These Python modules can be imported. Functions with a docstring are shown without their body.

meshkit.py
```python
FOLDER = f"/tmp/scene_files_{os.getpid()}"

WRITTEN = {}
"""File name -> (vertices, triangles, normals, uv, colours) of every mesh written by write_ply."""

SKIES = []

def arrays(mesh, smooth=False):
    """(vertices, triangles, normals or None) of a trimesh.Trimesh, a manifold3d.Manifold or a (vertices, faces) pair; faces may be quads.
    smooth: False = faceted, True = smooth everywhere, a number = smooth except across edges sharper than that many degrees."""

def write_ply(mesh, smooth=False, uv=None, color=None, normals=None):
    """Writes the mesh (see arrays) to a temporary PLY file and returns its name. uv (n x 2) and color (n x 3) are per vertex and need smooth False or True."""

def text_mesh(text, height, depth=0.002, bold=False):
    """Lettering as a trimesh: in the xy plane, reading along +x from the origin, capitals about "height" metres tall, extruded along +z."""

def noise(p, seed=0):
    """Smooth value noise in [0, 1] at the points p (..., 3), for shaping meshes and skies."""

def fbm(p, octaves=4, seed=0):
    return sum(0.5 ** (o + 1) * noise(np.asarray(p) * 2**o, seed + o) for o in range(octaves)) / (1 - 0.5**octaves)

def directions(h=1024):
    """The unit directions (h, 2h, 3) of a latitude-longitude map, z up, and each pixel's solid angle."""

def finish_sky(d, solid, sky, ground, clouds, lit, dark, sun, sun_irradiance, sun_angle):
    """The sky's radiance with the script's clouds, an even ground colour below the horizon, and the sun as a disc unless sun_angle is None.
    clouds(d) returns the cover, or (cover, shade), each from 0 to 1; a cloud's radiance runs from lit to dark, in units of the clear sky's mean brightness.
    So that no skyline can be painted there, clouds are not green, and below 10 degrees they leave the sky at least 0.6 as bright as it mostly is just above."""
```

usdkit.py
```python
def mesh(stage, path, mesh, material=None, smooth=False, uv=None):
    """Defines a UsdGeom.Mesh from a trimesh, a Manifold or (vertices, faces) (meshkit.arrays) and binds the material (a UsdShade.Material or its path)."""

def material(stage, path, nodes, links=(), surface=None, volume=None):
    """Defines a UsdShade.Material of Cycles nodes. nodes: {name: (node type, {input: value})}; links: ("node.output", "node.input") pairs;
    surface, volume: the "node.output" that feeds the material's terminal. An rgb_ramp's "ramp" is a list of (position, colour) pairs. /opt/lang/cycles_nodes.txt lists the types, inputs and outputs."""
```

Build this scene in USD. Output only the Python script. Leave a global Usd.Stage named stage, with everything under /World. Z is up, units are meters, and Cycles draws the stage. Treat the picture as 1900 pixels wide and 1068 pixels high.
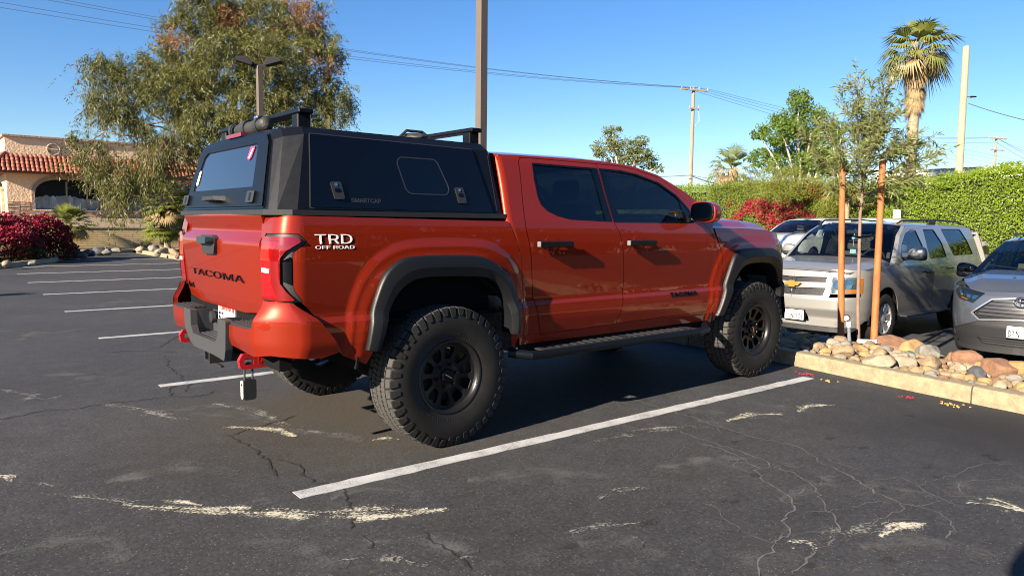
import math, random
import numpy as np
import trimesh, shapely
from shapely.geometry import Polygon, LineString, Point, box as sbox
from shapely.ops import unary_union
import usdkit, meshkit
from pxr import Usd, UsdGeom, UsdLux, UsdShade, Gf, Sdf, Vt

stage = Usd.Stage.CreateInMemory()
UsdGeom.SetStageUpAxis(stage, 'Z')
UsdGeom.SetStageMetersPerUnit(stage, 1.0)
world = UsdGeom.Xform.Define(stage, '/World'); stage.SetDefaultPrim(world.GetPrim())
UsdGeom.Scope.Define(stage, '/World/Looks')
RNG = np.random.default_rng(7)

# ---------------- camera ----------------
CAM, YAW, PITCH, ROLL, FPX = np.array([-2.4872, -4.5129, 1.3636]), .8753, .0896, .0109, 1340.42
EXPOSURE = 1.84
fw = np.array([math.cos(YAW)*math.cos(PITCH), math.sin(YAW)*math.cos(PITCH), -math.sin(PITCH)])
rt = np.cross(fw, [0, 0, 1]); rt /= np.linalg.norm(rt); up = np.cross(rt, fw)
rt, up = rt*math.cos(ROLL)+up*math.sin(ROLL), -rt*math.sin(ROLL)+up*math.cos(ROLL)
cam = UsdGeom.Camera.Define(stage, '/World/camera')
M = Gf.Matrix4d(*[float(v) for v in (*rt, 0, *up, 0, *(-fw), 0, *CAM, 1)])
cam.AddTransformOp().Set(M)
cam.CreateHorizontalApertureAttr(36.0); cam.CreateVerticalApertureAttr(36.0*1068/1900)
cam.CreateFocalLengthAttr(36.0*FPX/1900)
cam.CreateClippingRangeAttr(Gf.Vec2f(.05, 5000)); cam.CreateExposureAttr(EXPOSURE)

# ---------------- daylight ----------------
SUN_AZ, SUN_EL = math.radians(8.0), math.radians(23.5)          # the light travels towards +x and a little +y
to_sun = np.array([-math.cos(SUN_AZ)*math.cos(SUN_EL), -math.sin(SUN_AZ)*math.cos(SUN_EL), math.sin(SUN_EL)])
dome = UsdLux.DomeLight.Define(stage, '/World/sky'); dome.CreateIntensityAttr(1.0)
skymat = usdkit.material(stage, '/World/Looks/sky_look', {
    's': ('sky_texture', dict(sky_type='single_scattering', sun_disc=False, sun_elevation=SUN_EL,
                              sun_rotation=math.atan2(to_sun[0], to_sun[1]), altitude=50.0, air_density=1.0, aerosol_density=0.15, ozone_density=4.0)),
    'h': ('hsv', dict(hue=.508, saturation=1.2, value=1.0)), 'b': ('background_shader', dict(strength=0.05))}, [('s.color', 'h.color'), ('h.color', 'b.color')], surface='b.background')
UsdShade.MaterialBindingAPI.Apply(dome.GetPrim()).Bind(skymat)
dome.GetPrim().SetCustomDataByKey('kind', 'structure')
sun = UsdLux.DistantLight.Define(stage, '/World/sun')
sun.CreateIntensityAttr(1.25); sun.CreateAngleAttr(0.53); sun.CreateNormalizeAttr(True); sun.CreateColorAttr(Gf.Vec3f(1, .87, .70))
zz = to_sun; xx = np.cross([0, 0, 1], zz); xx /= np.linalg.norm(xx); yy = np.cross(zz, xx)
sun.AddTransformOp().Set(Gf.Matrix4d(*[float(v) for v in (*xx, 0, *yy, 0, *zz, 0, 0, 0, 30, 1)]))

# ---------------- helpers ----------------
USED = {}
def path_for(parent, name):
    base = '/World' if parent is None else str(parent.GetPath())
    k = base+'/'+name; n = USED.get(k, 0); USED[k] = n+1
    return k if n == 0 else '%s_%03d' % (k, n)
def tag(o, label=None, cat=None, group=None, kind=None):
    for k, v in (('label', label), ('category', cat), ('group', group), ('kind', kind)):
        if v: o.SetCustomDataByKey(k, v)
    return o
def thing(name, label=None, cat=None, loc=(0, 0, 0), rz=0., group=None, kind=None, parent=None, scale=None):
    x = UsdGeom.Xform.Define(stage, path_for(parent, name))
    if loc is not None:
        x.AddTranslateOp().Set(Gf.Vec3d(*map(float, loc)))
        if rz: x.AddRotateZOp().Set(math.degrees(rz))
        if scale is not None: x.AddScaleOp().Set(Gf.Vec3f(*map(float, scale)))
    return tag(x.GetPrim(), label, cat, group, kind)
def copy_of(proto, name, loc, rz=0., label=None, cat=None, group=None, scale=None, inst=True):
    o = thing(name, label, cat, loc, rz, group, scale=scale)
    o.GetReferences().AddInternalReference(proto.GetPath()); o.SetInstanceable(inst)
    return o
def put(name, mesh, mat, parent=None, smooth=False, normals=None):
    """one Mesh prim. mesh: trimesh, manifold or (v, f)"""
    p = path_for(parent, name)
    if normals is not None:
        m = usdkit.mesh(stage, p, (mesh[0], mesh[1]), mat, False)
        m.CreateNormalsAttr(Vt.Vec3fArray.FromNumpy(np.asarray(normals, np.float32))); m.SetNormalsInterpolation('vertex')
    else:
        m = usdkit.mesh(stage, p, mesh, mat, smooth)
    return m.GetPrim()
def cat_(*ms):
    return trimesh.util.concatenate([m for m in ms if m is not None])
def TM(v, f): return trimesh.Trimesh(np.asarray(v, float), np.asarray(f), process=False)
def bx(lo, hi, ch=0.):
    """box from corner to corner, edges chamfered by ch"""
    lo, hi = np.asarray(lo, float), np.asarray(hi, float)
    if ch <= 0:
        m = trimesh.creation.box(hi-lo); m.apply_translation((lo+hi)/2); return m
    pts = []
    for a in range(3):
        l, h = lo+ch, hi-ch; l[a], h[a] = lo[a], hi[a]
        pts += [[(l, h)[i][0], (l, h)[j][1], (l, h)[k][2]] for i in (0, 1) for j in (0, 1) for k in (0, 1)]
    return trimesh.convex.convex_hull(np.array(pts))
def hull(pts): return trimesh.convex.convex_hull(np.asarray(pts, float))
def tube(pts, r, n=8, closed=False, caps=True):
    p = np.asarray(pts, float); m = len(p); r = np.broadcast_to(r, (m,))
    t = np.roll(p, -1, 0)-np.roll(p, 1, 0) if closed else np.gradient(p, axis=0)
    t /= np.linalg.norm(t, axis=1, keepdims=True)+1e-12
    a = np.cross(t, [0, 0, 1.]); bad = np.linalg.norm(a, axis=1) < .2; a[bad] = np.cross(t[bad], [1., 0, 0])
    a /= np.linalg.norm(a, axis=1, keepdims=True); b = np.cross(t, a)
    g = np.arange(n)*2*np.pi/n
    v = (p[:, None]+r[:, None, None]*(np.cos(g)[None, :, None]*a[:, None]+np.sin(g)[None, :, None]*b[:, None])).reshape(-1, 3)
    f = []
    for i in range(m if closed else m-1):
        for j in range(n):
            q = [i*n+j, i*n+(j+1) % n, ((i+1) % m)*n+(j+1) % n, ((i+1) % m)*n+j]
            f += [[q[0], q[2], q[1]], [q[0], q[3], q[2]]]
    if caps and not closed:
        v = np.vstack([v, p[:1], p[-1:]]); c0, c1 = len(v)-2, len(v)-1
        for j in range(n):
            f += [[c0, j, (j+1) % n], [c1, (m-1)*n+(j+1) % n, (m-1)*n+j]]
    tm = TM(v, f)
    return tm
def lathe(prof, n=48, axis='y'):
    """prof: (radius, along) pairs; turned about the axis"""
    prof = np.asarray(prof, float); g = np.arange(n)*2*np.pi/n; m = len(prof)
    c, s = np.cos(g), np.sin(g)
    v = np.stack([prof[:, 0][:, None]*c, np.repeat(prof[:, 1][:, None], n, 1), prof[:, 0][:, None]*s], -1).reshape(-1, 3)
    i, j = np.meshgrid(np.arange(m-1), np.arange(n), indexing='ij')
    a, b, cc, d = i*n+j, i*n+(j+1) % n, (i+1)*n+(j+1) % n, (i+1)*n+j
    f = np.vstack([np.stack([a, b, cc], -1).reshape(-1, 3), np.stack([a, cc, d], -1).reshape(-1, 3)])
    if axis == 'z': v = v[:, [0, 2, 1]]; f = f[:, ::-1]
    if axis == 'x': v = v[:, [1, 0, 2]]; f = f[:, ::-1]
    return TM(v, f)
def prism(poly, lo, hi, axis='z'):
    """extrude a shapely polygon (or point list). axis y: polygon in (x, z)"""
    if not isinstance(poly, Polygon) and not hasattr(poly, 'geoms'): poly = Polygon(poly)
    ms = []
    for g in getattr(poly, 'geoms', [poly]):
        if g.is_empty or g.area < 1e-9: continue
        m = trimesh.creation.extrude_polygon(g, hi-lo, engine='earcut'); m.apply_translation([0, 0, lo])
        v = m.vertices.copy()
        if axis == 'y': v = v[:, [0, 2, 1]]; m = TM(v, m.faces[:, ::-1])
        if axis == 'x': v = v[:, [2, 0, 1]]; m = TM(v, m.faces)
        ms.append(m)
    return cat_(*ms)
def rpoly(pts, r=.01, q=4):
    p = Polygon(pts)
    return p.buffer(-r, quad_segs=q).buffer(r, quad_segs=q) if r else p
def mirror(m):
    v = np.array(m.vertices)*[1, -1, 1]
    return TM(v, np.array(m.faces)[:, ::-1])
def rot(m, ang, axis, about=(0, 0, 0)):
    m = m.copy(); m.apply_transform(trimesh.transformations.rotation_matrix(ang, axis, about)); return m
def mv(m, *d):
    m = m.copy(); m.apply_translation(d); return m
def panel(poly, S, step, out=1., thick=.012, lift=0., edge=.003):
    """A skin cut from the surface S(u, v) along the polygon: front face with the surface's own normals, rounded rim, returned edge.
    Gives (v, f, n). out: +1 or -1, which side of dS/du x dS/dv is outside."""
    polys = [g for g in getattr(poly, 'geoms', [poly]) if isinstance(g, Polygon) and g.area > 1e-6]
    V, F, N = [], [], []; base = 0
    def nrm(uv):
        e = 1.5e-3
        du = S(uv[:, 0]+e, uv[:, 1])-S(uv[:, 0]-e, uv[:, 1]); dv = S(uv[:, 0], uv[:, 1]+e)-S(uv[:, 0], uv[:, 1]-e)
        n = np.cross(du, dv)*out
        return n/(np.linalg.norm(n, axis=1, keepdims=True)+1e-15)
    for g in polys:
        if g.is_empty: continue
        g = shapely.segmentize(g, step)
        x0, y0, x1, y1 = g.bounds
        nx, ny = max(1, int(math.ceil((x1-x0)/step))), max(1, int(math.ceil((y1-y0)/step)))
        gx, gy = np.linspace(x0, x1, nx+1), np.linspace(y0, y1, ny+1)
        i, j = np.meshgrid(np.arange(nx), np.arange(ny), indexing='ij'); i, j = i.ravel(), j.ravel()
        cells = shapely.box(gx[i], gy[j], gx[i+1], gy[j+1])
        shapely.prepare(g)
        inside = shapely.contains_properly(g, cells); cross = shapely.intersects(g, cells) & ~inside
        tris = []
        for a, b in zip(i[inside], j[inside]):
            q = [(gx[a], gy[b]), (gx[a+1], gy[b]), (gx[a+1], gy[b+1]), (gx[a], gy[b+1])]
            tris += [(q[0], q[1], q[2]), (q[0], q[2], q[3])]
        for c in shapely.intersection(cells[cross], g):
            for k in getattr(c, 'geoms', [c]):
                if not isinstance(k, Polygon) or k.area < 1e-9: continue
                vv, ff = trimesh.creation.triangulate_polygon(k, engine='earcut')
                for t in ff:
                    q = vv[t]
                    if (q[1][0]-q[0][0])*(q[2][1]-q[0][1])-(q[1][1]-q[0][1])*(q[2][0]-q[0][0]) < 0: q = q[::-1]
                    tris.append(tuple(map(tuple, q)))
        P = np.array(tris).reshape(-1, 2)
        _, idx, inv = np.unique(np.round(P, 6), axis=0, return_index=True, return_inverse=True)
        uv = P[idx]; f = inv.reshape(-1, 3)
        f = f[(f[:, 0] != f[:, 1]) & (f[:, 1] != f[:, 2]) & (f[:, 0] != f[:, 2])]
        n = nrm(uv); v = S(uv[:, 0], uv[:, 1])+n*lift
        if out < 0: f = f[:, ::-1]
        V.append(v); N.append(n); F.append(f+base); base += len(v)
        if thick:
            for ring in [g.exterior, *g.interiors]:
                r = np.array(ring.coords)[:-1]
                if ring is g.exterior: r = r if ring.is_ccw else r[::-1]
                else: r = r if not ring.is_ccw else r[::-1]
                m = len(r); n = nrm(r); v = S(r[:, 0], r[:, 1])+n*lift
                t = np.roll(v, -1, 0)-np.roll(v, 1, 0); t /= np.linalg.norm(t, axis=1, keepdims=True)+1e-12
                o = np.cross(t, n)*out
                rows = [(v, n), (v-n*edge+o*0, o*.8+n*.2), (v-n*thick, o)]
                for a, b in rows: V.append(a); N.append(b)
                for k in range(2):
                    for q in range(m):
                        A, B = base+k*m+q, base+k*m+(q+1) % m; C, D = B+m, A+m
                        F.append(np.array([[A, D, C], [A, C, B]] if out > 0 else [[A, C, D], [A, B, C]]))
                base += 3*m
    return np.vstack(V), np.vstack(F), np.vstack(N)
def mirror_skin(sk): return sk[0]*[1, -1, 1], sk[1][:, ::-1], sk[2]*[1, -1, 1]
def join_skins(*sk):
    b = 0; V, F, N = [], [], []
    for v, f, n in sk: V.append(v); F.append(f+b); N.append(n); b += len(v)
    return np.vstack(V), np.vstack(F), np.vstack(N)
def put_skin(name, sk, mat, parent): return put(name, sk[:2], mat, parent, normals=sk[2])
def text(t, h, depth, mat, parent, place, name='lettering', bold=True, wide=1., width=None):
    """lettering; place maps (x along, y up, z out) arrays to world points"""
    m = meshkit.text_mesh(t, h, depth, bold); v = np.array(m.vertices); v[:, 0] *= wide
    if width: v[:, 0] = (v[:, 0]-v[:, 0].min())*width/np.ptp(v[:, 0])
    return put(name, (place(v), m.faces), mat, parent)
def frame(o, ex, ey, ez=None):
    o, ex, ey = (np.asarray(q, float) for q in (o, ex, ey)); ex = ex/np.linalg.norm(ex); ey = ey/np.linalg.norm(ey)
    ez = np.cross(ex, ey) if ez is None else np.asarray(ez, float)
    return lambda v: o+v[:, :1]*ex+v[:, 1:2]*ey+v[:, 2:]*ez

# ---------------- materials ----------------
MATS = {}
def mat(name, color, rough=.5, metal=0., coat=0., spec=.5, noise=None, bump=None, trans=0., coat_rough=.03, rough_noise=None, coat_ior=1.5):
    """principled; noise=(scale, amount, detail[, vector scale]) varies the tone, bump=(scale, distance, detail)"""
    if name in MATS: return MATS[name]
    nodes = {'p': ('principled_bsdf', dict(base_color=color, roughness=rough, metallic=metal, coat_weight=coat, coat_roughness=coat_rough, coat_ior=coat_ior, specular_ior_level=spec, transmission_weight=trans))}
    links = []
    if noise or bump or rough_noise:
        nodes['g'] = ('texture_coordinate', {})
    if noise:
        nodes['n'] = ('noise_texture', dict(scale=noise[0], detail=noise[2] if len(noise) > 2 else 4, roughness=.6))
        c = np.array(color); a = noise[1]
        nodes['r'] = ('rgb_ramp', dict(ramp=[(.25, tuple(np.clip(c*(1-a), 0, 1))), (.5, tuple(c)), (.75, tuple(np.clip(c*(1+a), 0, 1)))]))
        if len(noise) > 3:
            nodes['mp'] = ('mapping', dict(scale=noise[3])); links += [('g.object', 'mp.vector'), ('mp.vector', 'n.vector')]
        else: links += [('g.object', 'n.vector')]
        links += [('n.fac', 'r.fac'), ('r.color', 'p.base_color')]
    if bump:
        nodes['bn'] = ('noise_texture', dict(scale=bump[0], detail=bump[2] if len(bump) > 2 else 4))
        nodes['b'] = ('bump', dict(distance=bump[1], strength=1.0))
        links += [('g.object', 'bn.vector'), ('bn.fac', 'b.height'), ('b.normal', 'p.normal')]
    if rough_noise:
        nodes['rn'] = ('noise_texture', dict(scale=rough_noise[0], detail=4)); nodes['rr'] = ('map_range', dict(from_min=.3, from_max=.7, to_min=rough_noise[1], to_max=rough_noise[2], clamp=True))
        links += [('g.object', 'rn.vector'), ('rn.fac', 'rr.value'), ('rr.result', 'p.roughness')]
    MATS[name] = usdkit.material(stage, '/World/Looks/'+name, nodes, links, surface='p.BSDF')
    return MATS[name]
def leaf_mat(name, c1, c2, trans=.35, rough=.45, scale=3.0, c3=None):
    """leaves: tone by clump (noise) and by leaf (random per island), some light coming through"""
    if name in MATS: return MATS[name]
    ramp = [(0., c1), (.55, c2)] + ([(1., c3)] if c3 else [])
    nodes = {'ge': ('geometry', {}), 'n': ('noise_texture', dict(scale=scale, detail=2)), 'm': ('math', dict(math_type='multiply_add', value2=.55)),
             'm2': ('math', dict(math_type='multiply', value2=.45)), 'r': ('rgb_ramp', dict(ramp=ramp)),
             'p': ('principled_bsdf', dict(roughness=rough, specular_ior_level=.4)), 't': ('translucent_bsdf', {}), 'x': ('mix_closure', dict(fac=trans))}
    links = [('ge.position', 'n.vector'), ('ge.random_per_island', 'm.value1'), ('n.fac', 'm2.value1'), ('m2.value', 'm.value3'), ('m.value', 'r.fac'),
             ('r.color', 'p.base_color'), ('r.color', 't.color'), ('p.BSDF', 'x.closure1'), ('t.BSDF', 'x.closure2')]
    MATS[name] = usdkit.material(stage, '/World/Looks/'+name, nodes, links, surface='x.closure')
    return MATS[name]
def glass_mat(name, tint, ior=1.5, rough=0.0):
    if name in MATS: return MATS[name]
    MATS[name] = usdkit.material(stage, '/World/Looks/'+name, {'f': ('fresnel', dict(IOR=ior)), 't': ('transparent_bsdf', dict(color=tint)), 'g': ('glossy_bsdf', dict(color=(1, 1, 1), roughness=rough)), 'x': ('mix_closure', {})},
        [('f.fac', 'x.fac'), ('t.BSDF', 'x.closure1'), ('g.BSDF', 'x.closure2')], surface='x.closure')
    return MATS[name]
# ---------- surfaces of the pickup (metres; x forward from the rear axle, right side is -y) ----------
PZ = np.array([.45,.55,.62,.70,.76,.815,.845,.87,.95,1.05,1.15,1.22,1.30,1.34,1.38,1.42,1.5,1.6,1.7,1.78,1.82,1.86])
PY = np.array([.86,.885,.912,.928,.934,.932,.916,.914,.921,.929,.934,.932,.922,.915,.905,.891,.866,.835,.80,.768,.745,.715])
RZX = np.array([.30,.52,.71,1.33,1.6,1.87,2.13,2.42,2.68,2.95])
RZZ = np.array([1.80,1.812,1.82,1.832,1.828,1.81,1.757,1.637,1.487,1.325])
def sstep(a,b,x):
    t=np.clip((x-a)/(b-a),0,1); return t*t*(3-2*t)
def blister(x,z):
    o=0
    for cx,w in ((-.02,.625),(3.30,.60)):
        m=((np.abs(x-cx)/w)**3.4+(np.maximum(z-.42,0)/.79)**3.4)**(1/3.4)
        o=o+.013*sstep(1.085,1.0,m)+.010*sstep(1.0,.9,m)
    return o
def Yb(x,z):
    y=np.interp(z,PZ,PY)
    y=y+blister(x,z)*sstep(1.36,1.22,z)
    y=y-.02*sstep(2.6,3.6,x)*sstep(1.1,1.35,z)
    return y
def Ps(s,z):
    """bed, cab and wing side surface, wrapped round the rear and the front corner"""
    s=np.asarray(s,float); z=np.asarray(z,float)
    s,z=np.broadcast_arrays(s,z)
    x0=np.clip(s,-.90,3.62)
    Y=Yb(x0,z)
    R=.14; u=np.clip(-.90-s,0,None); a=np.minimum(u/R,np.pi/2-.04); st=np.maximum(u-R*(np.pi/2-.04),0)
    x=x0-R*np.sin(a)-st*np.sin(np.pi/2-.04+.0)*0-st*.06
    y=Y-R*(1-np.cos(a))-st*1.0
    Rf=.46; v=np.clip(s-3.62,0,None); b=np.minimum(v/Rf,1.35); sf=np.maximum(v-Rf*1.35,0)
    x=x+Rf*np.sin(b)+sf*np.cos(1.35)
    y=y-Rf*(1-np.cos(b))-sf*np.sin(1.35)
    # inset of the profile acts on x too when the surface faces backwards or forwards
    d=np.interp(z,PZ,PY)-.934
    x=x-d*(np.sin(a)-np.sin(b))*.9+np.where(s<-.90,-d*0,0)
    return np.stack([x,-y,z],-1)
def Zr(x): return np.interp(x,RZX,RZZ)
def Pt(x,t):
    """roof, windscreen: t from -1 (right rail) to 1"""
    x=np.asarray(x,float); t=np.asarray(t,float); x,t=np.broadcast_arrays(x,t)
    xx=x+.10*(1-t*t)*sstep(1.7,2.6,x)
    zr=Zr(x); w=np.interp(zr,PZ,PY)
    return np.stack([xx,t*w,zr+.055*(1-np.abs(t)**3)],-1)
def Ptail(y,z):
    """tailgate outer face"""
    y=np.asarray(y,float); z=np.asarray(z,float); y,z=np.broadcast_arrays(y,z)
    x=np.interp(z,[.80,.90,1.235,1.25,1.305,1.32,1.385,1.405],[-1.03,-1.048,-1.078,-1.074,-1.034,-1.036,-1.062,-1.05])
    return np.stack([x+.02*(y/.72)**2,y,z],-1)
class CarShape:
    """outer surfaces of a car: x forward from the front axle, right side is -y, z up from the ground"""
    def __init__(s, xf, xr, rf, rr, bow, pz, py, rx, rz, crown=.05, hx=(), hz=(), hw=(), front=((0, 0), (2, 0)), frontb=1.35):
        s.xf, s.xr, s.rf, s.rr, s.bow = xf, xr, rf, rr, bow
        s.pz, s.py, s.rx, s.rz, s.crown = map(np.asarray, (pz, py, rx, rz, crown))
        s.hx, s.hz, s.hw = hx, hz, hw; s.fz, s.fd = np.array(front).T; s.fb = frontb
    def Yb(s, x, z): return np.interp(z, s.pz, s.py)
    def Ps(s, u, z):
        u = np.asarray(u, float); z = np.asarray(z, float); u, z = np.broadcast_arrays(u, z)
        x0 = np.clip(u, s.xr+s.rr, s.xf-s.rf); Y = s.Yb(x0, z)
        v = np.clip(u-(s.xf-s.rf), 0, None); b = np.minimum(v/s.rf, s.fb); sf = np.maximum(v-s.rf*s.fb, 0); SF = (s.py.max()-s.rf*(1-math.cos(s.fb)))/math.sin((s.fb+np.pi/2)/2); g_ = np.pi/2-s.fb; aa = s.fb+g_*np.minimum(sf/SF, 1.05); ix = SF/g_*(np.sin(aa)-math.sin(s.fb)); iy = -SF/g_*(np.cos(aa)-math.cos(s.fb))
        w = np.clip((s.xr+s.rr)-u, 0, None); a = np.minimum(w/s.rr, 1.5); sr = np.maximum(w-s.rr*1.5, 0)
        y = Y-s.rf*(1-np.cos(b))-iy-s.rr*(1-np.cos(a))-sr*np.sin(1.5)
        d = np.interp(z, s.pz, s.py)-s.py.max()
        fd = np.interp(z, s.fz, s.fd)
        x = x0+s.rf*np.sin(b)+ix-s.rr*np.sin(a)-sr*np.cos(1.5)+fd*np.sin(b)**2-d*np.sin(a)
        return np.stack([x, -y, z], -1)
    def send(s, z=.7):
        """the u at which the front skin meets the middle plane"""
        a, b = s.xf-s.rf, s.xf-s.rf+3.
        for _ in range(50):
            m = (a+b)/2
            if s.Ps(m, z)[1] < 0: a = m
            else: b = m
        return a
    def Pt(s, x, t):
        x = np.asarray(x, float); t = np.asarray(t, float); x, t = np.broadcast_arrays(x, t)
        zr = np.interp(x, s.rx, s.rz); w = np.interp(zr, s.pz, s.py); e = np.abs(t)
        xx = x+s.bow*(1-t*t)*sstep(s.rx[-3]-.6, s.rx[-1], x)
        return np.stack([xx, t*w, zr+s.crown*(1-e**3)], -1)
    def Ph(s, x, t):
        x = np.asarray(x, float); t = np.asarray(t, float); x, t = np.broadcast_arrays(x, t)
        ze = np.interp(x, s.hx, s.hz); w = np.interp(x, s.hx, s.hw); e = np.abs(t)
        return np.stack([x+.10*(1-t*t)*sstep(s.hx[-1]-.5, s.hx[-1], x), t*w, ze+.06*sstep(1.0, .72, e)*sstep(s.hx[-1]+.05, s.hx[-1]-.3, x)+.03*(1-e**2)], -1)
SUV_A = CarShape(.93, -4.15, .42, .35, .10, [.30, .40, .55, .75, .95, 1.10, 1.20, 1.25, 1.55, 1.75, 1.82, 1.88], [.92, .955, .98, .995, .998, .99, .972, .955, .86, .79, .755, .715],
    [-4.1, -3.9, -3.6, -2.5, -1.5, -1.05, -.75, -.30], [1.74, 1.80, 1.835, 1.86, 1.86, 1.83, 1.68, 1.24], .05, (-.38, .2, .5, .75, .88), (1.245, 1.20, 1.175, 1.155, 1.13), (.955, .955, .93, .88, .82),
    [(0, 0), (.45, .0), (.55, .06), (.72, .06), (.80, .03), (1.15, -.03), (1.3, -.06)], 1.42)
SUV_B = CarShape(.90, -3.68, .55, .40, .12, [.22, .35, .55, .75, .90, 1.0, 1.08, 1.14, 1.40, 1.55, 1.61, 1.66], [.84, .89, .915, .922, .922, .915, .895, .87, .77, .70, .665, .62],
    [-3.6, -3.4, -3.0, -2.2, -1.5, -1.15, -.8, -.25], [1.45, 1.53, 1.58, 1.61, 1.60, 1.55, 1.40, 1.08], .05, (-.35, .2, .45, .62, .74), (1.09, 1.04, 1.0, .95, .90), (.88, .86, .78, .68, .58),
    [(0, -.02), (.30, .0), (.5, .05), (.70, .04), (.88, .0), (1.05, -.12)], 1.30)
# ---------------- pickup truck ----------------
PAINT = mat('orange_red_paint', (.205, .0150, .0038), .32, .30, coat=1., spec=.12, coat_rough=.01, coat_ior=1.38)
SATIN = mat('satin_black_steel', (.0035, .0042, .006), .36, 0., spec=.22, rough_noise=(30, .34, .38))
GLOSSBLACK = mat('gloss_black_panel', (.0015, .002, .0035), .04, coat=.0, spec=.42)
PLASTIC = mat('black_grained_plastic', (.016, .016, .017), .52, bump=(420, .0006))
FLARE = mat('matte_black_flare', (.0055, .006, .007), .46, spec=.32, bump=(300, .0004))
DARK = mat('dark_underside', (.0045, .0045, .005), .85, spec=.12)
GREYSTEEL = mat('grey_powder_coat', (.045, .046, .05), .45, .2)
RUBBER = mat('tyre_rubber', (.0095, .0092, .009), .72, spec=.28, noise=(9, .35, 6), bump=(250, .0008))
TREADR = mat('tyre_tread_rubber', (.036, .034, .031), .85, noise=(6, .3, 6), bump=(200, .001))
RIM = mat('matte_black_alloy', (.016, .016, .017), .36, .55)
RED = mat('red_powder_coat', (.36, .007, .008), .35, coat=.5)
LENS = mat('red_lens', (.25, .002, .003), .10, coat=1., spec=.6)
LENSD = mat('red_lens_deep', (.15, .0014, .002), .15, coat=1.)
CLEAR = mat('clear_lens', (.75, .74, .74), .08, .3, coat=1.)
WHITE = mat('white_paint', (.78, .78, .76), .4)
CHROME = mat('bright_metal', (.8, .8, .8), .15, 1.); GLINT = mat('satin_silver', (.28, .28, .28), .3, .6)
FELT = mat('grey_felt_liner', (.075, .075, .073), .95, noise=(25, .5, 6), bump=(60, .004))
SEAT = mat('black_seat_fabric', (.02, .02, .021), .9)
TINT = usdkit.material(stage, '/World/Looks/tinted_glass', {'ge': ('geometry', {}), 'io': ('math', dict(math_type='multiply_add', value2=1/1.52-1.52, value3=1.52)), 'f': ('fresnel', {}),
    't': ('transparent_bsdf', dict(color=(.07, .08, .085))), 'g': ('glossy_bsdf', dict(color=(1, 1, 1), roughness=0.0)), 'x': ('mix_closure', {})},
    [('ge.backfacing', 'io.value1'), ('io.value', 'f.IOR'), ('f.fac', 'x.fac'), ('t.BSDF', 'x.closure1'), ('g.BSDF', 'x.closure2')], surface='x.closure')
CLEARGLASS = usdkit.material(stage, '/World/Looks/car_glass', {'ge': ('geometry', {}), 'io': ('math', dict(math_type='multiply_add', value2=1/1.52-1.52, value3=1.52)), 'f': ('fresnel', {}),
    't': ('transparent_bsdf', dict(color=(.55, .60, .58))), 'g': ('glossy_bsdf', dict(color=(1, 1, 1), roughness=0.0)), 'x': ('mix_closure', {})},
    [('ge.backfacing', 'io.value1'), ('io.value', 'f.IOR'), ('f.fac', 'x.fac'), ('t.BSDF', 'x.closure1'), ('g.BSDF', 'x.closure2')], surface='x.closure')

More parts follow.
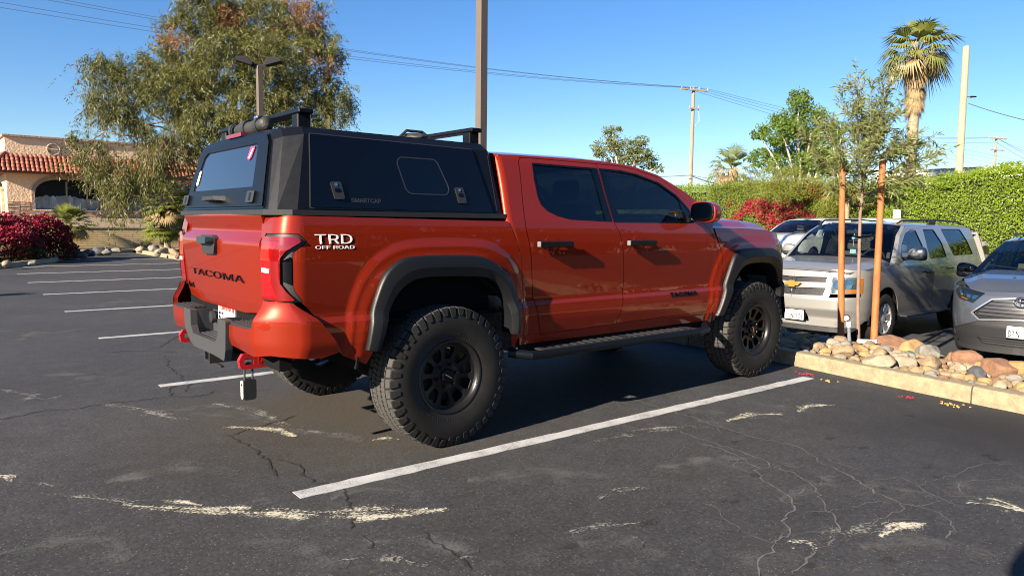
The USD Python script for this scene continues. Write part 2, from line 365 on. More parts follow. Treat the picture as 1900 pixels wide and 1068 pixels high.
HANDLE = mat('black_handle', (.006, .006, .007), .38, spec=.25)
truck = thing('pickup_truck', 'lifted orange red crew cab pickup truck with black bed canopy and black wheel flares', 'pickup truck')
ST = .022
def both(name, poly, S, m, parent, step=ST, out=1., thick=.012, lift=0.):
    """the same skin on the right and on the left side"""
    sk = panel(poly, S, step, out, thick, lift)
    a = put_skin(name, sk, m, parent); b = put_skin(name, mirror_skin(sk), m, parent)
    return a, b
G = .0025
arch_hole = lambda cx: Polygon([(cx-.60, .40), (cx-.50, .62), (cx-.47, .85), (cx-.40, 1.0), (cx-.30, 1.075), (cx-.20, 1.10), (cx+.22, 1.10), (cx+.32, 1.075), (cx+.42, 1.0), (cx+.49, .86), (cx+.52, .62), (cx+.60, .40)])
lens_out = Polygon([(-1.222, .925), (-1.228, 1.245), (-1.165, 1.293), (-.937, 1.293), (-.893, 1.256), (-.966, 1.20), (-.972, 1.175), (-.972, 1.03), (-.962, .995), (-.918, .938)])
bed = Polygon([(-1.226, 1.398), (-.9, 1.388), (.48, 1.374), (.545, 1.237), (.576, 1.132), (.607, .86), (.607, .556), (.52, .556), (-.50, .556), (-.516, .552), (-.689, .629), (-.73, .708), (-.808, .804), (-.876, .894), (-.926, .937), (-1.226, .937)])
bed = bed.difference(arch_hole(-.02)).difference(lens_out.buffer(.003))
bed = max(getattr(bed, 'geoms', [bed]), key=lambda g: g.area)
both('bed_side', bed, Ps, PAINT, truck, .010)
# lamps
inner = Polygon([(-1.208, .942), (-1.214, 1.24), (-1.158, 1.279), (-.943, 1.277), (-.922, 1.255), (-1.0, 1.205), (-1.030, 1.166), (-1.034, 1.04), (-1.001, .995), (-.955, .948)])
black_in = Polygon([(-1.018, 1.158), (-.975, 1.178), (-.975, 1.03), (-1.018, 1.046)])
for side in (-1, 1):
    mm = (lambda q: q) if side < 0 else mirror_skin
    h = put_skin('tail_lamp', mm(panel(lens_out, Ps, ST, 1., .05, -.004)), PLASTIC, truck)
    tag(h, 'red tail lamp in a black bezel')
    put_skin('red_lens', mm(panel(rpoly(inner.exterior.coords, .006), Ps, .015, 1., .01, .010)), LENS, h)
    bar = Polygon([(-1.195, 1.09), (-1.19, 1.115), (-1.105, 1.112), (-1.105, 1.088)])
    put_skin('reversing_light', mm(panel(bar, Ps, .02, 1., .004, .015)), CLEAR, h)
    band = rpoly(inner.exterior.coords, .006)
    band = band.difference(Polygon([(-1.3, .96), (-1.3, 1.255), (-1.03, 1.255), (-1.075, 1.205), (-1.09, 1.16), (-1.09, 1.03), (-1.06, .97), (-1.05, .96)]))
    put_skin('lens_border', mm(panel(max(getattr(band, 'geoms', [band]), key=lambda g: g.area), Ps, .02, 1., .003, .0135)), LENSD, h)
    put_skin('vent_insert', mm(panel(rpoly(black_in.exterior.coords, .006), Ps, .02, 1., .01, .006)), GLOSSBLACK, h)

# cab side frame with door cut-outs
rdoor = Polygon([(.680, 1.772), (.70, 1.80), (.749, 1.806), (1.446, 1.806), (1.453, 1.614), (1.486, 1.386), (1.538, 1.3), (1.572, 1.149), (1.599, .906), (1.572, .75), (1.53, .627), (.775, .61), (.746, .692), (.693, .894), (.659, 1.165), (.626, 1.342), (.640, 1.50)])
fdoor = Polygon([(1.446, 1.806), (1.70, 1.804), (1.87, 1.787), (2.135, 1.735), (2.356, 1.614), (2.50, 1.500), (2.515, 1.44), (2.679, 1.308), (2.767, 1.127), (2.777, .899), (2.707, .696), (2.647, .64), (1.53, .627), (1.572, .75), (1.599, .906), (1.572, 1.149), (1.538, 1.3), (1.486, 1.386), (1.453, 1.614)])
rail = [(x, float(Zr(x))) for x in np.linspace(.545, 2.72, 36)]
cabside = Polygon([(.612, .556), (.612, .86), (.58, 1.135), (.556, 1.24), (.520, 1.38), (.535, 1.60)]+rail+[(2.75, 1.40), (2.70, 1.34), (2.82, 1.12), (2.82, .90), (2.76, .62), (2.74, .556)])
cs = cabside.difference(rdoor.buffer(G)).difference(fdoor.buffer(G))
both('cab_frame', cs, Ps, PAINT, truck, .015)
def rounded(pts, r): return Polygon(pts).buffer(-r, quad_segs=6).buffer(r, quad_segs=6)
rwin = rounded([(.800, 1.772), (.783, 1.66), (.783, 1.545), (.80, 1.49), (.848, 1.446), (.935, 1.413), (1.057, 1.391), (1.476, 1.380), (1.444, 1.60), (1.437, 1.772)], .012)
fwin = rounded([(1.457, 1.772), (1.70, 1.770), (1.87, 1.752), (2.12, 1.695), (2.306, 1.602), (2.385, 1.535), (2.44, 1.482), (2.455, 1.378), (1.494, 1.376), (1.462, 1.60)], .008)
for nm, dp, wp, txt in (('rear_door', rdoor, rwin, 0), ('front_door', fdoor, fwin, 1)):
    for side in (-1, 1):
        mm = (lambda q: q) if side < 0 else mirror_skin
        my = (lambda m: m) if side < 0 else mirror
        d = put_skin(nm, mm(panel(dp.buffer(-G).difference(wp), Ps, ST, 1., .014)), PAINT, truck)
        seal = wp.buffer(.001).difference(wp.buffer(-.012))
        if txt: pil = Polygon([(1.447, 1.78), (1.515, 1.775), (1.540, 1.60), (1.566, 1.37), (1.48, 1.37), (1.455, 1.60)])
        else: pil = Polygon([(1.45, 1.78), (1.375, 1.775), (1.392, 1.60), (1.412, 1.37), (1.49, 1.37), (1.455, 1.60)])
        quarter = Polygon([(2.33, 1.60), (2.35, 1.36), (2.50, 1.36), (2.45, 1.50)]) if txt else Polygon([(.77, 1.8), (.812, 1.8), (.822, 1.45), (.77, 1.45)])
        glass = wp.buffer(-.010)
        put_skin('window', mm(panel(glass, Ps, .05, 1., 0, -.010)), TINT, d)
        put_skin('window_seal', mm(panel(seal, Ps, .03, 1., .012, .001)), GLOSSBLACK, d)
        put_skin('pillar_trim', mm(panel(pil.intersection(wp.buffer(-.003)), Ps, .04, 1., .008, -.002)), GLOSSBLACK, d)
        put_skin('corner_trim', mm(panel(quarter.intersection(wp.buffer(-.003)), Ps, .04, 1., .008, -.003)), GLOSSBLACK, d)
        # handle bar and its cup
        x0, x1 = (1.59, 1.90) if txt else (.70, 1.01)
        zc = 1.227; yb = -float(Yb((x0+x1)/2, zc))
        b = hull([(x, yb+dy, zc+dz) for x in (x0, x1) for dy, dz in ((-.022, -.024), (-.022, .020), (-.050, -.017), (-.050, .014))])
        put('handle_tip', my(bx((x0-.003, yb-.052, zc-.020), (x0+.010, yb-.020, zc+.018), .004)), GLINT, d)  # bright reflection on the black handle end, put in as a silver block
        b2 = bx((x0+.03, yb-.03, zc-.012), (x0+.07, yb+.01, zc+.01)); b3 = bx((x1-.07, yb-.03, zc-.012), (x1-.03, yb+.01, zc+.01))
        put('handle', my(cat_(b, b2, b3)), HANDLE, d)
        cup = Point(0, 0).buffer(1.0, quad_segs=8); import shapely.affinity as aff
        cup = aff.translate(aff.scale(cup, .062, .050), (x0+x1)/2-.005, zc+.005)
        put('handle_cup', my(TM(*(lambda sk: (sk[0], sk[1]))(panel(cup, lambda s, z: Ps(s, z)+np.stack([0*s, .0-.003+.0*s, 0*s], -1), .01, 1., .004)))), PAINT, d)
        if txt and side < 0:
            text('TACOMA', .034, .004, GLOSSBLACK, d, lambda v: Ps(2.136+v[:, 0], .792+v[:, 1])+np.stack([0*v[:, 2], -v[:, 2]-.001, 0*v[:, 2]], -1), width=.355)

# wing, hood, front
hood_edge = [(2.70, 1.335), (3.0, 1.338), (3.3, 1.335), (3.6, 1.318), (3.75, 1.295), (3.95, 1.255), (4.3, 1.215), (4.70, 1.19)]
wing = Polygon([(2.755, .60), (2.825, .90), (2.825, 1.12), (2.745, 1.30), (2.73, 1.335)]+hood_edge[1:5]+[(3.80, 1.285), (3.80, 1.05), (3.90, .80), (3.82, .556), (2.755, .556)]).difference(arch_hole(3.30))
wing = max(getattr(wing, 'geoms', [wing]), key=lambda g: g.area)
wing = unary_union([wing])
both('front_wing', wing, Ps, PAINT, truck, .012)
def Ph(x, t):
    """hood: edge line along the wings, raised middle"""
    x = np.asarray(x, float); t = np.asarray(t, float); x, t = np.broadcast_arrays(x, t)
    ze = np.interp(x, [2.62, 3.0, 3.3, 3.6, 3.75, 3.95, 4.12], [1.34, 1.338, 1.335, 1.318, 1.295, 1.235, 1.16])
    w = np.interp(x, [2.62, 3.3, 3.62, 3.8, 4.0, 4.12], [.905, .90, .885, .84, .74, .66])
    e = np.abs(t)
    z = ze+.075*sstep(1.02, .80, e)*np.interp(x, [2.6, 3.8, 4.12], [1, .9, .5])+.025*sstep(.62, .45, e)+.02*(1-e**2)
    return np.stack([x+.12*(1-t*t)*sstep(3.7, 4.12, x), t*w, z], -1)
put_skin('hood', panel(sbox(2.66, -1, 4.10, 1), Ph, .03, 1., .02), PAINT, truck)
roofp = Polygon([(.53, -1), (1.84, -1), (1.98, -.62), (2.0, 0), (1.98, .62), (1.84, 1), (.53, 1), (.505, .9), (.505, -.9)])
put_skin('roof', panel(roofp, Pt, .03, 1., .015), PAINT, truck)
ws = Polygon([(1.90, -.93), (1.99, -.6), (2.01, 0), (1.99, .6), (1.90, .93), (2.74, .93), (2.74, -.93)])
put_skin('windscreen', panel(ws, Pt, .05, 1., 0, -.004), TINT, truck)
for t0, t1 in ((-1, -.935), (.935, 1)):
    put_skin('windscreen_pillar', panel(Polygon([(1.83, t0), (2.76, t0), (2.76, t1), (1.90, t1)]), Pt, .02, 1., .015), PAINT, truck)
# cab back wall
bw = [(float(np.interp(z, PZ, PY))-.012, z) for z in np.linspace(1.30, 1.80, 12)]
back = Polygon([(y, z) for y, z in bw]+[(.4, 1.845), (-.4, 1.845)]+[(-y, z) for y, z in bw[::-1]])
put('cab_back', prism(back.difference(sbox(-.62, 1.45, .62, 1.74)), .512, .535, 'x'), PAINT, truck)
put('rear_window', prism(sbox(-.62, 1.45, .62, 1.74), .520, .526, 'x'), GLOSSBLACK, truck)
for side in (-1, 1):       # rounded rear corner of the cab
    pts = [(.37, -.0, 0)]
    prof = [(z, float(np.interp(z, PZ, PY))) for z in np.linspace(.60, 1.80, 40)]
    xe = lambda z: float(np.interp(z, [.6, .86, 1.135, 1.24, 1.38, 1.60, 1.81], [.612, .612, .58, .556, .520, .535, .545]))
    V = []; F = []
    ang = np.linspace(0, np.pi/2, 6)
    for z, y in prof:
        for a in ang: V.append([xe(z)-.042*math.sin(a), -(y-.0005)+.042*(1-math.cos(a)), z])
    n = len(ang)
    for i in range(len(prof)-1):
        for j in range(n-1):
            a, b, c, d = i*n+j, i*n+j+1, (i+1)*n+j+1, (i+1)*n+j; F += [[a, c, b], [a, d, c]]
    m = TM(V, F); put('cab_corner', m if side < 0 else mirror(m), PAINT, truck, smooth=True)
# rocker strip below the doors
both('rocker', Polygon([(.60, .50), (2.76, .50), (2.76, .550), (.60, .550)]), Ps, DARK, truck)
# flares
def flare(O, I):
    O, I = np.array(O, float), np.array(I, float)
    def resample(P, n):
        d = np.r_[0, np.cumsum(np.linalg.norm(np.diff(P, axis=0), axis=1))]; q = np.linspace(0, d[-1], n)
        for _ in range(0): pass
        return np.stack([np.interp(q, d, P[:, 0]), np.interp(q, d, P[:, 1])], 1)
    def rnd(P):
        for _ in range(3):
            P = np.vstack([P[:1], np.stack([.75*P[:-1]+.25*P[1:], .25*P[:-1]+.75*P[1:]], 1).reshape(-1, 2), P[-1:]])
        return resample(P, 70)
    O, I = rnd(O), rnd(I)
    sec = [(0, -.01), (0, .014), (.05, .028), (.12, .034), (.52, .046), (.58, .045), (.95, .020), (1., .012), (1., -.09)]
    V, e = [], 1e-3
    for w, l in sec:
        q = O*(1-w)+I*w
        du = Ps(q[:, 0]+e, q[:, 1])-Ps(q[:, 0]-e, q[:, 1]); dv = Ps(q[:, 0], q[:, 1]+e)-Ps(q[:, 0], q[:, 1]-e)
        n = np.cross(du, dv); n /= np.linalg.norm(n, axis=1, keepdims=True); n = .3*n+.7*np.array([0, -1., 0]); n /= np.linalg.norm(n, axis=1, keepdims=True)
        V.append(Ps(q[:, 0], q[:, 1])+n*l)
    V = np.stack(V, 1); m, k = V.shape[:2]; F = []
    for i in range(m-1):
        for j in range(k-1):
            a, b, c, d = i*k+j, i*k+j+1, (i+1)*k+j+1, (i+1)*k+j; F += [[a, c, b], [a, d, c]]
    c0 = [list(range(k)), list(range((m-1)*k, m*k))]
    for idx, fl in zip(c0, (1, -1)):
        for j in range(1, k-1): F.append([idx[0], idx[j], idx[j+1]][::fl])
    return TM(V.reshape(-1, 3), F)
RO = [(-.565, .655), (-.545, .80), (-.52, .92), (-.465, 1.067), (-.39, 1.135), (-.30, 1.172), (.17, 1.170), (.303, 1.133), (.41, 1.065), (.50, .965), (.545, .85), (.55, .655)]
RI = [(-.475, .640), (-.445, .75), (-.42, .851), (-.37, .955), (-.274, 1.029), (-.146, 1.046), (.276, 1.029), (.345, .99), (.415, .913), (.46, .80), (.475, .73), (.483, .650)]
FO = [(2.765, .60), (2.79, .68), (2.85, .86), (2.937, 1.078), (2.97, 1.125), (3.038, 1.165), (3.562, 1.167), (3.66, 1.135), (3.76, 1.065), (3.83, .96), (3.86, .85), (3.86, .72)]
FI = [(2.86, .605), (2.88, .65), (2.945, .78), (3.012, .905), (3.09, .99), (3.192, 1.034), (3.50, 1.032), (3.59, 1.005), (3.67, .94), (3.73, .86), (3.765, .78), (3.775, .70)]
for O, I in ((RO, RI), (FO, FI)):
    m = flare(O, I)
    put('wheel_flare', m, FLARE, truck, smooth=35); put('wheel_flare', mirror(m), FLARE, truck, smooth=35)
# wheel housings, frame, axles
for cx in (-.02, 3.30):
    a = np.linspace(.08, np.pi-.08, 24); r = .60
    m = prism(Polygon([(cx+r*math.cos(t), .50+r*.98*math.sin(t)) for t in a]+[(cx+(r-.012)*math.cos(t), .50+(r-.012)*.98*math.sin(t)) for t in a[::-1]]), -.93, -.52, 'y')
    put('wheel_housing', m, DARK, truck); put('wheel_housing', mirror(m), DARK, truck)
    m2 = prism(Polygon([(cx+.592*math.cos(t), .50+.585*math.sin(t)) for t in np.linspace(.02, .75, 8)]+[(cx+.570*math.cos(t), .50+.563*math.sin(t)) for t in np.linspace(.02, .75, 8)[::-1]]), -.90, -.62, 'y')
    put('wheel_liner', m2, FELT, truck); put('wheel_liner', mirror(m2), FELT, truck)
fr = cat_(*[bx((-1.0, s*.47-.05, .60), (3.9, s*.47+.05, .74)) for s in (-1, 1)], bx((-.9, -.85, .78), (2.7, .85, .80)), bx((-.95, -.50, .62), (-.85, .50, .72)), bx((2.7, -.6, .6), (4.0, .6, .62)), bx((.6, -.80, .56), (2.7, .80, .62)))
put('chassis_frame', fr, DARK, truck)
put('rear_axle', cat_(tube([(0, -.72, .43), (0, .72, .43)], .055, 10), trimesh.creation.icosphere(2, .16).apply_translation([0, 0, .43]), tube([(-.5, -.48, .66), (-.1, -.5, .46), (.4, -.48, .62)], .03, 6), tube([(-.5, .48, .66), (-.1, .5, .46), (.4, .48, .62)], .03, 6)), DARK, truck)
put('front_axle', cat_(tube([(3.35, -.72, .43), (3.35, .72, .43)], .045, 10), bx((3.2, -.45, .42), (3.5, .45, .60))), DARK, truck)
put('exhaust_pipe', tube([(.6, -.55, .55), (-.4, -.70, .60), (-.55, -.74, .58)], .03, 10), GREYSTEEL, truck)
put('spare_wheel', mv(lathe([(.18, -.11), (.34, -.13), (.39, -.09), (.39, .09), (.34, .13), (.18, .11)], 32, 'z'), -.62, 0, .70), RUBBER, truck)
# tailgate
tg = Polygon([(-.700, 1.398), (-.672, 1.305), (-.700, 1.25), (-.712, 1.10), (-.690, .93), (-.645, .86), (-.40, .838), (.40, .838), (.645, .86), (.690, .93), (.712, 1.10), (.700, 1.25), (.672, 1.305), (.700, 1.398)])
tgp = put_skin('tailgate', panel(tg, Ptail, .015, -1., .03), PAINT, truck)
hx = -1.082
hb = rpoly([(-.085, 1.258), (-.02, 1.272), (.16, 1.270), (.228, 1.242), (.17, 1.20), (.145, 1.155), (-.055, 1.160), (-.075, 1.21)], .008)
hd = put('tailgate_handle', prism(hb, hx-.012, hx+.02, 'x'), PLASTIC, tgp)
put('handle_grip', hull([(hx-.012, -.07, 1.225), (hx-.012, .20, 1.222), (hx-.05, -.02, 1.222), (hx-.05, .15, 1.222), (hx-.045, -.02, 1.262), (hx-.045, .15, 1.262), (hx-.012, -.075, 1.258), (hx-.012, .215, 1.252)]), GLOSSBLACK, tgp)
text('TACOMA', .040, .006, GLOSSBLACK, tgp, lambda v: Ptail(.515-v[:, 0], 1.012+v[:, 1]*1.0)-np.stack([v[:, 2]+.0005, 0*v[:, 0], 0*v[:, 0]], -1), width=.965, bold=False)
text('4x4', .034, .005, GLOSSBLACK, tgp, lambda v: Ptail(.665-v[:, 0], .915+v[:, 1])-np.stack([v[:, 2]+.0005, 0*v[:, 0], 0*v[:, 0]], -1), width=.15)
for side in (-1,):
    P0 = lambda v: Ps(-.846+v[:, 0], 1.243+v[:, 1])
    out3 = lambda v: np.stack([0*v[:, 0], -v[:, 2]-.0008, 0*v[:, 0]], -1)
    text('TRD', .050, .001, GLOSSBLACK, truck, lambda v: P0(v+[.008, -.006, 0])+out3(v), 'side_lettering', width=.214, bold=False)
    text('TRD', .050, .003, WHITE, truck, lambda v: P0(v)+out3(v), 'side_lettering', width=.214, bold=False)
    text('OFF ROAD', .018, .002, WHITE, truck, lambda v: P0(v+[0, -.028, 0])+out3(v), 'side_lettering', width=.225, bold=False)
# rear bumper
def Pbump(u, z):
    u = np.asarray(u, float); z = np.asarray(z, float); u, z = np.broadcast_arrays(u, z)
    R = .235; a = np.clip((u-.70)/R, 0, np.pi/2); st = np.maximum(u-.70-R*np.pi/2, 0)
    ins = .06*sstep(.82, .95, z)+.02*sstep(.72, .62, z)
    q = a/(np.pi/2); w_ = .45; cx = w_*np.interp(q, [0, .14, .86, 1], [0, .02, .96, 1.])+(1-w_)*(1-np.cos(a)); sy = w_*np.interp(q, [0, .14, .86, 1], [0, .12, .97, 1.])+(1-w_)*np.sin(a)
    x = -1.125+(R-ins)*cx+ins*(1-sy)+st
    y = -(np.minimum(u, .70)+(R-ins)*sy)-.018*sy
    return np.stack([x, y, z], -1)
bp = Polygon([(.39, .660), (.392, .778), (.60, .782), (.735, .79), (.79, .94), (1.04, .94), (1.075, .905), (1.13, .83), (1.20, .74), (1.255, .655), (1.16, .632), (.85, .655), (.72, .640)])
bsk = panel(bp, Pbump, .02, 1., .03)
rb = thing('rear_bumper', parent=truck, loc=None)
put_skin('bumper_corner', bsk, PAINT, rb); put_skin('bumper_corner', mirror_skin(bsk), PAINT, rb)
for s in (-1, 1):
    pad = prism(Polygon([(-1.118, .40), (-1.118, .715), (-1.02, .80), (-1.0, .80), (-1.0, .40)] if s > 0 else [(-1.118, -.40), (-1.0, -.40), (-1.0, -.80), (-1.02, -.80), (-1.118, -.715)]), .755, .795)
    rib = cat_(*[bx((-1.10+.028*k, min(s*.42, s*.70), .795), (-1.088+.028*k, max(s*.42, s*.70), .801)) for k in range(4)])
    put('step_pad', cat_(pad, rib), PLASTIC, rb)
U = Polygon([(-.40, .80), (-.262, .80), (-.255, .70), (-.215, .655), (.215, .655), (.255, .70), (.262, .80), (.40, .80), (.385, .67), (.28, .60), (.20, .575), (-.20, .575), (-.36, .565), (-.385, .63)])
put('centre_frame', prism(rpoly(U.exterior.coords, .012), -1.145, -1.105, 'x'), GREYSTEEL, rb)
put('step_recess', cat_(bx((-1.11, -.27, .635), (-1.0, .27, .655)), bx((-1.11, -.275, .655), (-1.0, -.262, .80)), bx((-1.11, .262, .655), (-1.0, .275, .80)), bx((-1.005, -.28, .60), (-.985, .28, .83)), *[bx((-1.10+.03*k, -.20, .655), (-1.088+.03*k, .20, .660)) for k in range(3)]), GREYSTEEL, rb)
put('bumper_back', cat_(bx((-1.0, -.80, .56), (-.93, .80, .80)), bx((-1.008, -.72, .795), (-.98, .72, .87))), DARK, rb)
put('tow_plug', mv(lathe([(0, -.02), (.036, -.02), (.04, 0), (.03, .03), (0, .03)], 16, 'x'), -1.03, .17, .755), PLASTIC, rb)
PLATEW = mat('plate_white', (.42, .42, .41), .45)
plate = put('licence_plate', bx((-1.020, -.19, .70), (-1.012, .115, .852), .0), PLATEW, truck)
PLB = mat('plate_blue', (.006, .009, .03), .4); PLR = mat('plate_red', (.6, .03, .03), .4)
pf = lambda y0, z0: (lambda v: np.stack([-1.0205-v[:, 2], y0-v[:, 0], z0+v[:, 1]], -1))
text('California', .026, .001, PLR, plate, pf(.07, .814), width=.19)
text('57', .072, .001, PLB, plate, pf(.10, .722), width=.085)
put('month_sticker', bx((-1.0215, -.182, .810), (-1.0203, -.145, .845)), PLR, plate)
hit = prism(Polygon([(-.05, .50), (.05, .50), (.05, .60), (-.05, .60)]).difference(sbox(-.033, .517, .033, .583)), -1.13, -.80, 'x')
put('hitch_receiver', cat_(hit, bx((-1.10, -.19, .545), (-1.06, .12, .585)), bx((-1.10, -.16, .49), (-1.08, -.06, .50))), PLASTIC, truck)
for s in (-1, 1):
    y = s*.56
    tongue = Polygon([(-1.128, .555), (-1.135, .60), (-1.115, .632), (-.98, .632), (-.90, .61), (-.78, .60), (-.78, .575), (-.98, .547), (-1.11, .547)])
    slot = rpoly([(-1.105, .572), (-1.105, .606), (-1.055, .606), (-1.055, .572)], .008)
    m = prism(tongue.difference(slot), y-.016, y+.016, 'y')
    hk = put('recovery_hook', m, RED, truck)
    put('logo_border', prism(rpoly([(-1.03, .566), (-1.03, .614), (-.94, .614), (-.94, .566)], .012).difference(rpoly([(-1.025, .571), (-1.025, .609), (-.945, .609), (-.945, .571)], .01)), y-.018, y-.016, 'y'), RED, hk)
    text('ARB', .026, .003, RED, hk, lambda v: np.stack([-1.018+v[:, 0], y-.0165-v[:, 2], .578+v[:, 1]], -1), width=.066)
# step bars
for s in (-1, 1):
    my = (lambda m: m) if s < 0 else mirror
    bar = [(.50, -.90, .515), (.62, -1.00, .50), (.75, -1.02, .498), (2.40, -1.02, .498), (2.55, -1.00, .505), (2.66, -.90, .52)]
    sb_ = put('step_bar', my(tube(bar, .030, 12)), SATIN, truck)
    top = cat_(bx((.72, -1.005, .515), (2.42, -.86, .527), .004), *[bx((.80+.08*k, -.99, .527), (.84+.08*k, -.88, .531)) for k in range(20)])
    put('tread_plate', my(top), PLASTIC, sb_)
    for x in (.80, 1.55, 2.30): put('bracket', my(bx((x, -.98, .50), (x+.05, -.45, .53))), DARK, sb_)
    # mirrors
    arm = hull([(2.43, -.90, 1.40), (2.52, -.90, 1.40), (2.44, -.90, 1.455), (2.52, -.90, 1.455), (2.40, -.99, 1.41), (2.46, -.99, 1.41), (2.40, -.99, 1.45), (2.46, -.99, 1.45)])
    shell = trimesh.creation.icosphere(3, 1.); v = shell.vertices.copy()
    v = np.sign(v)*np.abs(v)**.72; v[:, 0] = np.where(v[:, 0] < 0, v[:, 0]*.12, v[:, 0]*1.0)
    v = v*[.15, .118, .083]; v[:, 2] += .012*v[:, 1]/.118
    sh = mv(TM(v, shell.faces), 2.385, -1.045, 1.470)
    mi = put('wing_mirror', my(sh), PAINT, truck, smooth=True)
    put('mirror_arm', my(arm), PLASTIC, mi)
    face = trimesh.creation.icosphere(2, 1.); v = face.vertices.copy(); v = np.sign(v)*np.abs(v)**.6*[.008, .108, .074]
    put('mirror_glass', my(mv(TM(v, face.faces), 2.366, -1.045, 1.470)), mat('mirror_silver', (.09, .10, .11), .03, 1.), mi, smooth=True)
# front end
def Pf(y, z):
    y = np.asarray(y, float); z = np.asarray(z, float); y, z = np.broadcast_arrays(y, z)
    return np.stack([4.17-.16*(y/.8)**2-.25*np.maximum(np.abs(y)-.75, 0)/.2*.3-.03*np.abs(z-.85)/.35, y, z], -1)
fb = both('front_bumper_corner', Polygon([(3.86, .556), (3.80, .80), (3.80, .98), (4.52, .98), (4.52, .52), (4.0, .52)]), Ps, PLASTIC, truck, .03)
put_skin('front_bumper', panel(Polygon([(-.66, .50), (.66, .50), (.66, .84), (-.66, .84)]), Pf, .05, 1., .02), PAINT, truck)
gr = put_skin('grille', panel(Polygon([(-.62, .84), (.62, .84), (.60, 1.17), (-.60, 1.17)]), Pf, .05, 1., .02, -.02), GLOSSBLACK, truck)
for k in range(5): put_skin('grille_bar', panel(sbox(-.58, .88+.055*k, .58, .90+.055*k), Pf, .06, 1., .012, .005), PLASTIC, gr)
hl = Polygon([(3.80, 1.285), (3.765, 1.29), (3.80, 1.05), (4.0, 1.02), (4.30, 1.05), (4.30, 1.13), (4.05, 1.18), (3.92, 1.25)])
both('headlight', hl, Ps, mat('headlight_dark', (.03, .03, .035), .1, .2, coat=1.), truck, .03, 1., .05, -.004)
both('headlight_lens', rounded([(3.815, 1.24), (3.83, 1.10), (4.0, 1.06), (4.25, 1.08), (4.0, 1.16), (3.90, 1.22)], .01), Ps, CLEAR, truck, .03, 1., .01, .002)
# cab interior
seat = []
for yc, x in ((-.38, 1.75), (.38, 1.75), (-.38, .85), (.38, .85)):
    seat += [bx((x-.05, yc-.25, .95), (x+.50, yc+.25, 1.08), .03), hull([(x-.10, yc-.24, 1.0), (x+.05, yc-.24, 1.0), (x-.10, yc+.24, 1.0), (x+.05, yc+.24, 1.0), (x-.25, yc-.20, 1.52), (x-.15, yc-.20, 1.52), (x-.25, yc+.20, 1.52), (x-.15, yc+.20, 1.52)]), bx((x-.30, yc-.13, 1.54), (x-.20, yc+.13, 1.70), .03)]
put('seat', cat_(*seat), SEAT, truck)
put('dashboard', hull([(2.35, y, z) for y in (-.80, .80) for z in (.9, 1.36)]+[(2.70, y, z) for y in (-.80, .80) for z in (.9, 1.38)]), SEAT, truck)
g = np.linspace(0, 2*np.pi, 25)[:-1]
put('steering_wheel', tube(np.stack([2.16-.05*np.sin(g), .38+.19*np.cos(g), 1.30+.18*np.sin(g)], 1), .014, 6, True), SEAT, truck)
put('cab_floor', bx((.45, -.84, .78), (2.7, .84, .92)), SEAT, truck)
put('bed_floor', cat_(bx((-1.0, -.78, .80), (.42, .78, .84)), bx((.36, -.80, .84), (.40, .80, 1.42)), *[bx((-1.0, s*.79-.02, .84), (.40, s*.79+.02, 1.40)) for s in (-1, 1)]), DARK, truck)

# ---- canopy over the bed ----
cap = thing('bed_canopy', 'black metal canopy with tinted hatch window', parent=truck, loc=None)
fx = lambda z: -1.03+(z-1.42)*.235
fy = lambda z: .868-(z-1.42)*.30
rings = [[(fx(z), y, z) for y, z in ((.762, 1.42), (.628, 1.80), (.578, 1.845), (0, 1.862))],
         [(fx(z)+.028, y, z) for y, z in ((.812, 1.42), (.678, 1.815), (.625, 1.866), (0, 1.888))],
         [(fx(z)+.115, y, z) for y, z in ((.868, 1.42), (.745, 1.83), (.69, 1.876), (0, 1.896))],
         [(x, y, z) for x, (y, z) in zip((.455, .435, .415, .40), ((.868, 1.42), (.745, 1.83), (.69, 1.876), (0, 1.896)))],
         [(x, y, z) for x, (y, z) in zip((.492, .475, .455, .44), ((.848, 1.42), (.715, 1.815), (.655, 1.855), (0, 1.88)))]]
V = []; F = []
for rg in rings: V += [(x, -y, z) for x, y, z in rg]+[(x, y, z) for x, y, z in rg[-2::-1]]
for i in range(4):
    for k in range(6): a = i*7+k; F += [[a, a+7, a+8], [a, a+8, a+1]]
F += [[0, k, k+1] for k in range(1, 6)]+[[28, 28+k+1, 28+k] for k in range(1, 6)]
put('canopy_shell', TM(V, F), SATIN, cap)
put('canopy_base', cat_(prism(Polygon([(-1.052, -.745), (-1.03, -.83), (-.95, -.885), (.485, -.885), (.498, -.84), (.498, .84), (.485, .885), (-.95, .885), (-1.03, .83), (-1.052, .745)]), 1.392, 1.42)), PLASTIC, cap)
Fr = lambda y, z: np.stack([fx(np.asarray(z, float))+0*np.asarray(y, float), np.asarray(y, float)+0*z, np.asarray(z, float)+0*y], -1)
Fs = lambda x, z: np.stack([np.asarray(x, float)+0*z, -fy(np.asarray(z, float))+0*x, np.asarray(z, float)+0*x], -1)
FrR = lambda y, z: Fr(y, z)
hatch = rpoly([(-.70, 1.437), (-.60, 1.785), (-.55, 1.832), (.55, 1.832), (.60, 1.785), (.70, 1.437)], .004)
hglass = rounded([(-.50, 1.545), (-.455, 1.76), (-.43, 1.79), (.44, 1.79), (.50, 1.76), (.585, 1.56), (.57, 1.545)], .006)
ha = put_skin('rear_hatch', panel(hatch.difference(hglass), Fr, .1, -1., .014, .014), SATIN, cap)
put_skin('hatch_window', panel(hglass.buffer(.004), Fr, .1, -1., .004, .006), mat('hatch_glass', (.012, .014, .02), .02, coat=1.), cap)
seal = hatch.buffer(.010).difference(hatch)
put_skin('hatch_seal', panel(seal, Fr, .1, -1., .008, .006), GLOSSBLACK, cap)
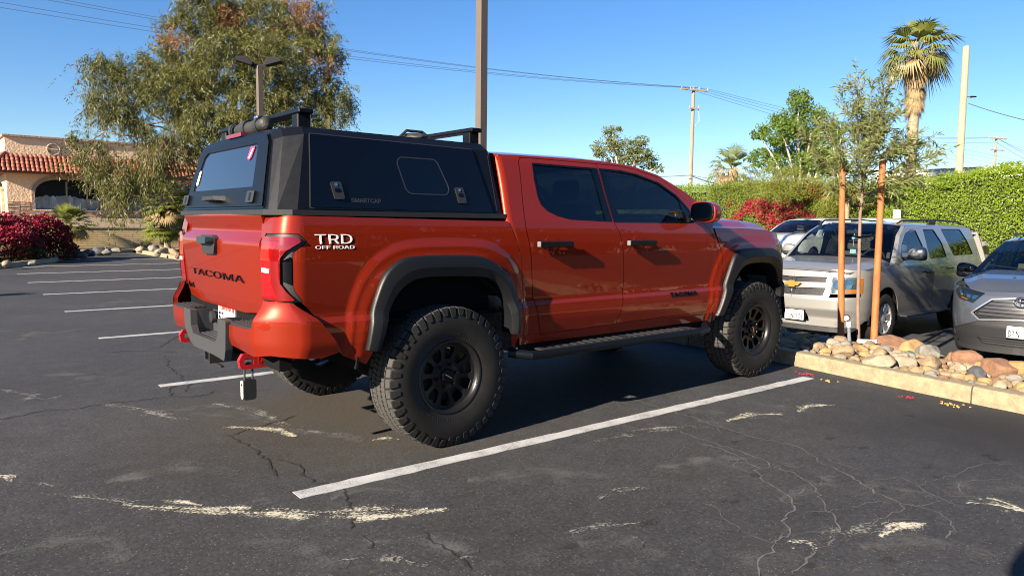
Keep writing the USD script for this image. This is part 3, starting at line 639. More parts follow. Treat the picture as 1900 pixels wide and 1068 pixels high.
for yc in (.66, -.53):
    l = put_skin('hatch_latch', panel(rounded([(yc-.055, 1.455), (yc-.055, 1.518), (yc+.055, 1.518), (yc+.055, 1.455)], .01), Fr, .1, -1., .016, .028), PLASTIC, cap)
    put_skin('latch_slot', panel(rounded([(yc-.012, 1.465), (yc-.012, 1.508), (yc+.012, 1.508), (yc+.012, 1.465)], .004), Fr, .1, -1., .004, .031), GLOSSBLACK, cap)
hz = 1.488; hxx = fx(hz)-.014
put('hatch_handle', hull([(hxx, .22, hz-.012), (hxx, .22, hz+.016), (hxx, -.10, hz-.012), (hxx, -.10, hz+.016), (hxx-.055, .17, hz-.006), (hxx-.055, .17, hz+.016), (hxx-.06, -.06, hz-.006), (hxx-.06, -.06, hz+.016)]), PLASTIC, cap)
put_skin('red_sticker', panel(rounded([(-.405, 1.778), (-.335, 1.778), (-.312, 1.712), (-.345, 1.700), (-.375, 1.715)], .008), Fr, .1, -1., .001, .0115), mat('sticker_red', (.6, .04, .10), .4), cap)
put_skin('red_sticker', panel(rounded([(-.385, 1.765), (-.370, 1.765), (-.335, 1.715), (-.352, 1.713)], .003), Fr, .1, -1., .001, .013), WHITE, cap)
put_skin('white_sticker', panel(rounded([(.515, 1.585), (.50, 1.665), (.515, 1.685), (.535, 1.67), (.56, 1.585)], .012), Fr, .1, -1., .001, .0115), WHITE, cap)
put('brake_light', hull([(fx(1.87)-.012, y, z) for y in (-.12, .14) for z in (1.862, 1.885)]+[(fx(1.87)+.03, y, z) for y in (-.12, .14) for z in (1.868, 1.885)]), mat('dull_red_lens', (.13, .02, .04), .3), cap)
for s in (-1, 1):
    mm = (lambda q: q) if s < 0 else mirror_skin
    sidep = rpoly([(-.785, 1.832), (-.840, 1.434), (.385, 1.424), (.300, 1.824)], .004)
    swin = rounded([(-.283, 1.742), (-.235, 1.522), (.07, 1.522), (.072, 1.58), (.012, 1.742)], .045)
    sd = put_skin('side_hatch', mm(panel(sidep, Fs, .1, 1., .012, .010)), GLOSSBLACK, cap)
    put_skin('hatch_edge', mm(panel(sidep.buffer(.006).difference(sidep.buffer(.001)), Fs, .1, 1., .006, .004)), GREYSTEEL, cap)
    put_skin('window_gasket', mm(panel(swin.difference(swin.buffer(-.006)), Fs, .02, 1., .003, .0125)), mat('window_gasket', (.018, .02, .024), .5), cap)
    put_skin('side_window', mm(panel(swin.buffer(-.007), Fs, .05, 1., 0, .0108)), mat('dark_side_glass', (.001, .0012, .002), .0, spec=.6), cap)
    for x0 in (-.715, .110):
        la = rounded([(x0, 1.572), (x0+.062, 1.574), (x0+.074, 1.478), (x0+.014, 1.474)], .012)
        L_ = put_skin('side_latch', mm(panel(la, Fs, .1, 1., .008, .020)), PLASTIC, cap)
        put_skin('latch_key', mm(panel(Point(x0+.031, 1.555).buffer(.009), Fs, .02, 1., .003, .023)), CHROME, cap)
        put_skin('latch_slot', mm(panel(rounded([(x0+.018, 1.535), (x0+.05, 1.536), (x0+.054, 1.515), (x0+.021, 1.514)], .004), Fs, .05, 1., .002, .0222)), GLOSSBLACK, cap)
    if s < 0:
        text('SMARTCAP', .022, .001, mat('grey_print', (.022, .023, .027), .4), cap, lambda v: Fs(-.60+v[:, 0], 1.468+v[:, 1])+np.stack([0*v[:, 0], -.0105-v[:, 2], 0*v[:, 0]], -1), width=.185)
    put_skin('seam_line', mm(panel(sbox(.425, 1.44, .429, 1.80), Fs, .2, 1., .002, .001)), GREYSTEEL, cap)
for xc in (-.765, .415):
    put('crossbar', bx((xc-.045, -.66, 1.955), (xc+.045, .66, 1.982), .006), SATIN, cap)
    for s in (-1, 1): put('crossbar_foot', bx((xc-.04, min(s*.55, s*.63), 1.868), (xc+.04, max(s*.55, s*.63), 1.957), .006), SATIN, cap)

# ---- wheels ----
def build_wheel(parent):
    """wheel centred at the origin, outside towards -y"""
    R = .430
    prof = [(.205, .118), (.228, .122), (.245, .130), (.285, .1405), (.325, .1425), (.365, .139), (.392, .131), (.408, .122), (.414, .10), (.4155, 0)]
    prof = prof+[(r, -y) for r, y in prof[-2::-1]]
    ty = put('tyre', lathe(prof[::-1], 72), RUBBER, parent, smooth=40)
    V, F = [], []
    def block(th_y, r0, r1, shrink=.93):
        q = np.array(th_y, float); x, y = q.T
        if np.sum(x*np.roll(y, -1)-np.roll(x, -1)*y) < 0: q = q[::-1]
        c = q.mean(0); top = c+(q-c)*shrink; k = len(q); b = len(V)
        for a, y, r in [(*p_, r0) for p_ in q]+[(*p_, r1) for p_ in top]:
            rr = r-(.010*max(0, (abs(y)-.085)/.045)**2)
            V.append((rr*math.sin(a), y, rr*math.cos(a)))
        for i in range(1, k-1): F.append([b+k, b+k+i, b+k+i+1])
        for i in range(k):
            j = (i+1) % k; F.extend([[b+i, b+j, b+k+j], [b+i, b+k+j, b+k+i]])
    NP = 44; w = 2*math.pi/NP
    rnd = random.Random(3)
    for i in range(NP):
        a = i*w
        for s in (-1, 1):
            o = .5*w if s > 0 else 0
            a0 = a+o
            L = .84 if (i % 2) else .90
            block([(a0, s*.080), (a0+.10*w, s*.104), (a0+.05*w, s*.131), (a0+L*w, s*.131), (a0+(L+.05)*w, s*.104), (a0+L*w, s*.080)][::s], .405, R)
            # middle rows: stepped blocks
            block([(a0+.02*w, s*.030), (a0+.22*w, s*.052), (a0+.10*w, s*.072), (a0+.52*w, s*.074), (a0+.62*w, s*.050), (a0+.46*w, s*.030)][::s], .405, R)
            block([(a0+.56*w, s*.026), (a0+.72*w, s*.050), (a0+.62*w, s*.074), (a0+.98*w, s*.072), (a0+1.14*w, s*.052), (a0+.94*w, s*.028)][::s], .405, R)
        block([(a, -.022), (a-.10*w, .0), (a+.06*w, .022), (a+.46*w, .024), (a+.36*w, 0), (a+.48*w, -.022)][::-1], .405, R)
        block([(a+.54*w, -.022), (a+.44*w, 0), (a+.54*w, .022), (a+.92*w, .022), (a+.84*w, 0), (a+.96*w, -.024)][::-1], .405, R)
    v = np.array(V); f = np.array(F)
    t = TM(v, f); fn = t.triangles_center; nn = np.cross(t.triangles[:, 1]-t.triangles[:, 0], t.triangles[:, 2]-t.triangles[:, 0])
    tag(put('tread', t, TREADR, parent), kind='stuff')
    # shoulder lugs running down the side wall
    lug = []
    for s in (-1, 1):
        for i in range(NP):
            a = i*w+(.5*w if s > 0 else 0); r1 = .366 if i % 2 else .380; L = .80*w
            c = []
            for aa, rr, yy in ((a+.08*w, .424, .130), (a+L, .424, .130), (a+L*.93, .395, .1375), (a+L*.80, r1, .1428), (a+.22*w, r1, .1428), (a+.12*w, .395, .1375)):
                for d in (0, -.012): c.append((rr*math.sin(aa), s*(yy+d), rr*math.cos(aa)))
            lug.append(hull(c))
        for i in range(88):
            a = i*w/2+.01; c = [(rr*math.sin(aa), s*(yy), rr*math.cos(aa)) for aa in (a, a+.018) for rr, yy in ((.252, .133), (.252, .128), (.272, .138), (.272, .134))]
            lug.append(hull(c))
    tag(put('side_lugs', cat_(*lug), RUBBER, parent), kind='stuff')
    # rim: barrel, lip and face with ten openings
    rim = put('rim', lathe([(.226, -.128), (.231, -.122), (.229, -.112), (.215, -.108), (.205, -.095), (.200, .05), (.215, .11), (.226, .118), (.215, .118), (.192, .05), (.196, -.092), (.208, -.118), (.219, -.127), (.226, -.128)], 64), RIM, parent, smooth=35)
    holes = []
    for k in range(10):
        a = 2*math.pi*(k+.5)/10; da, db = .21, .235
        pts = [(r*math.cos(a+t), r*math.sin(a+t)) for r, t in ((.104, -da*.86), (.104, da*.86), (.150, db), (.184, db*.80), (.184, -db*.80), (.150, -db))]
        holes.append(Polygon(pts).buffer(-.009).buffer(.009, quad_segs=4))
    face = Point(0, 0).buffer(.203, quad_segs=24).difference(unary_union(holes)).difference(Point(0, 0).buffer(.045))
    def S(x, z):
        r = np.hypot(x, z); y = np.interp(r, [0, .06, .085, .105, .19, .205], [-.080, -.080, -.072, -.074, -.094, -.098]); return np.stack([x+0*z, y, z+0*x], -1)
    put_skin('rim_face', panel(face, S, .012, 1., .030, 0, .004), RIM, parent)
    put('hub_cap', cat_(lathe([(.0, -.098), (.036, -.097), (.043, -.090), (.046, -.06)][::-1], 24)), GLOSSBLACK, parent, smooth=30)
    put('hub_logo', rot(bx((-.028, -.0995, -.003), (.028, -.0975, .003)), .45, [0, 1, 0]), CHROME, parent)
    for k in range(6):
        a = 2*math.pi*k/6+.3
        put('lug_nut', mv(lathe([(0, -.098), (.009, -.098), (.012, -.092), (.012, -.07)][::-1], 6), .070*math.cos(a), 0, .070*math.sin(a)), RIM, parent)
    put('brake_disc', lathe([(.05, -.02), (.165, -.02), (.165, .01), (.05, .01), (.05, -.02)][::-1], 32), mat('brake_iron', (.05, .045, .04), .6, .6), parent)
    put('hub', lathe([(0, -.07), (.06, -.07), (.08, .02), (.08, .1), (0, .1)][::-1], 20), DARK, parent)
stage.CreateClassPrim('/wheel_kind')
protoW = UsdGeom.Xform.Define(stage, '/wheel_kind/road_wheel').GetPrim()
build_wheel(protoW)
def refs(proto, name, parent, loc, rz=0., spin=0.):
    x = UsdGeom.Xform.Define(stage, path_for(parent, name)); x.AddTranslateOp().Set(Gf.Vec3d(*map(float, loc))); x.AddRotateZOp().Set(math.degrees(rz)); x.AddRotateYOp().Set(math.degrees(spin))
    x.GetPrim().GetReferences().AddInternalReference(proto.GetPath()); x.GetPrim().SetInstanceable(True); return x.GetPrim()
for (x, s, st, sp) in ((0, -1, 0., .1), (3.35, -1, -.03, .7), (0, 1, 0., .3), (3.35, 1, -.03, .5)):
    refs(protoW, 'wheel', truck, (x, s*.84, .43), st+(0 if s < 0 else math.pi), sp)
# ---------------- other cars ----------------
HUB = mat('silver_alloy', (.62, .62, .62), .3, .85)
AMBER = mat('amber_lens', (.75, .22, .02), .12, coat=1.)
CHROMED = mat('worn_chrome', (.6, .6, .6), .2, 1.)
INSIDE = mat('grey_cabin', (.07, .068, .065), .9)
def car_wheel(name, R, W, spokes, rimcol):
    pr = UsdGeom.Xform.Define(stage, '/wheel_kind/'+name).GetPrim(); rr = R*.60
    prof = [(rr-.01, W*.42), (rr+.02, W*.5), (R*.82, W*.53), (R*.95, W*.47), (R*.985, W*.40), (R, W*.3), (R, 0)]; prof = prof+[(r, -y) for r, y in prof[-2::-1]]
    put('tyre', lathe(prof[::-1], 40), RUBBER, pr, smooth=40)
    put('rim', lathe([(rr, -W*.45), (rr+.012, -W*.47), (rr-.012, -W*.47), (rr-.03, -W*.30), (rr-.04, W*.3)], 40), rimcol, pr, smooth=35)
    sp = []
    for k in range(spokes):
        a = 2*math.pi*k/spokes; ww = .045*5/spokes+.018
        sp.append(rot(hull([(.05, -W*.36, -ww*.8), (.05, -W*.36, ww*.8), (rr-.02, -W*.43, -ww*1.1), (rr-.02, -W*.43, ww*1.1), (.05, -W*.30, -ww), (.05, -W*.30, ww), (rr-.02, -W*.36, -ww*1.3), (rr-.02, -W*.36, ww*1.3)]), a, [0, 1, 0]))
    put('spokes', cat_(*sp), rimcol, pr)
    put('hub_cap', lathe([(0, -W*.44), (.035, -W*.43), (.06, -W*.38), (.075, -W*.30)][::-1], 20), rimcol, pr, smooth=40)
    put('brake_disc', lathe([(.04, -W*.1), (rr*.85, -W*.1), (rr*.85, 0), (.04, 0)][::-1], 24), mat('brake_iron', (.05, .045, .04), .6, .6), pr)
    return pr
wheelA = car_wheel('suv_wheel', .395, .26, 6, HUB); wheelB = car_wheel('crossover_wheel', .35, .225, 5, mat('dark_alloy', (.10, .10, .11), .35, .7))
def make_car(C, t, paint, P):
    """the shared parts of a car's body. P: numbers and outlines of the kind of car"""
    archr, az = P['arch']; wb = P['wb']; zs = P['sill']
    arch = lambda cx: Polygon([(cx+archr*math.cos(a), az+archr*1.02*math.sin(a)) for a in np.linspace(-.35, math.pi+.35, 26)])
    uF, uR = P['uF'], P['uR']
    rail = [(x, float(np.interp(x, C.rx, C.rz))-.004) for x in np.linspace(C.rx[0], C.rx[-1], 40)]
    beltF = [(C.hx[0]+.02, C.hz[0]-.005)]+[(x, float(np.interp(x, C.hx, C.hz))-.006) for x in np.linspace(C.hx[0]+.1, uF-.05, 8)]
    side = Polygon([(uR, zs), (uR, rail[0][1])]+rail+beltF+[(uF, P['fz'][1]), (uF, P['fz'][0]), (uF-.02, zs)]).buffer(0)
    side = side.difference(arch(0)).difference(arch(-wb))
    wins = P['windows']; doors = P['doors']
    def bothsides(nm, poly, m, step=.04, thick=.012, lift=0.):
        sk = panel(poly, C.Ps, step, 1., thick, lift); a = put_skin(nm, sk, m, t); b = put_skin(nm, mirror_skin(sk), m, t); return a, b
    allw = unary_union(wins)
    dpolys = [Polygon(d) for d in doors]
    frame_ = side.difference(unary_union([d.buffer(.002) for d in dpolys])).difference(allw)
    bothsides('body_side', frame_, paint)
    for i, d in enumerate(dpolys):
        prts = bothsides('door', d.buffer(-.002).intersection(side).difference(allw), paint)
        hx_, hz_ = P['handles'][i]
        for s, pr in zip((-1, 1), prts):
            y = float(C.Yb(hx_, hz_)); h = cat_(bx((hx_-.10, -y-.035, hz_-.012), (hx_+.10, -y-.018, hz_+.014), .005), bx((hx_-.09, -y-.03, hz_-.01), (hx_-.07, -y+.01, hz_+.01)), bx((hx_+.07, -y-.03, hz_-.01), (hx_+.09, -y+.01, hz_+.01)))
            put('handle', h if s < 0 else mirror(h), P.get('handle_mat', paint), pr)
    for i, w in enumerate(wins):
        bothsides('side_window', w.buffer(-.008), TINT if i else P.get('front_glass', TINT), .06, 0, -.008)
        bothsides('window_seal', w.buffer(.002).difference(w.buffer(-.014)), GLOSSBLACK, .06, .01, .001)
    ws0, ws1 = P['ws']
    put_skin('windscreen', panel(Polygon([(ws0, -.90), (ws0+.03, 0), (ws0, .90), (ws1, .93), (ws1, -.93)]), C.Pt, .06, 1., 0, -.004), CLEARGLASS, t)
    put_skin('windscreen_border', panel(Polygon([(ws0-.03, -.93), (ws0, 0), (ws0-.03, .93), (ws1+.02, .95), (ws1+.02, -.95)]).difference(Polygon([(ws0+.02, -.88), (ws0+.05, 0), (ws0+.02, .88), (ws1-.05, .90), (ws1-.05, -.90)])), C.Pt, .04, 1., .004, -.002), GLOSSBLACK, t)
    for a, b in ((-1, -.93), (.93, 1)): put_skin('windscreen_pillar', panel(sbox(ws0-.06, a, ws1+.02, b), C.Pt, .03, 1., .012), P.get('pillar', paint), t)
    put_skin('roof', panel(Polygon([(C.rx[0]+.1, -1), (ws0-.06, -1), (ws0-.03, 0), (ws0-.06, 1), (C.rx[0]+.1, 1)]), C.Pt, .06, 1., .012), P.get('roof', paint), t)
    put_skin('hood', panel(sbox(C.hx[0]+.02, -1, C.hx[-1], 1), C.Ph, .04, 1., .015), paint, t)
    put('cowl', hull([(C.hx[0]-.25, s*.80, C.hz[0]-.06) for s in (-1, 1)]+[(C.hx[0]+.12, s*.80, C.hz[0]-.0) for s in (-1, 1)]+[(C.hx[0]+.12, s*.6, C.hz[0]+.02) for s in (-1, 1)]+[(C.hx[0]-.25, s*.6, C.hz[0]-.02) for s in (-1, 1)]), PLASTIC, t)
    # rear
    ur = 2*C.xr+0; rz0, rz1 = zs, rail[0][1]
    y0 = float(C.Yb(uR, .7))
    sp = [(float(C.Yb(uR, z)), z) for z in np.linspace(zs, rz1, 16)]
    xr = C.xr+.02
    rp = Polygon([(y-.03, z) for y, z in sp]+[(-(y-.03), z) for y, z in sp[::-1]])
    put('tailgate', prism(rp, uR-.03, uR+.01, 'x'), paint, t)
    put('rear_window', prism(sbox(-.62, P['belt']+.05, .62, rz1-.08), uR-.036, uR-.030, 'x'), GLOSSBLACK, t)
    for s in (-1, 1): put('tail_lamp', bx((uR-.045, min(s*.72, s*.86), P['belt']-.35), (uR-.02, max(s*.72, s*.86), P['belt']+.0), .008), LENS, t)
    put('rear_bumper', bx((uR-.10, -.86, zs+.05), (uR, .86, zs+.30), .03), paint, t)
    # under side, housings, cabin
    put('underbody', cat_(bx((C.xr+.15, -.80, zs-.05), (C.xf-.25, .80, zs+.06)), *[prism(Polygon([(cx+(archr+.02)*math.cos(a), az+(archr+.02)*math.sin(a)) for a in np.linspace(-.2, math.pi+.2, 16)]+[(cx+(archr)*math.cos(a), az+archr*math.sin(a)) for a in np.linspace(-.2, math.pi+.2, 16)[::-1]]), *sorted((s*(C.py.max()-.03), s*.55)), 'y') for cx in (0, -wb) for s in (-1, 1)]), DARK, t)
    st = []
    bz = P['belt']
    for x, ys in ((P['seats'][0], (-.40, .40)), (P['seats'][1], (-.45, 0, .45))):
        for y in ys: st += [bx((x-.05, y-.24, bz-.62), (x+.45, y+.24, bz-.45), .04), hull([(x-.12, y+a*.23, bz-.6) for a in (-1, 1)]+[(x, y+a*.23, bz-.6) for a in (-1, 1)]+[(x-.28, y+a*.18, bz+.12) for a in (-1, 1)]+[(x-.18, y+a*.18, bz+.12) for a in (-1, 1)]), bx((x-.30, y-.12, bz+.14), (x-.2, y+.12, bz+.32), .03)]
    put('seats', cat_(*st), INSIDE, t)
    dx0 = C.hx[0]-.25
    put('dashboard', hull([(dx0, s*.75, bz-.15) for s in (-1, 1)]+[(dx0+.02, s*.75, bz-.02) for s in (-1, 1)]+[(dx0+.4, s*.75, bz-.2) for s in (-1, 1)]+[(dx0+.4, s*.75, bz+.0) for s in (-1, 1)]), SEAT, t)
    g = np.linspace(0, 2*np.pi, 21)[:-1]
    put('steering_wheel', tube(np.stack([dx0-.12-.06*np.sin(g), .40+.19*np.cos(g), bz+.02+.17*np.sin(g)], 1), .015, 6, True), SEAT, t)
    put('cabin_floor', bx((uR+.05, -.80, zs+.06), (C.hx[0], .80, zs+.10)), INSIDE, t)
    put('radiator_panel', bx((C.xf-.55, -.70, zs), (C.xf-.50, .70, C.hz[-1]-.05)), DARK, t)
    for cx in (0, -wb):
        for s in (-1, 1): refs(P['wheel'], 'wheel', t, (cx, s*P['track'], P['R']), 0 if s < 0 else math.pi, .4*cx+s)
    for s in (-1, 1):
        mx, mz = P['mirror']; y = float(C.Yb(0, bz))+.14
        v = trimesh.creation.icosphere(3, 1.); q = np.sign(v.vertices)*np.abs(v.vertices)**.75
        q = q*[.09, .14, .10]; q[:, 0] = np.where(q[:, 0] < 0, q[:, 0]*.3, q[:, 0]); q[:, 2] *= 1-.25*(q[:, 1]/.14)
        top = TM(q, v.faces); m = mv(top, mx, -y, mz); low = mv(TM(q*[1.03, 1.02, .55], v.faces), mx, -y, mz-.055)
        arm = hull([(mx-.02, -y+.10, mz-.09), (mx+.07, -y+.10, mz-.09), (mx-.02, -y+.25, mz-.13), (mx+.08, -y+.25, mz-.13), (mx-.02, -y+.10, mz-.05), (mx+.07, -y+.25, mz-.07)])
        o = put('wing_mirror', m if s < 0 else mirror(m), P.get('mirror_mat', paint), t, smooth=True)
        put('mirror_foot', (lambda m: m if s < 0 else mirror(m))(cat_(arm, low)), PLASTIC, o)
    return bothsides
def symm(C, pts):
    """a polygon in (u, z) that reaches the middle plane, with its mirror half"""
    sk = panel(Polygon(pts), C.Ps, .04, 1., .015)
    return join_skins(sk, mirror_skin(sk))
def skins(C, pts, step=.03, thick=.012, lift=0., r=0):
    sk = panel(rpoly(pts, r) if r else Polygon(pts), C.Ps, step, 1., thick, lift); return join_skins(sk, mirror_skin(sk))

def pairs(name, C, pts, m, parents, step=.03, thick=.012, lift=0., r=0):
    """the same piece on the right and on the left, two parts"""
    p = pts if isinstance(pts, Polygon) else (rpoly(pts, r) if r else Polygon(pts))
    sk = panel(p, C.Ps, step, 1., thick, lift); pa = parents if isinstance(parents, tuple) else (parents, parents)
    return put_skin(name, sk, m, pa[0]), put_skin(name, mirror_skin(sk), m, pa[1])
PEWTER = mat('pewter_car_paint', (.255, .248, .23), .38, .5, coat=1., spec=.5)
A = SUV_A; endA = A.send(.7)+.0
suv = thing('large_suv', 'pewter beige large suv with gold emblem grille parked nose in beyond the rocks', 'suv', (9.098, 1.301, -.451), math.radians(178.9))
wA = [rounded([(-.60, 1.285), (-.62, 1.39), (-.72, 1.54), (-.97, 1.715), (-1.20, 1.772), (-1.40, 1.765), (-1.50, 1.50), (-1.535, 1.285)], .02),
      rounded([(-1.70, 1.785), (-1.66, 1.50), (-1.665, 1.295), (-2.36, 1.305), (-2.31, 1.55), (-2.13, 1.785)], .03),
      rounded([(-2.44, 1.79), (-2.56, 1.55), (-2.66, 1.325), (-3.58, 1.335), (-3.46, 1.60), (-3.30, 1.79)], .03)]
bsA = make_car(A, suv, PEWTER, dict(arch=(.455, .43), wb=2.946, sill=.40, uF=.72, uR=-4.20, fz=(.78, 1.06), windows=wA, belt=1.25,
    doors=[[(-.44, 1.27), (-.42, .95), (-.50, .56), (-.55, .47), (-1.66, .47), (-1.70, .60), (-1.665, 1.0), (-1.60, 1.25), (-1.56, 1.50), (-1.52, 1.80), (-1.10, 1.79), (-.80, 1.66), (-.56, 1.44)],
           [(-1.605, 1.25), (-1.67, 1.0), (-1.705, .60), (-1.66, .47), (-2.30, .47), (-2.36, .80), (-2.55, 1.02), (-2.60, 1.14), (-2.46, 1.33), (-2.38, 1.55), (-2.18, 1.82), (-1.58, 1.82), (-1.565, 1.50)]],
    handles=[(-1.42, 1.085), (-2.38, 1.115)], ws=(-1.03, -.32), seats=(-1.5, -2.5), wheel=wheelA, track=.86, R=.395, mirror=(-.78, 1.40), handle_mat=GLOSSBLACK, front_glass=CLEARGLASS))
put_skin('front_bumper', skins(A, [(.50, .78), (.74, .77), (1.15, .745), (1.46, .725), (endA, .72), (endA, .52), (1.50, .515), (1.42, .36), (endA, .345), (endA, .30), (1.30, .30), (.70, .30), (.55, .42)], .04, .02), PEWTER, suv)
pairs('bumper_slot', A, [(1.18, .375), (1.255, .50), (1.46, .49), (1.40, .36)], GLOSSBLACK, suv, .03, .01, -.02)
put_skin('lower_bumper', skins(A, [(.62, .30), (endA, .30), (endA, .22), (.80, .22)], .05, .02, -.01), PLASTIC, suv)
put_skin('grille_surround', join_skins(*[skins(A, q, .03, .02) for q in ([(1.165, .745), (1.165, .775), (endA, .755), (endA, .722), (1.46, .728)], [(1.165, .892), (1.18, .972), (endA, .955), (endA, .868)], [(1.165, 1.055), (1.165, 1.12), (endA, 1.17), (endA, 1.033)], [(1.155, .775), (1.155, 1.12), (1.215, 1.10), (1.245, .97), (1.235, .89), (1.262, .77)])]), PEWTER, suv)
put_skin('grille_mesh', skins(A, [(1.18, .76), (1.18, 1.06), (endA, 1.06), (endA, .74)], .03, .01, -.035), mat('black_mesh', (.008, .008, .008), .5), suv)
gm = []
for z0, z1 in ((.775, .885), (.972, 1.04)):
    for k in range(30):
        u = 1.22+.02*k; gm += [skins(A, [(u, z0), (u+.005, z0), (u+.035, z1), (u+.030, z1)], .05, .004, -.028), skins(A, [(u+.030, z0), (u+.035, z0), (u+.005, z1), (u, z1)], .05, .004, -.027)]
tag(put_skin('grille_lattice', join_skins(*gm), mat('dark_chrome', (.06, .06, .06), .35, .6), suv), kind='stuff')
XA = float(A.Ps(endA, .75)[0])
bow = Polygon([(-.115, -.028), (-.07, .028), (-.035, .028), (-.035, .05), (.035, .05), (.035, .028), (.115, .028), (.07, -.028), (.035, -.028), (.035, -.05), (-.035, -.05), (-.035, -.028)])
put('emblem', prism(Polygon([(y*1.35, z+.925) for y, z in bow.exterior.coords]), XA+.0, XA+.015, 'x'), mat('gold_emblem', (.55, .33, .08), .3, .7), suv)
pairs('header_panel', A, [(.64, 1.05), (.64, 1.17), (1.17, 1.165), (1.17, 1.05), (1.155, 1.052), (.69, 1.07)], PEWTER, suv, .03, .02, -.002)
hlA = pairs('headlight', A, [(.69, .82), (.69, 1.066), (1.155, 1.045), (1.15, .80)], mat('headlight_shell', (.35, .35, .35), .2, .8), suv, .03, .03, -.01)
pairs('amber_marker', A, [(.70, .828), (.70, 1.058), (.765, 1.06), (.775, .825)], AMBER, hlA, .03, .008, .002)
pairs('amber_strip', A, [(.80, .828), (.80, .885), (.97, .880), (.97, .825)], AMBER, hlA, .03, .008, .001)
pairs('headlight_lens', A, [(.70, .83), (.70, 1.056), (1.145, 1.036), (1.14, .81)], CLEARGLASS, hlA, .03, 0, .004)
for uu, zz_ in ((.93, .955), (1.06, .945)):
    pairs('reflector', A, Point(uu, zz_).buffer(.072), mat('reflector', (.85, .85, .85), .08, 1.), hlA, .02, .006, .0005)
fo = pairs('fog_lamp', A, Point(.90, .455).buffer(.058), CHROMED, suv, .02, .012, .006)
pairs('fog_lens', A, Point(.90, .455).buffer(.042), CLEAR, fo, .02, .004, .010)
plA = put('licence_plate', bx((XA-.02, -.11, .36), (XA+.005, .235, .535), .004), GLOSSBLACK, suv)
put('plate_face', bx((XA+.0055, -.095, .372), (XA+.0075, .22, .523)), PLATEW, plA)
fA = lambda y0, z0: (lambda v: np.stack([XA+.0078+v[:, 2], y0+v[:, 0], z0+v[:, 1]], -1))
text('UND938', .070, .001, PLB, plA, fA(-.035, .392), width=.235); text('California', .020, .001, PLR, plA, fA(-.02, .488), width=.14)
for s in (-1, 1):
    my = (lambda m: m) if s < 0 else mirror
    ra = tube([(-.98, -.66, 1.875), (-1.15, -.665, 1.925), (-2.5, -.67, 1.945), (-3.5, -.66, 1.925), (-3.68, -.655, 1.875)], .016, 8)
    put('roof_rail', my(cat_(ra, bx((-2.45, -.69, 1.87), (-2.15, -.65, 1.945), .01))), PLASTIC, suv)
    put('running_board', my(cat_(bx((-2.35, -1.06, .385), (-.60, -.90, .42), .01))), PLASTIC, suv)
    put('wiper', tube([(-.35, s*.45+.1, 1.285), (-.42, s*.3, 1.325), (-.50, s*.3-.5, 1.36)], .008, 5), PLASTIC, suv)
put('red_tag', hull([(-1.53, .985, 1.07), (-1.55, 1.03, 1.05), (-1.66, 1.02, 1.08), (-1.66, 1.03, 1.055), (-1.53, 1.03, 1.08)]), mat('red_tape', (.6, .02, .03), .5), suv)
put('mirror_pendant', cat_(tube([(-.88, .02, 1.72), (-.84, .02, 1.48)], .004, 5), trimesh.creation.icosphere(2, .03).apply_translation([-.84, .02, 1.62]), bx((-.85, -.03, 1.36), (-.84, .07, 1.43))), mat('pale_blue_card', (.35, .6, .7), .5), suv)
put('rear_view_mirror', bx((-.90, -.13, 1.69), (-.87, .13, 1.76), .01), PLASTIC, suv)

SILVERBLUE = mat('silver_blue_car_paint', (.075, .085, .105), .36, .5, coat=1.)
B = SUV_B; endB = B.send(.7)+.0
cross = thing('crossover', 'silver blue compact crossover with black grille parked right of the pewter suv', 'crossover', (9.122, -1.655, -.384), math.radians(183.8))
wB = [rounded([(-.52, 1.10), (-.72, 1.27), (-1.02, 1.44), (-1.32, 1.50), (-1.40, 1.30), (-1.42, 1.09)], .02), rounded([(-1.50, 1.09), (-1.49, 1.30), (-1.42, 1.505), (-2.15, 1.51), (-2.35, 1.32), (-2.42, 1.12)], .02), rounded([(-2.52, 1.14), (-2.45, 1.32), (-2.28, 1.50), (-2.85, 1.48), (-3.05, 1.28)], .02)]
make_car(B, cross, SILVERBLUE, dict(arch=(.40, .37), wb=2.69, sill=.30, uF=.62, uR=-3.70, fz=(.55, .97), windows=wB, belt=1.09,
    doors=[[(-.42, 1.06), (-.40, .75), (-.50, .36), (-1.42, .36), (-1.48, .6), (-1.46, 1.10), (-1.38, 1.53), (-1.05, 1.50), (-.70, 1.29)], [(-1.465, 1.10), (-1.485, .6), (-1.43, .36), (-2.20, .36), (-2.34, .65), (-2.50, .85), (-2.50, 1.15), (-2.38, 1.35), (-2.18, 1.53), (-1.385, 1.53)]],
    handles=[(-1.28, .93), (-2.30, .96)], ws=(-1.10, -.27), seats=(-1.35, -2.2), wheel=wheelB, track=.80, R=.35, mirror=(-.62, 1.13), roof=SILVERBLUE, pillar=GLOSSBLACK, mirror_mat=GLOSSBLACK))
GRP = mat('dark_grille', (.012, .012, .013), .35, coat=.3)
grille = [(1.02, .645), (1.25, .83), (endB, .868), (endB, .62), (1.11, .575)]
hdl = [(.66, .90), (.74, .972), (.918, .948), (1.147, .905), (1.02, .775), (.783, .812)]
lowb = [(.50, .29), (.60, .38), (.85, .46), (1.13, .555), (endB, .585), (endB, .16), (1.20, .15), (.70, .15), (.50, .20)]
vent = [(.525, .60), (.585, .615), (.61, .52), (.535, .44)]
fasc = Polygon([(.615, .97), (.74, .975), (.93, .955), (1.15, .93), (endB, .945), (endB, .14), (.62, .14)]).union(sbox(.40, .42, .63, .62)).difference(unary_union([Polygon(q).buffer(.004) for q in (grille, hdl, lowb, vent)])).buffer(0)
fasc = max(getattr(fasc, 'geoms', [fasc]), key=lambda g: g.area)
sk = panel(fasc, B.Ps, .03, 1., .02); put_skin('front_bumper', join_skins(sk, mirror_skin(sk)), SILVERBLUE, cross)
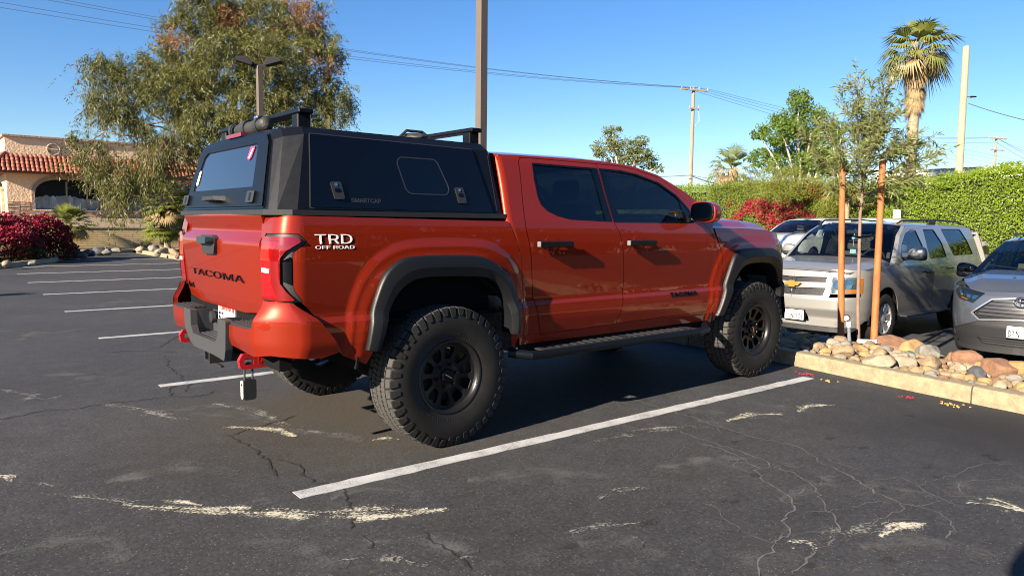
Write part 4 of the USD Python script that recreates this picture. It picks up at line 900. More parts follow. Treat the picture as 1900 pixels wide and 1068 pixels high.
put_skin('lower_bumper', skins(B, lowb, .04, .02, -.006), PLASTIC, cross)
pairs('corner_vent', B, vent, GRP, cross, .03, .02, -.012)
gB = put_skin('grille', skins(B, grille, .03, .02, -.03), GRP, cross)
put_skin('grille_trim', join_skins(*[(lambda s: join_skins(s, mirror_skin(s)))(panel(Polygon(grille).buffer(.018).difference(Polygon(grille)).intersection(sbox(0, 0, endB, 2)), B.Ps, .03, 1., .02, .008))]), mat('satin_silver_trim', (.42, .43, .45), .3, .8), cross)
sl = []
for k in range(5):
    z = .63+.047*k; u0 = float(np.interp(z, [.575, .645, .83], [1.14, 1.06, 1.27]))
    sl.append(skins(B, [(u0, z), (u0+.02, z+.022), (endB, z+.028), (endB, z)], .05, .012, -.012))
put_skin('grille_slats', join_skins(*sl), mat('grille_slat', (.06, .06, .065), .3, .3), gB)
low2 = [(1.08, .255), (1.05, .33), (endB, .36), (endB, .25)]
lg = put_skin('lower_grille', skins(B, low2, .03, .01, .001), GRP, cross)
put_skin('lower_slats', join_skins(*[skins(B, [(1.10, .27+.028*k), (1.10, .28+.028*k), (endB, .285+.028*k), (endB, .275+.028*k)], .05, .006, .006) for k in range(3)]), mat('grille_slat', (.06, .06, .065)), lg)
hB = pairs('headlight', B, hdl, mat('headlight_dark', (.03, .03, .035), .1), cross, .03, .02, -.012)
for q in ([(.76, .92), (.86, .91), (.86, .85), (.78, .86)], [(.88, .91), (.98, .89), (.97, .83), (.88, .845)], [(1.0, .885), (1.08, .87), (1.03, .82), (.99, .825)]):
    pairs('reflector', B, q, mat('reflector', (.85, .85, .85)), hB, .02, .006, -.006, .008)
pairs('amber_strip', B, [(.82, .825), (.92, .805), (.925, .815), (.83, .838)], AMBER, hB, .02, .006, -.005)
pairs('headlight_lens', B, hdl, CLEARGLASS, hB, .03, 0, .003)
xe = float(B.Ps(endB, .80)[0])+.012
g = np.linspace(0, 2*np.pi, 41)[:-1]; ell = lambda a, b, cz, r: tube(np.stack([xe+0*g, a*np.cos(g), .83+cz+b*np.sin(g)], 1), r, 6, True)
put('emblem', cat_(ell(.095, .062, 0, .010), ell(.032, .058, 0, .008), ell(.065, .022, .026, .008)), CHROMED, cross)
plB = put('licence_plate', bx((xe+.005, -.16, .365), (xe+.020, .16, .535), .004), CHROMED, cross)
put('plate_face', bx((xe+.0205, -.148, .377), (xe+.0225, .148, .523)), PLATEW, plB)
fB = lambda y0, z0: (lambda v: np.stack([xe+.023+v[:, 2], y0+v[:, 0], z0+v[:, 1]], -1))
text('8TN', .074, .001, PLB, plB, fB(-.135, .392), width=.125); text('California', .018, .001, PLR, plB, fB(-.07, .492), width=.13)
for s in (-1, 1):
    m = tube([(-1.20, -.60, 1.63), (-1.35, -.61, 1.66), (-2.4, -.61, 1.67), (-3.0, -.60, 1.63)], .016, 8); put('roof_rail', m if s < 0 else mirror(m), PLASTIC, cross)
    put('wiper', tube([(-.33, s*.4+.15, 1.13), (-.42, s*.3, 1.18), (-.52, s*.3-.45, 1.22)], .008, 5), PLASTIC, cross)
# two cars far behind, by the hedge
CREAM = mat('cream_car_paint', (.45, .43, .37), .35, .1, coat=1.); WHITEC = mat('white_car_paint', (.55, .56, .57), .3, coat=1.)
def plain_car(label, loc, rz, paint):
    t = thing('parked_car', label, 'car', loc, rz)
    make_car(B, t, paint, dict(arch=(.40, .37), wb=2.69, sill=.30, uF=.62, uR=-3.70, fz=(.55, .97), windows=wB, belt=1.09, doors=[[(-.42, 1.06), (-.40, .75), (-.50, .36), (-1.42, .36), (-1.48, .6), (-1.46, 1.10), (-1.38, 1.53), (-1.05, 1.50), (-.70, 1.29)], [(-1.465, 1.10), (-1.485, .6), (-1.43, .36), (-2.20, .36), (-2.34, .65), (-2.50, .85), (-2.50, 1.15), (-2.38, 1.35), (-2.18, 1.53), (-1.385, 1.53)]],
        handles=[(-1.28, .93), (-2.30, .96)], ws=(-1.10, -.27), seats=(-1.35, -2.2), wheel=wheelB, track=.80, R=.35, mirror=(-.62, 1.13)))
    sk = panel(Polygon([(.615, .97), (.93, .955), (1.15, .93), (endB, .945), (endB, .14), (.62, .14)]), B.Ps, .04, 1., .02); put_skin('front_bumper', join_skins(sk, mirror_skin(sk)), paint, t)
    pairs('headlight', B, hdl, CLEAR, t, .04, .02, .004); put_skin('grille', skins(B, grille, .05, .02, .004), GRP, t)
    return t
plain_car('cream car parked along the hedge, only its front wing showing past the pewter suv', (21.4, 3.75, 0.), -math.pi/2, CREAM)
plain_car('white car parked by the hedge behind the pewter suv and the pickup hood', (18.6, 7.4, -.02), math.pi, WHITEC)
# ---------------- ground ----------------
def at(px, py, depth):
    """a world point from a direction of view and its real distance along the view axis"""
    return CAM+depth*(fw+(px-950)/FPX*rt-(py-534)/FPX*up)
def gp(px, py, z=0.):
    d = fw+(px-950)/FPX*rt-(py-534)/FPX*up
    return CAM+d*(z-CAM[2])/d[2]
KY = np.array([-9., -4.2, -2.92, -2.35, -1.3, -.75, 0, 1.5, 5, 12, 21, 27.6]); KX = np.array([2.7, 3.55, 3.78, 3.85, 4.05, 4.16, 4.26, 4.33, 4.38, 4.42, 4.46, 4.5])
kx = lambda y: np.interp(y, KY, KX)
def hz(x, y):
    x, y = np.broadcast_arrays(np.asarray(x, float), np.asarray(y, float))
    low = -.43*sstep(.9, 3.0, x-kx(np.minimum(y, 27)))*(1-sstep(13.5, 18.5, x))*(1-sstep(27, 30, y))
    up_ = (.92*sstep(31.0, 31.05, y)+.44*sstep(31.2, 43, y))*sstep(-30, -20, x)
    far = 0*x
    return low+up_+far
gx = np.unique(np.r_[-400, -150, -60, -30, np.arange(-14, 36, .5), 45, 60, 90, 150, 300, 700]); gy = np.unique(np.r_[-400, -150, -60, -30, np.arange(-14, 30.6, .5), 30.9, 31.0, 31.05, np.arange(31.5, 50, 1.), 60, 90, 150, 300, 700])
X, Y = np.meshgrid(gx, gy, indexing='ij'); Z = hz(X, Y)-.004*0
V = np.stack([X, Y, Z], -1).reshape(-1, 3); n = len(gy)
I, J = np.meshgrid(np.arange(len(gx)-1), np.arange(n-1), indexing='ij'); a = (I*n+J).ravel()
F = np.vstack([np.stack([a, a+n, a+n+1], 1), np.stack([a, a+n+1, a+1], 1)])
stain = gp(1760, 790); stain2 = gp(1880, 800); brown = gp(650, 760)
def dist_nodes(name, p, r0, r1, nodes, links, src='wv.vector'):
    nodes[name+'d'] = ('vector_math', dict(math_type='distance', vector2=tuple(p))); nodes[name] = ('map_range', dict(from_min=r1, from_max=r0, to_min=0., to_max=1., clamp=True))
    links += [(src, name+'d.vector1'), (name+'d.value', name+'.value')]
nodes = {'g': ('geometry', {}),
    'n1': ('noise_texture', dict(scale=.55, detail=6, roughness=.62)), 'n2': ('noise_texture', dict(scale=42., detail=6, roughness=.8)), 'n3': ('noise_texture', dict(scale=7., detail=6, roughness=.65)),
    'wn': ('noise_texture', dict(scale=1.6, detail=5)), 'wv0': ('vector_math', dict(math_type='scale', scale=1.1)), 'wv': ('vector_math', dict(math_type='add')),
    'r1': ('rgb_ramp', dict(ramp=[(.25, (.0205, .0208, .0225)), (.5, (.0285, .0286, .0302)), (.75, (.041, .0405, .0410))])),
    'r2': ('map_range', dict(from_min=.3, from_max=.7, to_min=.35, to_max=1.75)), 'mul': ('mix', dict(mix_type='multiply', fac=1.)),
    'r3': ('map_range', dict(from_min=.3, from_max=.7, to_min=.78, to_max=1.22)), 'mul2': ('mix', dict(mix_type='multiply', fac=1.)),
    'v': ('voronoi_texture', dict(scale=58., randomness=1.)), 'vr': ('map_range', dict(from_min=.20, from_max=.10, to_min=0., to_max=1., clamp=True)),
    'vm': ('math', dict(math_type='greater_than', value2=.52)), 'vmm': ('math', dict(math_type='multiply')), 'sep': ('separate_color', {}), 'vs': ('math', dict(math_type='multiply', value2=.55)),
    'spk': ('mix', dict(color2=(.27, .265, .25))),
    'st': ('mix', dict(color2=(.010, .009, .008))), 'st2': ('mix', dict(color2=(.012, .010, .009))), 'br': ('mix', dict(color2=(.046, .037, .027))),
    'dust': ('noise_texture', dict(scale=2.2, detail=9, roughness=.75)), 'dr': ('map_range', dict(from_min=.60, from_max=.78, to_min=0., to_max=.33, clamp=True)), 'du': ('mix', dict(color2=(.17, .165, .15))),
    'p': ('principled_bsdf', dict(roughness=.82, specular_ior_level=.35)), 'b': ('bump', dict(distance=.0028, strength=.8)), 'b2': ('bump', dict(distance=.002, strength=.5))}
links = [('g.position', q+'.vector') for q in ('n1', 'n2', 'n3', 'v', 'wn', 'dust')]+[('g.position', 'wv.vector1'), ('wn.color', 'wv0.vector1'), ('wv0.vector', 'wv.vector2')]
links += [('n1.fac', 'r1.fac'), ('n2.fac', 'r2.value'), ('r1.color', 'mul.color1'), ('r2.result', 'mul.color2'), ('n3.fac', 'r3.value'), ('mul.color', 'mul2.color1'), ('r3.result', 'mul2.color2'),
    ('v.distance', 'vr.value'), ('v.color', 'sep.color'), ('sep.r', 'vm.value1'), ('vr.result', 'vmm.value1'), ('vm.value', 'vmm.value2'), ('vmm.value', 'vs.value1'), ('vs.value', 'spk.fac'), ('mul2.color', 'spk.color1'),
    ('dust.fac', 'dr.value'), ('dr.result', 'du.fac'), ('spk.color', 'du.color1')]
off = np.array([.55, .55, .55])
dist_nodes('sa', stain+off, .15, 1.3, nodes, links); dist_nodes('sb', stain2+off, .1, .9, nodes, links); dist_nodes('sc', brown+off, .2, 1.7, nodes, links)
nodes['sam'] = ('math', dict(math_type='multiply', value2=.8)); nodes['scm'] = ('math', dict(math_type='multiply', value2=.8)); nodes['sbm'] = ('math', dict(math_type='multiply', value2=.85))
links += [('sa.result', 'sam.value1'), ('sb.result', 'sbm.value1'), ('sc.result', 'scm.value1'), ('du.color', 'br.color1'), ('scm.value', 'br.fac'), ('br.color', 'st.color1'), ('sam.value', 'st.fac'), ('st.color', 'st2.color1'), ('sbm.value', 'st2.fac'),
    ('st2.color', 'p.base_color'), ('n2.fac', 'b.height'), ('v.distance', 'b2.height'), ('b.normal', 'b2.normal'), ('b2.normal', 'p.normal')]
ASPH = usdkit.material(stage, '/World/Looks/worn_asphalt', nodes, links, surface='p.BSDF')
ground = thing('ground', kind='structure')
put('pavement', (V, F), ASPH, ground)
LINE = usdkit.material(stage, '/World/Looks/worn_line_paint', {'g': ('geometry', {}), 'n': ('noise_texture', dict(scale=160, detail=4, roughness=.7)), 'n2': ('noise_texture', dict(scale=5, detail=6, roughness=.7)), 'm': ('math', dict(math_type='multiply_add', value2=.45)),
    'm2': ('math', dict(math_type='multiply', value2=.6)), 'r': ('rgb_ramp', dict(ramp=[(.36, (.07, .07, .07)), (.44, (.22, .22, .22)), (.52, (.36, .36, .36)), (.7, (.44, .44, .435))])), 'p': ('principled_bsdf', dict(roughness=.7)), 'b': ('bump', dict(distance=.002))},
    [('g.position', 'n.vector'), ('g.position', 'n2.vector'), ('n.fac', 'm2.value1'), ('n2.fac', 'm.value1'), ('m2.value', 'm.value3'), ('m.value', 'r.fac'), ('r.color', 'p.base_color'), ('n.fac', 'b.height'), ('b.normal', 'p.normal')], surface='p.BSDF')
def sheet(poly, z=.004):
    return prism(poly, z-.003, z)
def ribbon(pts, w, z, seed=0, jag=.0):
    p = np.asarray(pts, float)[:, :2]; d = np.r_[0, np.cumsum(np.linalg.norm(np.diff(p, axis=0), axis=1))]
    m = max(3, int(d[-1]/.035)); q = np.linspace(0, d[-1], m); p = np.stack([np.interp(q, d, p[:, k]) for k in (0, 1)], 1)
    r = np.random.default_rng(seed); p = p+r.normal(0, jag, p.shape)
    for s in (7, 19):
        k = np.linspace(0, m-1, max(3, m//s)).astype(int); o = r.normal(0, jag*1.6, (len(k), 2)); p = p+np.stack([np.interp(np.arange(m), k, o[:, c]) for c in (0, 1)], 1)
    t = np.gradient(p, axis=0); t /= np.linalg.norm(t, axis=1, keepdims=True)+1e-9; nrm = np.stack([-t[:, 1], t[:, 0]], 1)
    ww = w*r.uniform(.3, 1.3, m)[:, None]; ww[0] = ww[-1] = .001
    v = np.vstack([np.c_[p+nrm*ww/2, np.full(m, z)], np.c_[p-nrm*ww/2, np.full(m, z)]]); i = np.arange(m-1)
    return TM(v, np.vstack([np.stack([i, i+m, i+m+1], 1), np.stack([i, i+m+1, i+1], 1)]))
e0, la, ra = np.array([-1.0548, -1.1519]), -.0307, 1.5404
for k in range(9):
    a = e0+2.9638*k*np.array([math.cos(ra), math.sin(ra)]); L = 4.75 if k == 0 else 4.9
    d = np.array([math.cos(la), math.sin(la)]); nn = np.array([-d[1], d[0]]); a = a+(0 if k else np.array([-.01, .0]))
    if k == 0: L = 4.77
    r = np.random.default_rng(k+50); q = np.linspace(0, 1, 60); jl, jr = r.normal(0, .003, (2, 60))
    pl = [a+d*L*t+nn*(.052+j) for t, j in zip(q, jl)]+[a+d*L*t-nn*(.052+j) for t, j in zip(q[::-1], jr)]
    put('parking_line', sheet(Polygon(pl).buffer(0)), LINE, ground)
# cracks, traced where they run
c6 = lambda *q: [gp(1000+x/2.111, 660+y/2.111)[:2] for x, y in q]
c5 = lambda *q: [gp(x/2.111, 760+y/2.111)[:2] for x, y in q]
c4 = lambda *q: [gp(x/3.14, 460+y/3.14)[:2] for x, y in q]
PALE = mat('sealed_crack', (.082, .082, .080), .9, noise=(20, .35, 5)); DARKC = mat('open_crack', (.006, .006, .006), .95)
pale = [c6((320, 145), (370, 160), (420, 178), (510, 210), (560, 228), (640, 250), (700, 270), (780, 295), (850, 318), (930, 335), (1000, 350), (1060, 385), (1130, 430), (1190, 465), (1260, 505), (1330, 540), (1400, 570), (1470, 585), (1540, 600), (1590, 640), (1605, 680), (1580, 715)),
 c6((610, 345), (700, 365), (790, 400), (850, 440), (870, 480), (930, 510), (1000, 550), (1030, 590), (985, 640), (990, 690), (900, 725), (870, 780), (880, 861)),
 c6((520, 285), (600, 320), (700, 350), (800, 380), (900, 410), (930, 435), (1000, 460), (1050, 490), (1075, 510), (1120, 555), (1140, 595), (1180, 640), (1215, 690), (1140, 745), (1080, 800), (1010, 861)),
 c6((1075, 510), (1110, 490), (1190, 470)), c6((1000, 550), (1060, 538), (1075, 510)), c6((1030, 595), (1090, 600), (1140, 600), (1200, 585), (1290, 570), (1400, 575)),
 c6((1260, 485), (1340, 488), (1420, 478), (1510, 515), (1530, 540), (1580, 560), (1640, 590), (1720, 600)), c6((1510, 515), (1570, 490), (1640, 460), (1680, 435), (1760, 420), (1860, 430)),
 c6((1680, 545), (1700, 500), (1740, 490), (1800, 470)), c6((1540, 600), (1580, 570), (1590, 545), (1690, 540), (1760, 570), (1830, 600), (1880, 640)), c6((650, 575), (710, 600), (730, 640), (800, 690), (880, 720)),
 c6((900, 550), (960, 575), (1030, 575)), c6((1400, 575), (1405, 600), (1360, 640), (1290, 670), (1215, 690)), c6((300, 185), (330, 205), (400, 220), (430, 260)), c6((690, 270), (715, 310)), c6((560, 230), (510, 210), (430, 190), (330, 150)),
 c6((790, 400), (770, 430), (840, 460)), c6((1360, 660), (1420, 640), (1500, 650)), c6((880, 740), (960, 720), (1060, 700), (1200, 690)), c6((930, 435), (890, 445), (860, 440)), c6((1060, 385), (1140, 400), (1260, 440))]
for i, q in enumerate(pale): put('crack', ribbon(q, (.009, .0095, .0085)[i] if i < 3 else .0055, .0025, i, .010), PALE, ground)
dark = [c5((890, 100), (960, 125), (1030, 160), (1060, 190), (1080, 240), (1070, 265)), c5((1100, 190), (1190, 220), (1200, 255), (1230, 285), (1300, 300), (1360, 320), (1345, 350), (1380, 385), (1385, 430), (1370, 470)), c5((890, 100), (1010, 65), (1090, 45), (1180, 20)), c5((1430, 490), (1480, 545)), c5((1650, 470), (1690, 520), (1770, 560), (1800, 590), (1870, 645)),
 c4((1050, 510), (990, 540), (930, 580), (860, 592)), c4((930, 625), (940, 645), (970, 690), (1030, 720), (1060, 760), (1105, 800), (1090, 840)), c4((1000, 800), (985, 830), (1000, 865), (1090, 870), (1200, 855), (1250, 830)), c4((0, 1000), (100, 985), (250, 955), (400, 950), (500, 930), (640, 905), (800, 890), (960, 870)), c4((650, 610), (760, 600), (900, 600), (1010, 610)), c4((350, 320), (480, 330), (620, 305)), c4((1060, 590), (1120, 585))]
for i, q in enumerate(dark): put('crack', ribbon(q, .016, .0025, 70+i, .010), DARKC, ground)
# scraped kerb paint and worn streaks: thin films that only the tops of the stones carry
def film_mat(name, color, th, streak, soft=.17):
    MATS[name] = usdkit.material(stage, '/World/Looks/'+name, {'uv': ('uvmap', {'attribute': 'st'}), 'mp': ('mapping', dict(scale=(streak[0], streak[1], 1.))), 'ge': ('geometry', {}), 'n1': ('noise_texture', dict(scale=1., detail=6, roughness=.65)), 'n2': ('noise_texture', dict(scale=75., detail=4, roughness=.75)), 'n3': ('noise_texture', dict(scale=7., detail=3)),
        'sx': ('separate_xyz', {}), 'ab': ('math', dict(math_type='absolute')), 'po': ('math', dict(math_type='power', value2=1.6)), 'a1': ('math', dict(math_type='multiply', value2=.75)), 'a2': ('math', dict(math_type='multiply_add', value2=.85)), 'a4': ('math', dict(math_type='multiply_add', value2=.6)), 'a3': ('math', dict(math_type='multiply_add', value2=-.55)),
        'r': ('map_range', dict(from_min=th, from_max=th+soft, to_min=0., to_max=1., clamp=True)), 'p': ('principled_bsdf', dict(base_color=color, roughness=.9)), 't': ('transparent_bsdf', {}), 'x': ('mix_closure', {})},
        [('uv.UV', 'mp.vector'), ('mp.vector', 'n1.vector'), ('ge.position', 'n2.vector'), ('ge.position', 'n3.vector'), ('uv.UV', 'sx.vector'), ('sx.y', 'ab.value1'), ('ab.value', 'po.value1'), ('n1.fac', 'a1.value1'), ('n2.fac', 'a2.value1'), ('a1.value', 'a2.value3'), ('n3.fac', 'a4.value1'), ('a2.value', 'a4.value3'), ('po.value', 'a3.value1'), ('a4.value', 'a3.value3'), ('a3.value', 'r.value'),
         ('r.result', 'x.fac'), ('t.BSDF', 'x.closure1'), ('p.BSDF', 'x.closure2')], surface='x.closure')
    return MATS[name]
def film(path, wid, seed, m, z):
    p = np.array(path)[:, :2]; d = np.r_[0, np.cumsum(np.linalg.norm(np.diff(p, axis=0), axis=1))]; n = max(8, int(d[-1]/.06)); q = np.linspace(0, d[-1], n)
    c = np.stack([np.interp(q, d, p[:, k]) for k in (0, 1)], 1)
    for _ in range(6): c[1:-1] = .25*c[:-2]+.5*c[1:-1]+.25*c[2:]
    t = np.gradient(c, axis=0); t /= np.linalg.norm(t, axis=1, keepdims=True); nm = np.stack([-t[:, 1], t[:, 0]], 1); r = np.random.default_rng(seed)
    e = np.sin(np.pi*np.linspace(0.02, .98, n))**.6; V, U = [], []
    for i in range(n):
        for v in (-1, 0, 1): V.append([*(c[i]+nm[i]*v*wid*1.5), z]); U.append([q[i]+seed*3.7, v*1.0+(1-e[i])*1.3*(1 if v >= 0 else -1)])
    F = []
    for i in range(n-1):
        for j in range(2): a = i*3+j; F += [[a, a+3, a+4], [a, a+4, a+1]]
    pr = path_for(ground, 'paint_scuff'); usdkit.mesh(stage, pr, (np.array(V), np.array(F)), m, False, uv=np.array(U))
def drip(c, s, seed, m):
    r = np.random.default_rng(seed); a = np.linspace(0, 2*np.pi, 25)[:-1]; V = [[c[0], c[1], .0022]]; U = [[seed, 0]]
    for q in a: V.append([c[0]+s*1.5*math.cos(q), c[1]+s*math.sin(q), .0022]); U.append([seed+math.cos(q), 1.0])
    pr = path_for(ground, 'oil_drip'); usdkit.mesh(stage, pr, (np.array(V), np.array([[0, i+1, (i+1) % 24+1] for i in range(24)])), m, False, uv=np.array(U))
SC = film_mat('cream_paint_film', (.47, .44, .34), 1.03, (3.0, 5.)); SC2 = film_mat('grey_scuff_film', (.22, .213, .19), 1.12, (4., 6.), .14); SC3 = film_mat('faint_dust_film', (.068, .0675, .066), .98, (1.2, 2.), .30)
G_ = lambda *q: [gp(x, y) for x, y in q]
for i, (path, nn_, w, sz, m) in enumerate([
    (G_((240, 929), (300, 936), (400, 945), (520, 952), (620, 956), (690, 956), (760, 948), (820, 935)), 2600, .085, .016, SC), (G_((90, 912), (160, 921), (240, 930), (330, 939)), 380, .06, .010, SC2),
    (G_((590, 945), (650, 948), (720, 945), (790, 936)), 1100, .08, .018, SC), (G_((255, 926), (320, 930), (380, 934)), 500, .035, .015, SC),
    (G_((1090, 812), (1180, 800), (1260, 790), (1330, 785)), 800, .13, .018, SC2), (G_((1340, 778), (1390, 772), (1440, 764)), 550, .08, .018, SC), (G_((1470, 762), (1500, 752), (1540, 748)), 450, .07, .014, SC),
    (G_((1450, 1005), (1560, 990), (1650, 978), (1720, 965)), 1100, .11, .013, SC2), (G_((1460, 1000), (1500, 1005), (1530, 1020)), 250, .05, .016, SC), (G_((1620, 990), (1670, 978), (1700, 965)), 220, .06, .014, SC),
    (G_((0, 880), (15, 886), (35, 890)), 260, .05, .014, SC), (G_((40, 893), (110, 900)), 150, .03, .012, SC2), (G_((400, 745), (440, 752), (560, 798), (640, 800)), 260, .10, .012, SC2), (G_((420, 790), (490, 794), (560, 806)), 320, .07, .013, SC), (G_((690, 815), (740, 812)), 220, .05, .012, SC),
    (G_((1100, 920), (1150, 910), (1200, 898)), 330, .09, .012, SC2), (G_((1790, 925), (1850, 935), (1900, 940)), 300, .12, .012, SC), (G_((620, 1035), (700, 1030), (800, 1040)), 320, .07, .010, SC2), (G_((840, 1040), (880, 1030)), 150, .03, .012, SC2), (G_((20, 720), (80, 745), (110, 730)), 200, .10, .012, SC2),
    (G_((1020, 990), (1080, 985), (1180, 965)), 200, .05, .012, SC2), (G_((200, 745), (300, 770), (380, 775)), 240, .12, .010, SC2), (G_((1160, 1010), (1190, 1000), (1210, 1010)), 120, .06, .012, SC2)]):
    film(path, w*1.25, i+1, m, .0026+.0002*i)
# dark oil drips
oil = film_mat('oil_drip_film', (.012, .012, .012), .98, (2., 2.), .25); r = np.random.default_rng(5)
for i_, (x, y) in enumerate([(1200, 970), (1364, 821), (1725, 867), (1735, 885), (1626, 795), (1400, 882), (1055, 1015), (1340, 930), (1362, 931), (1515, 955), (1565, 830), (1640, 905), (1645, 1040), (1540, 812), (1830, 845), (1845, 850), (1500, 1046), (1690, 770), (1600, 830)]): drip(gp(x, y), r.uniform(.05, .10), i_+1, oil)
for i_, (x, y, w, L) in enumerate(((150, 700, .5, 60), (420, 760, .45, 110), (600, 800, .4, 90), (330, 870, .4, 120), (150, 1000, .35, 130), (520, 1020, .3, 140), (780, 1000, .3, 110), (1000, 880, .4, 130), (1130, 1000, .3, 110), (1330, 860, .45, 120), (1250, 760, .3, 90), (1550, 900, .5, 130), (1700, 1000, .35, 120), (1820, 900, .4, 90), (1000, 1040, .2, 90), (60, 620, .8, 60), (230, 560, .9, 70), (1420, 1030, .25, 90), (700, 900, .35, 90))):
    film(G_((x-L, y+r.uniform(-12, 12)), (x, y), (x+L, y+r.uniform(-14, 14))), w*.6, 60+i_, SC3, .0018)
# bright petals blown on the asphalt
pet = []
for (x, y, n_, sp) in [(1495, 694, 16, .035), (1690, 738, 10, .03), (1768, 752, 14, .035), (1535, 706, 8, .03)]:
    for k in range(n_):
        c = gp(x, y)+np.r_[r.normal(0, sp, 2)*[.8, 1.3], .0]; a = r.uniform(0, 6.3); s = r.uniform(.010, .022); d = np.array([math.cos(a), math.sin(a), 0]); e_ = np.array([-d[1], d[0], 0])
        pet.append(hull([c+d*s, c-d*s, c+e_*s*.6+[0, 0, .008], c-e_*s*.6+[0, 0, .008], c+[0, 0, .003]]))
half = 26
tag(put('fallen_petals', cat_(*pet[:16], *pet[16:26]), mat('red_petal', (.36, .02, .04), .7)), kind='stuff'); tag(put('fallen_leaves', cat_(*pet[26:]), mat('dry_leaf', (.50, .30, .08), .8)), kind='stuff')

# ---------------- kerbs ----------------
CONC = mat('yellowish_concrete', (.205, .172, .105), .9, noise=(14, .34, 8), bump=(70, .006, 8))
kerbs = thing('kerb', kind='structure')
def kerb_run(pts, w=.15, h=.135, gap=.012, seglen=3.05, start=0.):
    p = np.array(pts, float); d = np.r_[0, np.cumsum(np.linalg.norm(np.diff(p, axis=0), axis=1))]; at_ = lambda s: np.array([np.interp(s, d, p[:, k]) for k in (0, 1)])
    s0 = 0.; cuts = list(np.arange(start, d[-1], seglen))+[d[-1]]
    cuts = [0.]+[c for c in cuts if c > .2]
    for a, b in zip(cuts[:-1], cuts[1:]):
        q = np.linspace(a+gap/2, b-gap/2, max(3, int((b-a)/.12)+1)); c = np.array([at_(s) for s in q]); t = np.gradient(c, axis=0); t /= np.linalg.norm(t, axis=1, keepdims=True); nrm = np.stack([t[:, 1], -t[:, 0]], 1)  # to the right of the run: the planter
        V = []; sec = [(0, -.05), (0, .0), (.006, h-.022), (.012, h-.008), (.026, h), (w-.01, h), (w, h-.008), (w, -.05)]
        rr = np.random.default_rng(int(a*100)); 
        for i, (ci, ni) in enumerate(zip(c, nrm)):
            for o, z in sec: V.append([*(ci+ni*(o+rr.normal(0, .0015))), z+rr.normal(0, .0012)])
        k = len(sec); F = []
        for i in range(len(c)-1):
            for j in range(k-1): A = i*k+j; F += [[A, A+1, A+k+1], [A, A+k+1, A+k]]
        F += [[0, j, j+1] for j in range(1, k-1)]+[[(len(c)-1)*k, (len(c)-1)*k+j+1, (len(c)-1)*k+j] for j in range(1, k-1)]
        put('kerb_stone', TM(V, F), CONC, kerbs, smooth=35)
yy_ = np.r_[np.linspace(27.4, -2.0, 70), np.linspace(-2.2, -9, 20)]
run = np.stack([kx(yy_[::-1]), yy_[::-1]], 1)
joint = gp(1750, 738); dj = float(np.sum(np.linalg.norm(np.diff(run[run[:, 1] < joint[1]], axis=0), axis=1)))
kerb_run(run[:], start=dj % 3.05)
kerb_run([(-7., 12.5), (-3.5, 16.0), (-.6, 19.1), (.9, 21.5), (2.0, 25.3), (2.7, 27.2), (4.5, 27.9)][::-1], start=1.2)

# ---------------- planters ----------------
SOIL = mat('dry_sandy_soil', (.20, .145, .085), .95, noise=(9, .35, 8), bump=(45, .02, 8))
def soil_sheet(x0f, x1f, ys, zf, nx, name):
    U = np.linspace(0, 1, nx); V = []
    for y in ys:
        a, b = x0f(y), x1f(y)
        for u in U: x = a+(b-a)*u; V.append([x, y, zf(x, y)])
    V = np.array(V); V[:, 2] += .035*(meshkit.fbm(V*[4, 4, 0], 4)-.5)
    F = []
    for i in range(len(ys)-1):
        for j in range(nx-1): A = i*nx+j; F += [[A, A+1, A+nx+1], [A, A+nx+1, A+nx]]
    return put(name, TM(V, F), SOIL, planter, smooth=True)
planter = thing('planting_bed', kind='structure')
zsoil = lambda x, y: .10-.50*float(sstep(.9, 3.0, x-kx(y)))
soil_sheet(lambda y: kx(y)+.14, lambda y: kx(y)+3.1, np.arange(-9, 27.5, .15), zsoil, 26, 'soil')
lk = np.array([(-7., 12.5), (-3.5, 16.0), (-.6, 19.1), (.9, 21.5), (2.0, 25.3), (2.7, 27.2), (4.5, 27.9)])
soil_sheet(lambda y: -24., lambda y: float(np.interp(y, lk[:, 1], lk[:, 0]))-.14 if y < 27.2 else float(np.interp(y, [27.2, 27.9, 28.1], [2.5, 4.4, 9.])), np.r_[np.arange(12.6, 27.2, .4), np.arange(27.3, 30.9, .3)], lambda x, y: .09, 30, 'soil')
ds = lambda x, y: float(hz(x, y))+.02
soil_sheet(lambda y: -25., lambda y: 45., np.r_[31.4, np.arange(32, 47, .7)], ds, 60, 'soil')
ROCKS = [mat('rock_'+n_, tuple(q*.55 for q in c), .85, noise=(11, .35, 8), bump=(22, .012, 8)) for n_, c in (('tan', (.37, .265, .15)), ('ochre', (.42, .27, .11)), ('grey', (.27, .25, .21)), ('rust', (.30, .155, .085)), ('pale', (.39, .315, .215)), ('slate', (.085, .09, .10)))]
def rock(size, seed, flat=.7, sub=2):
    m = trimesh.creation.icosphere(sub, 1.); v = m.vertices.copy(); r = np.random.default_rng(seed)
    for _ in range(7):
        d = r.normal(size=3); d /= np.linalg.norm(d); h = r.uniform(.5, .88); s = v@d; v -= np.maximum(s-h, 0)[:, None]*d*.85
    v *= 1+(.30*(meshkit.noise(v*1.3+seed*7.1, seed)-.5)+.10*(meshkit.noise(v*4.1+seed, seed+3)-.5))[:, None]
    v *= np.array([size, size*r.uniform(.65, .95), size*flat*r.uniform(.8, 1.1)])
    a = r.uniform(0, 6.3); c, s = math.cos(a), math.sin(a)
    return TM(v@np.array([[c, s, 0], [-s, c, 0], [0, 0, 1]]), m.faces)
KIND = ['tan', 'ochre', 'grey', 'rust brown', 'pale', 'dark slate']
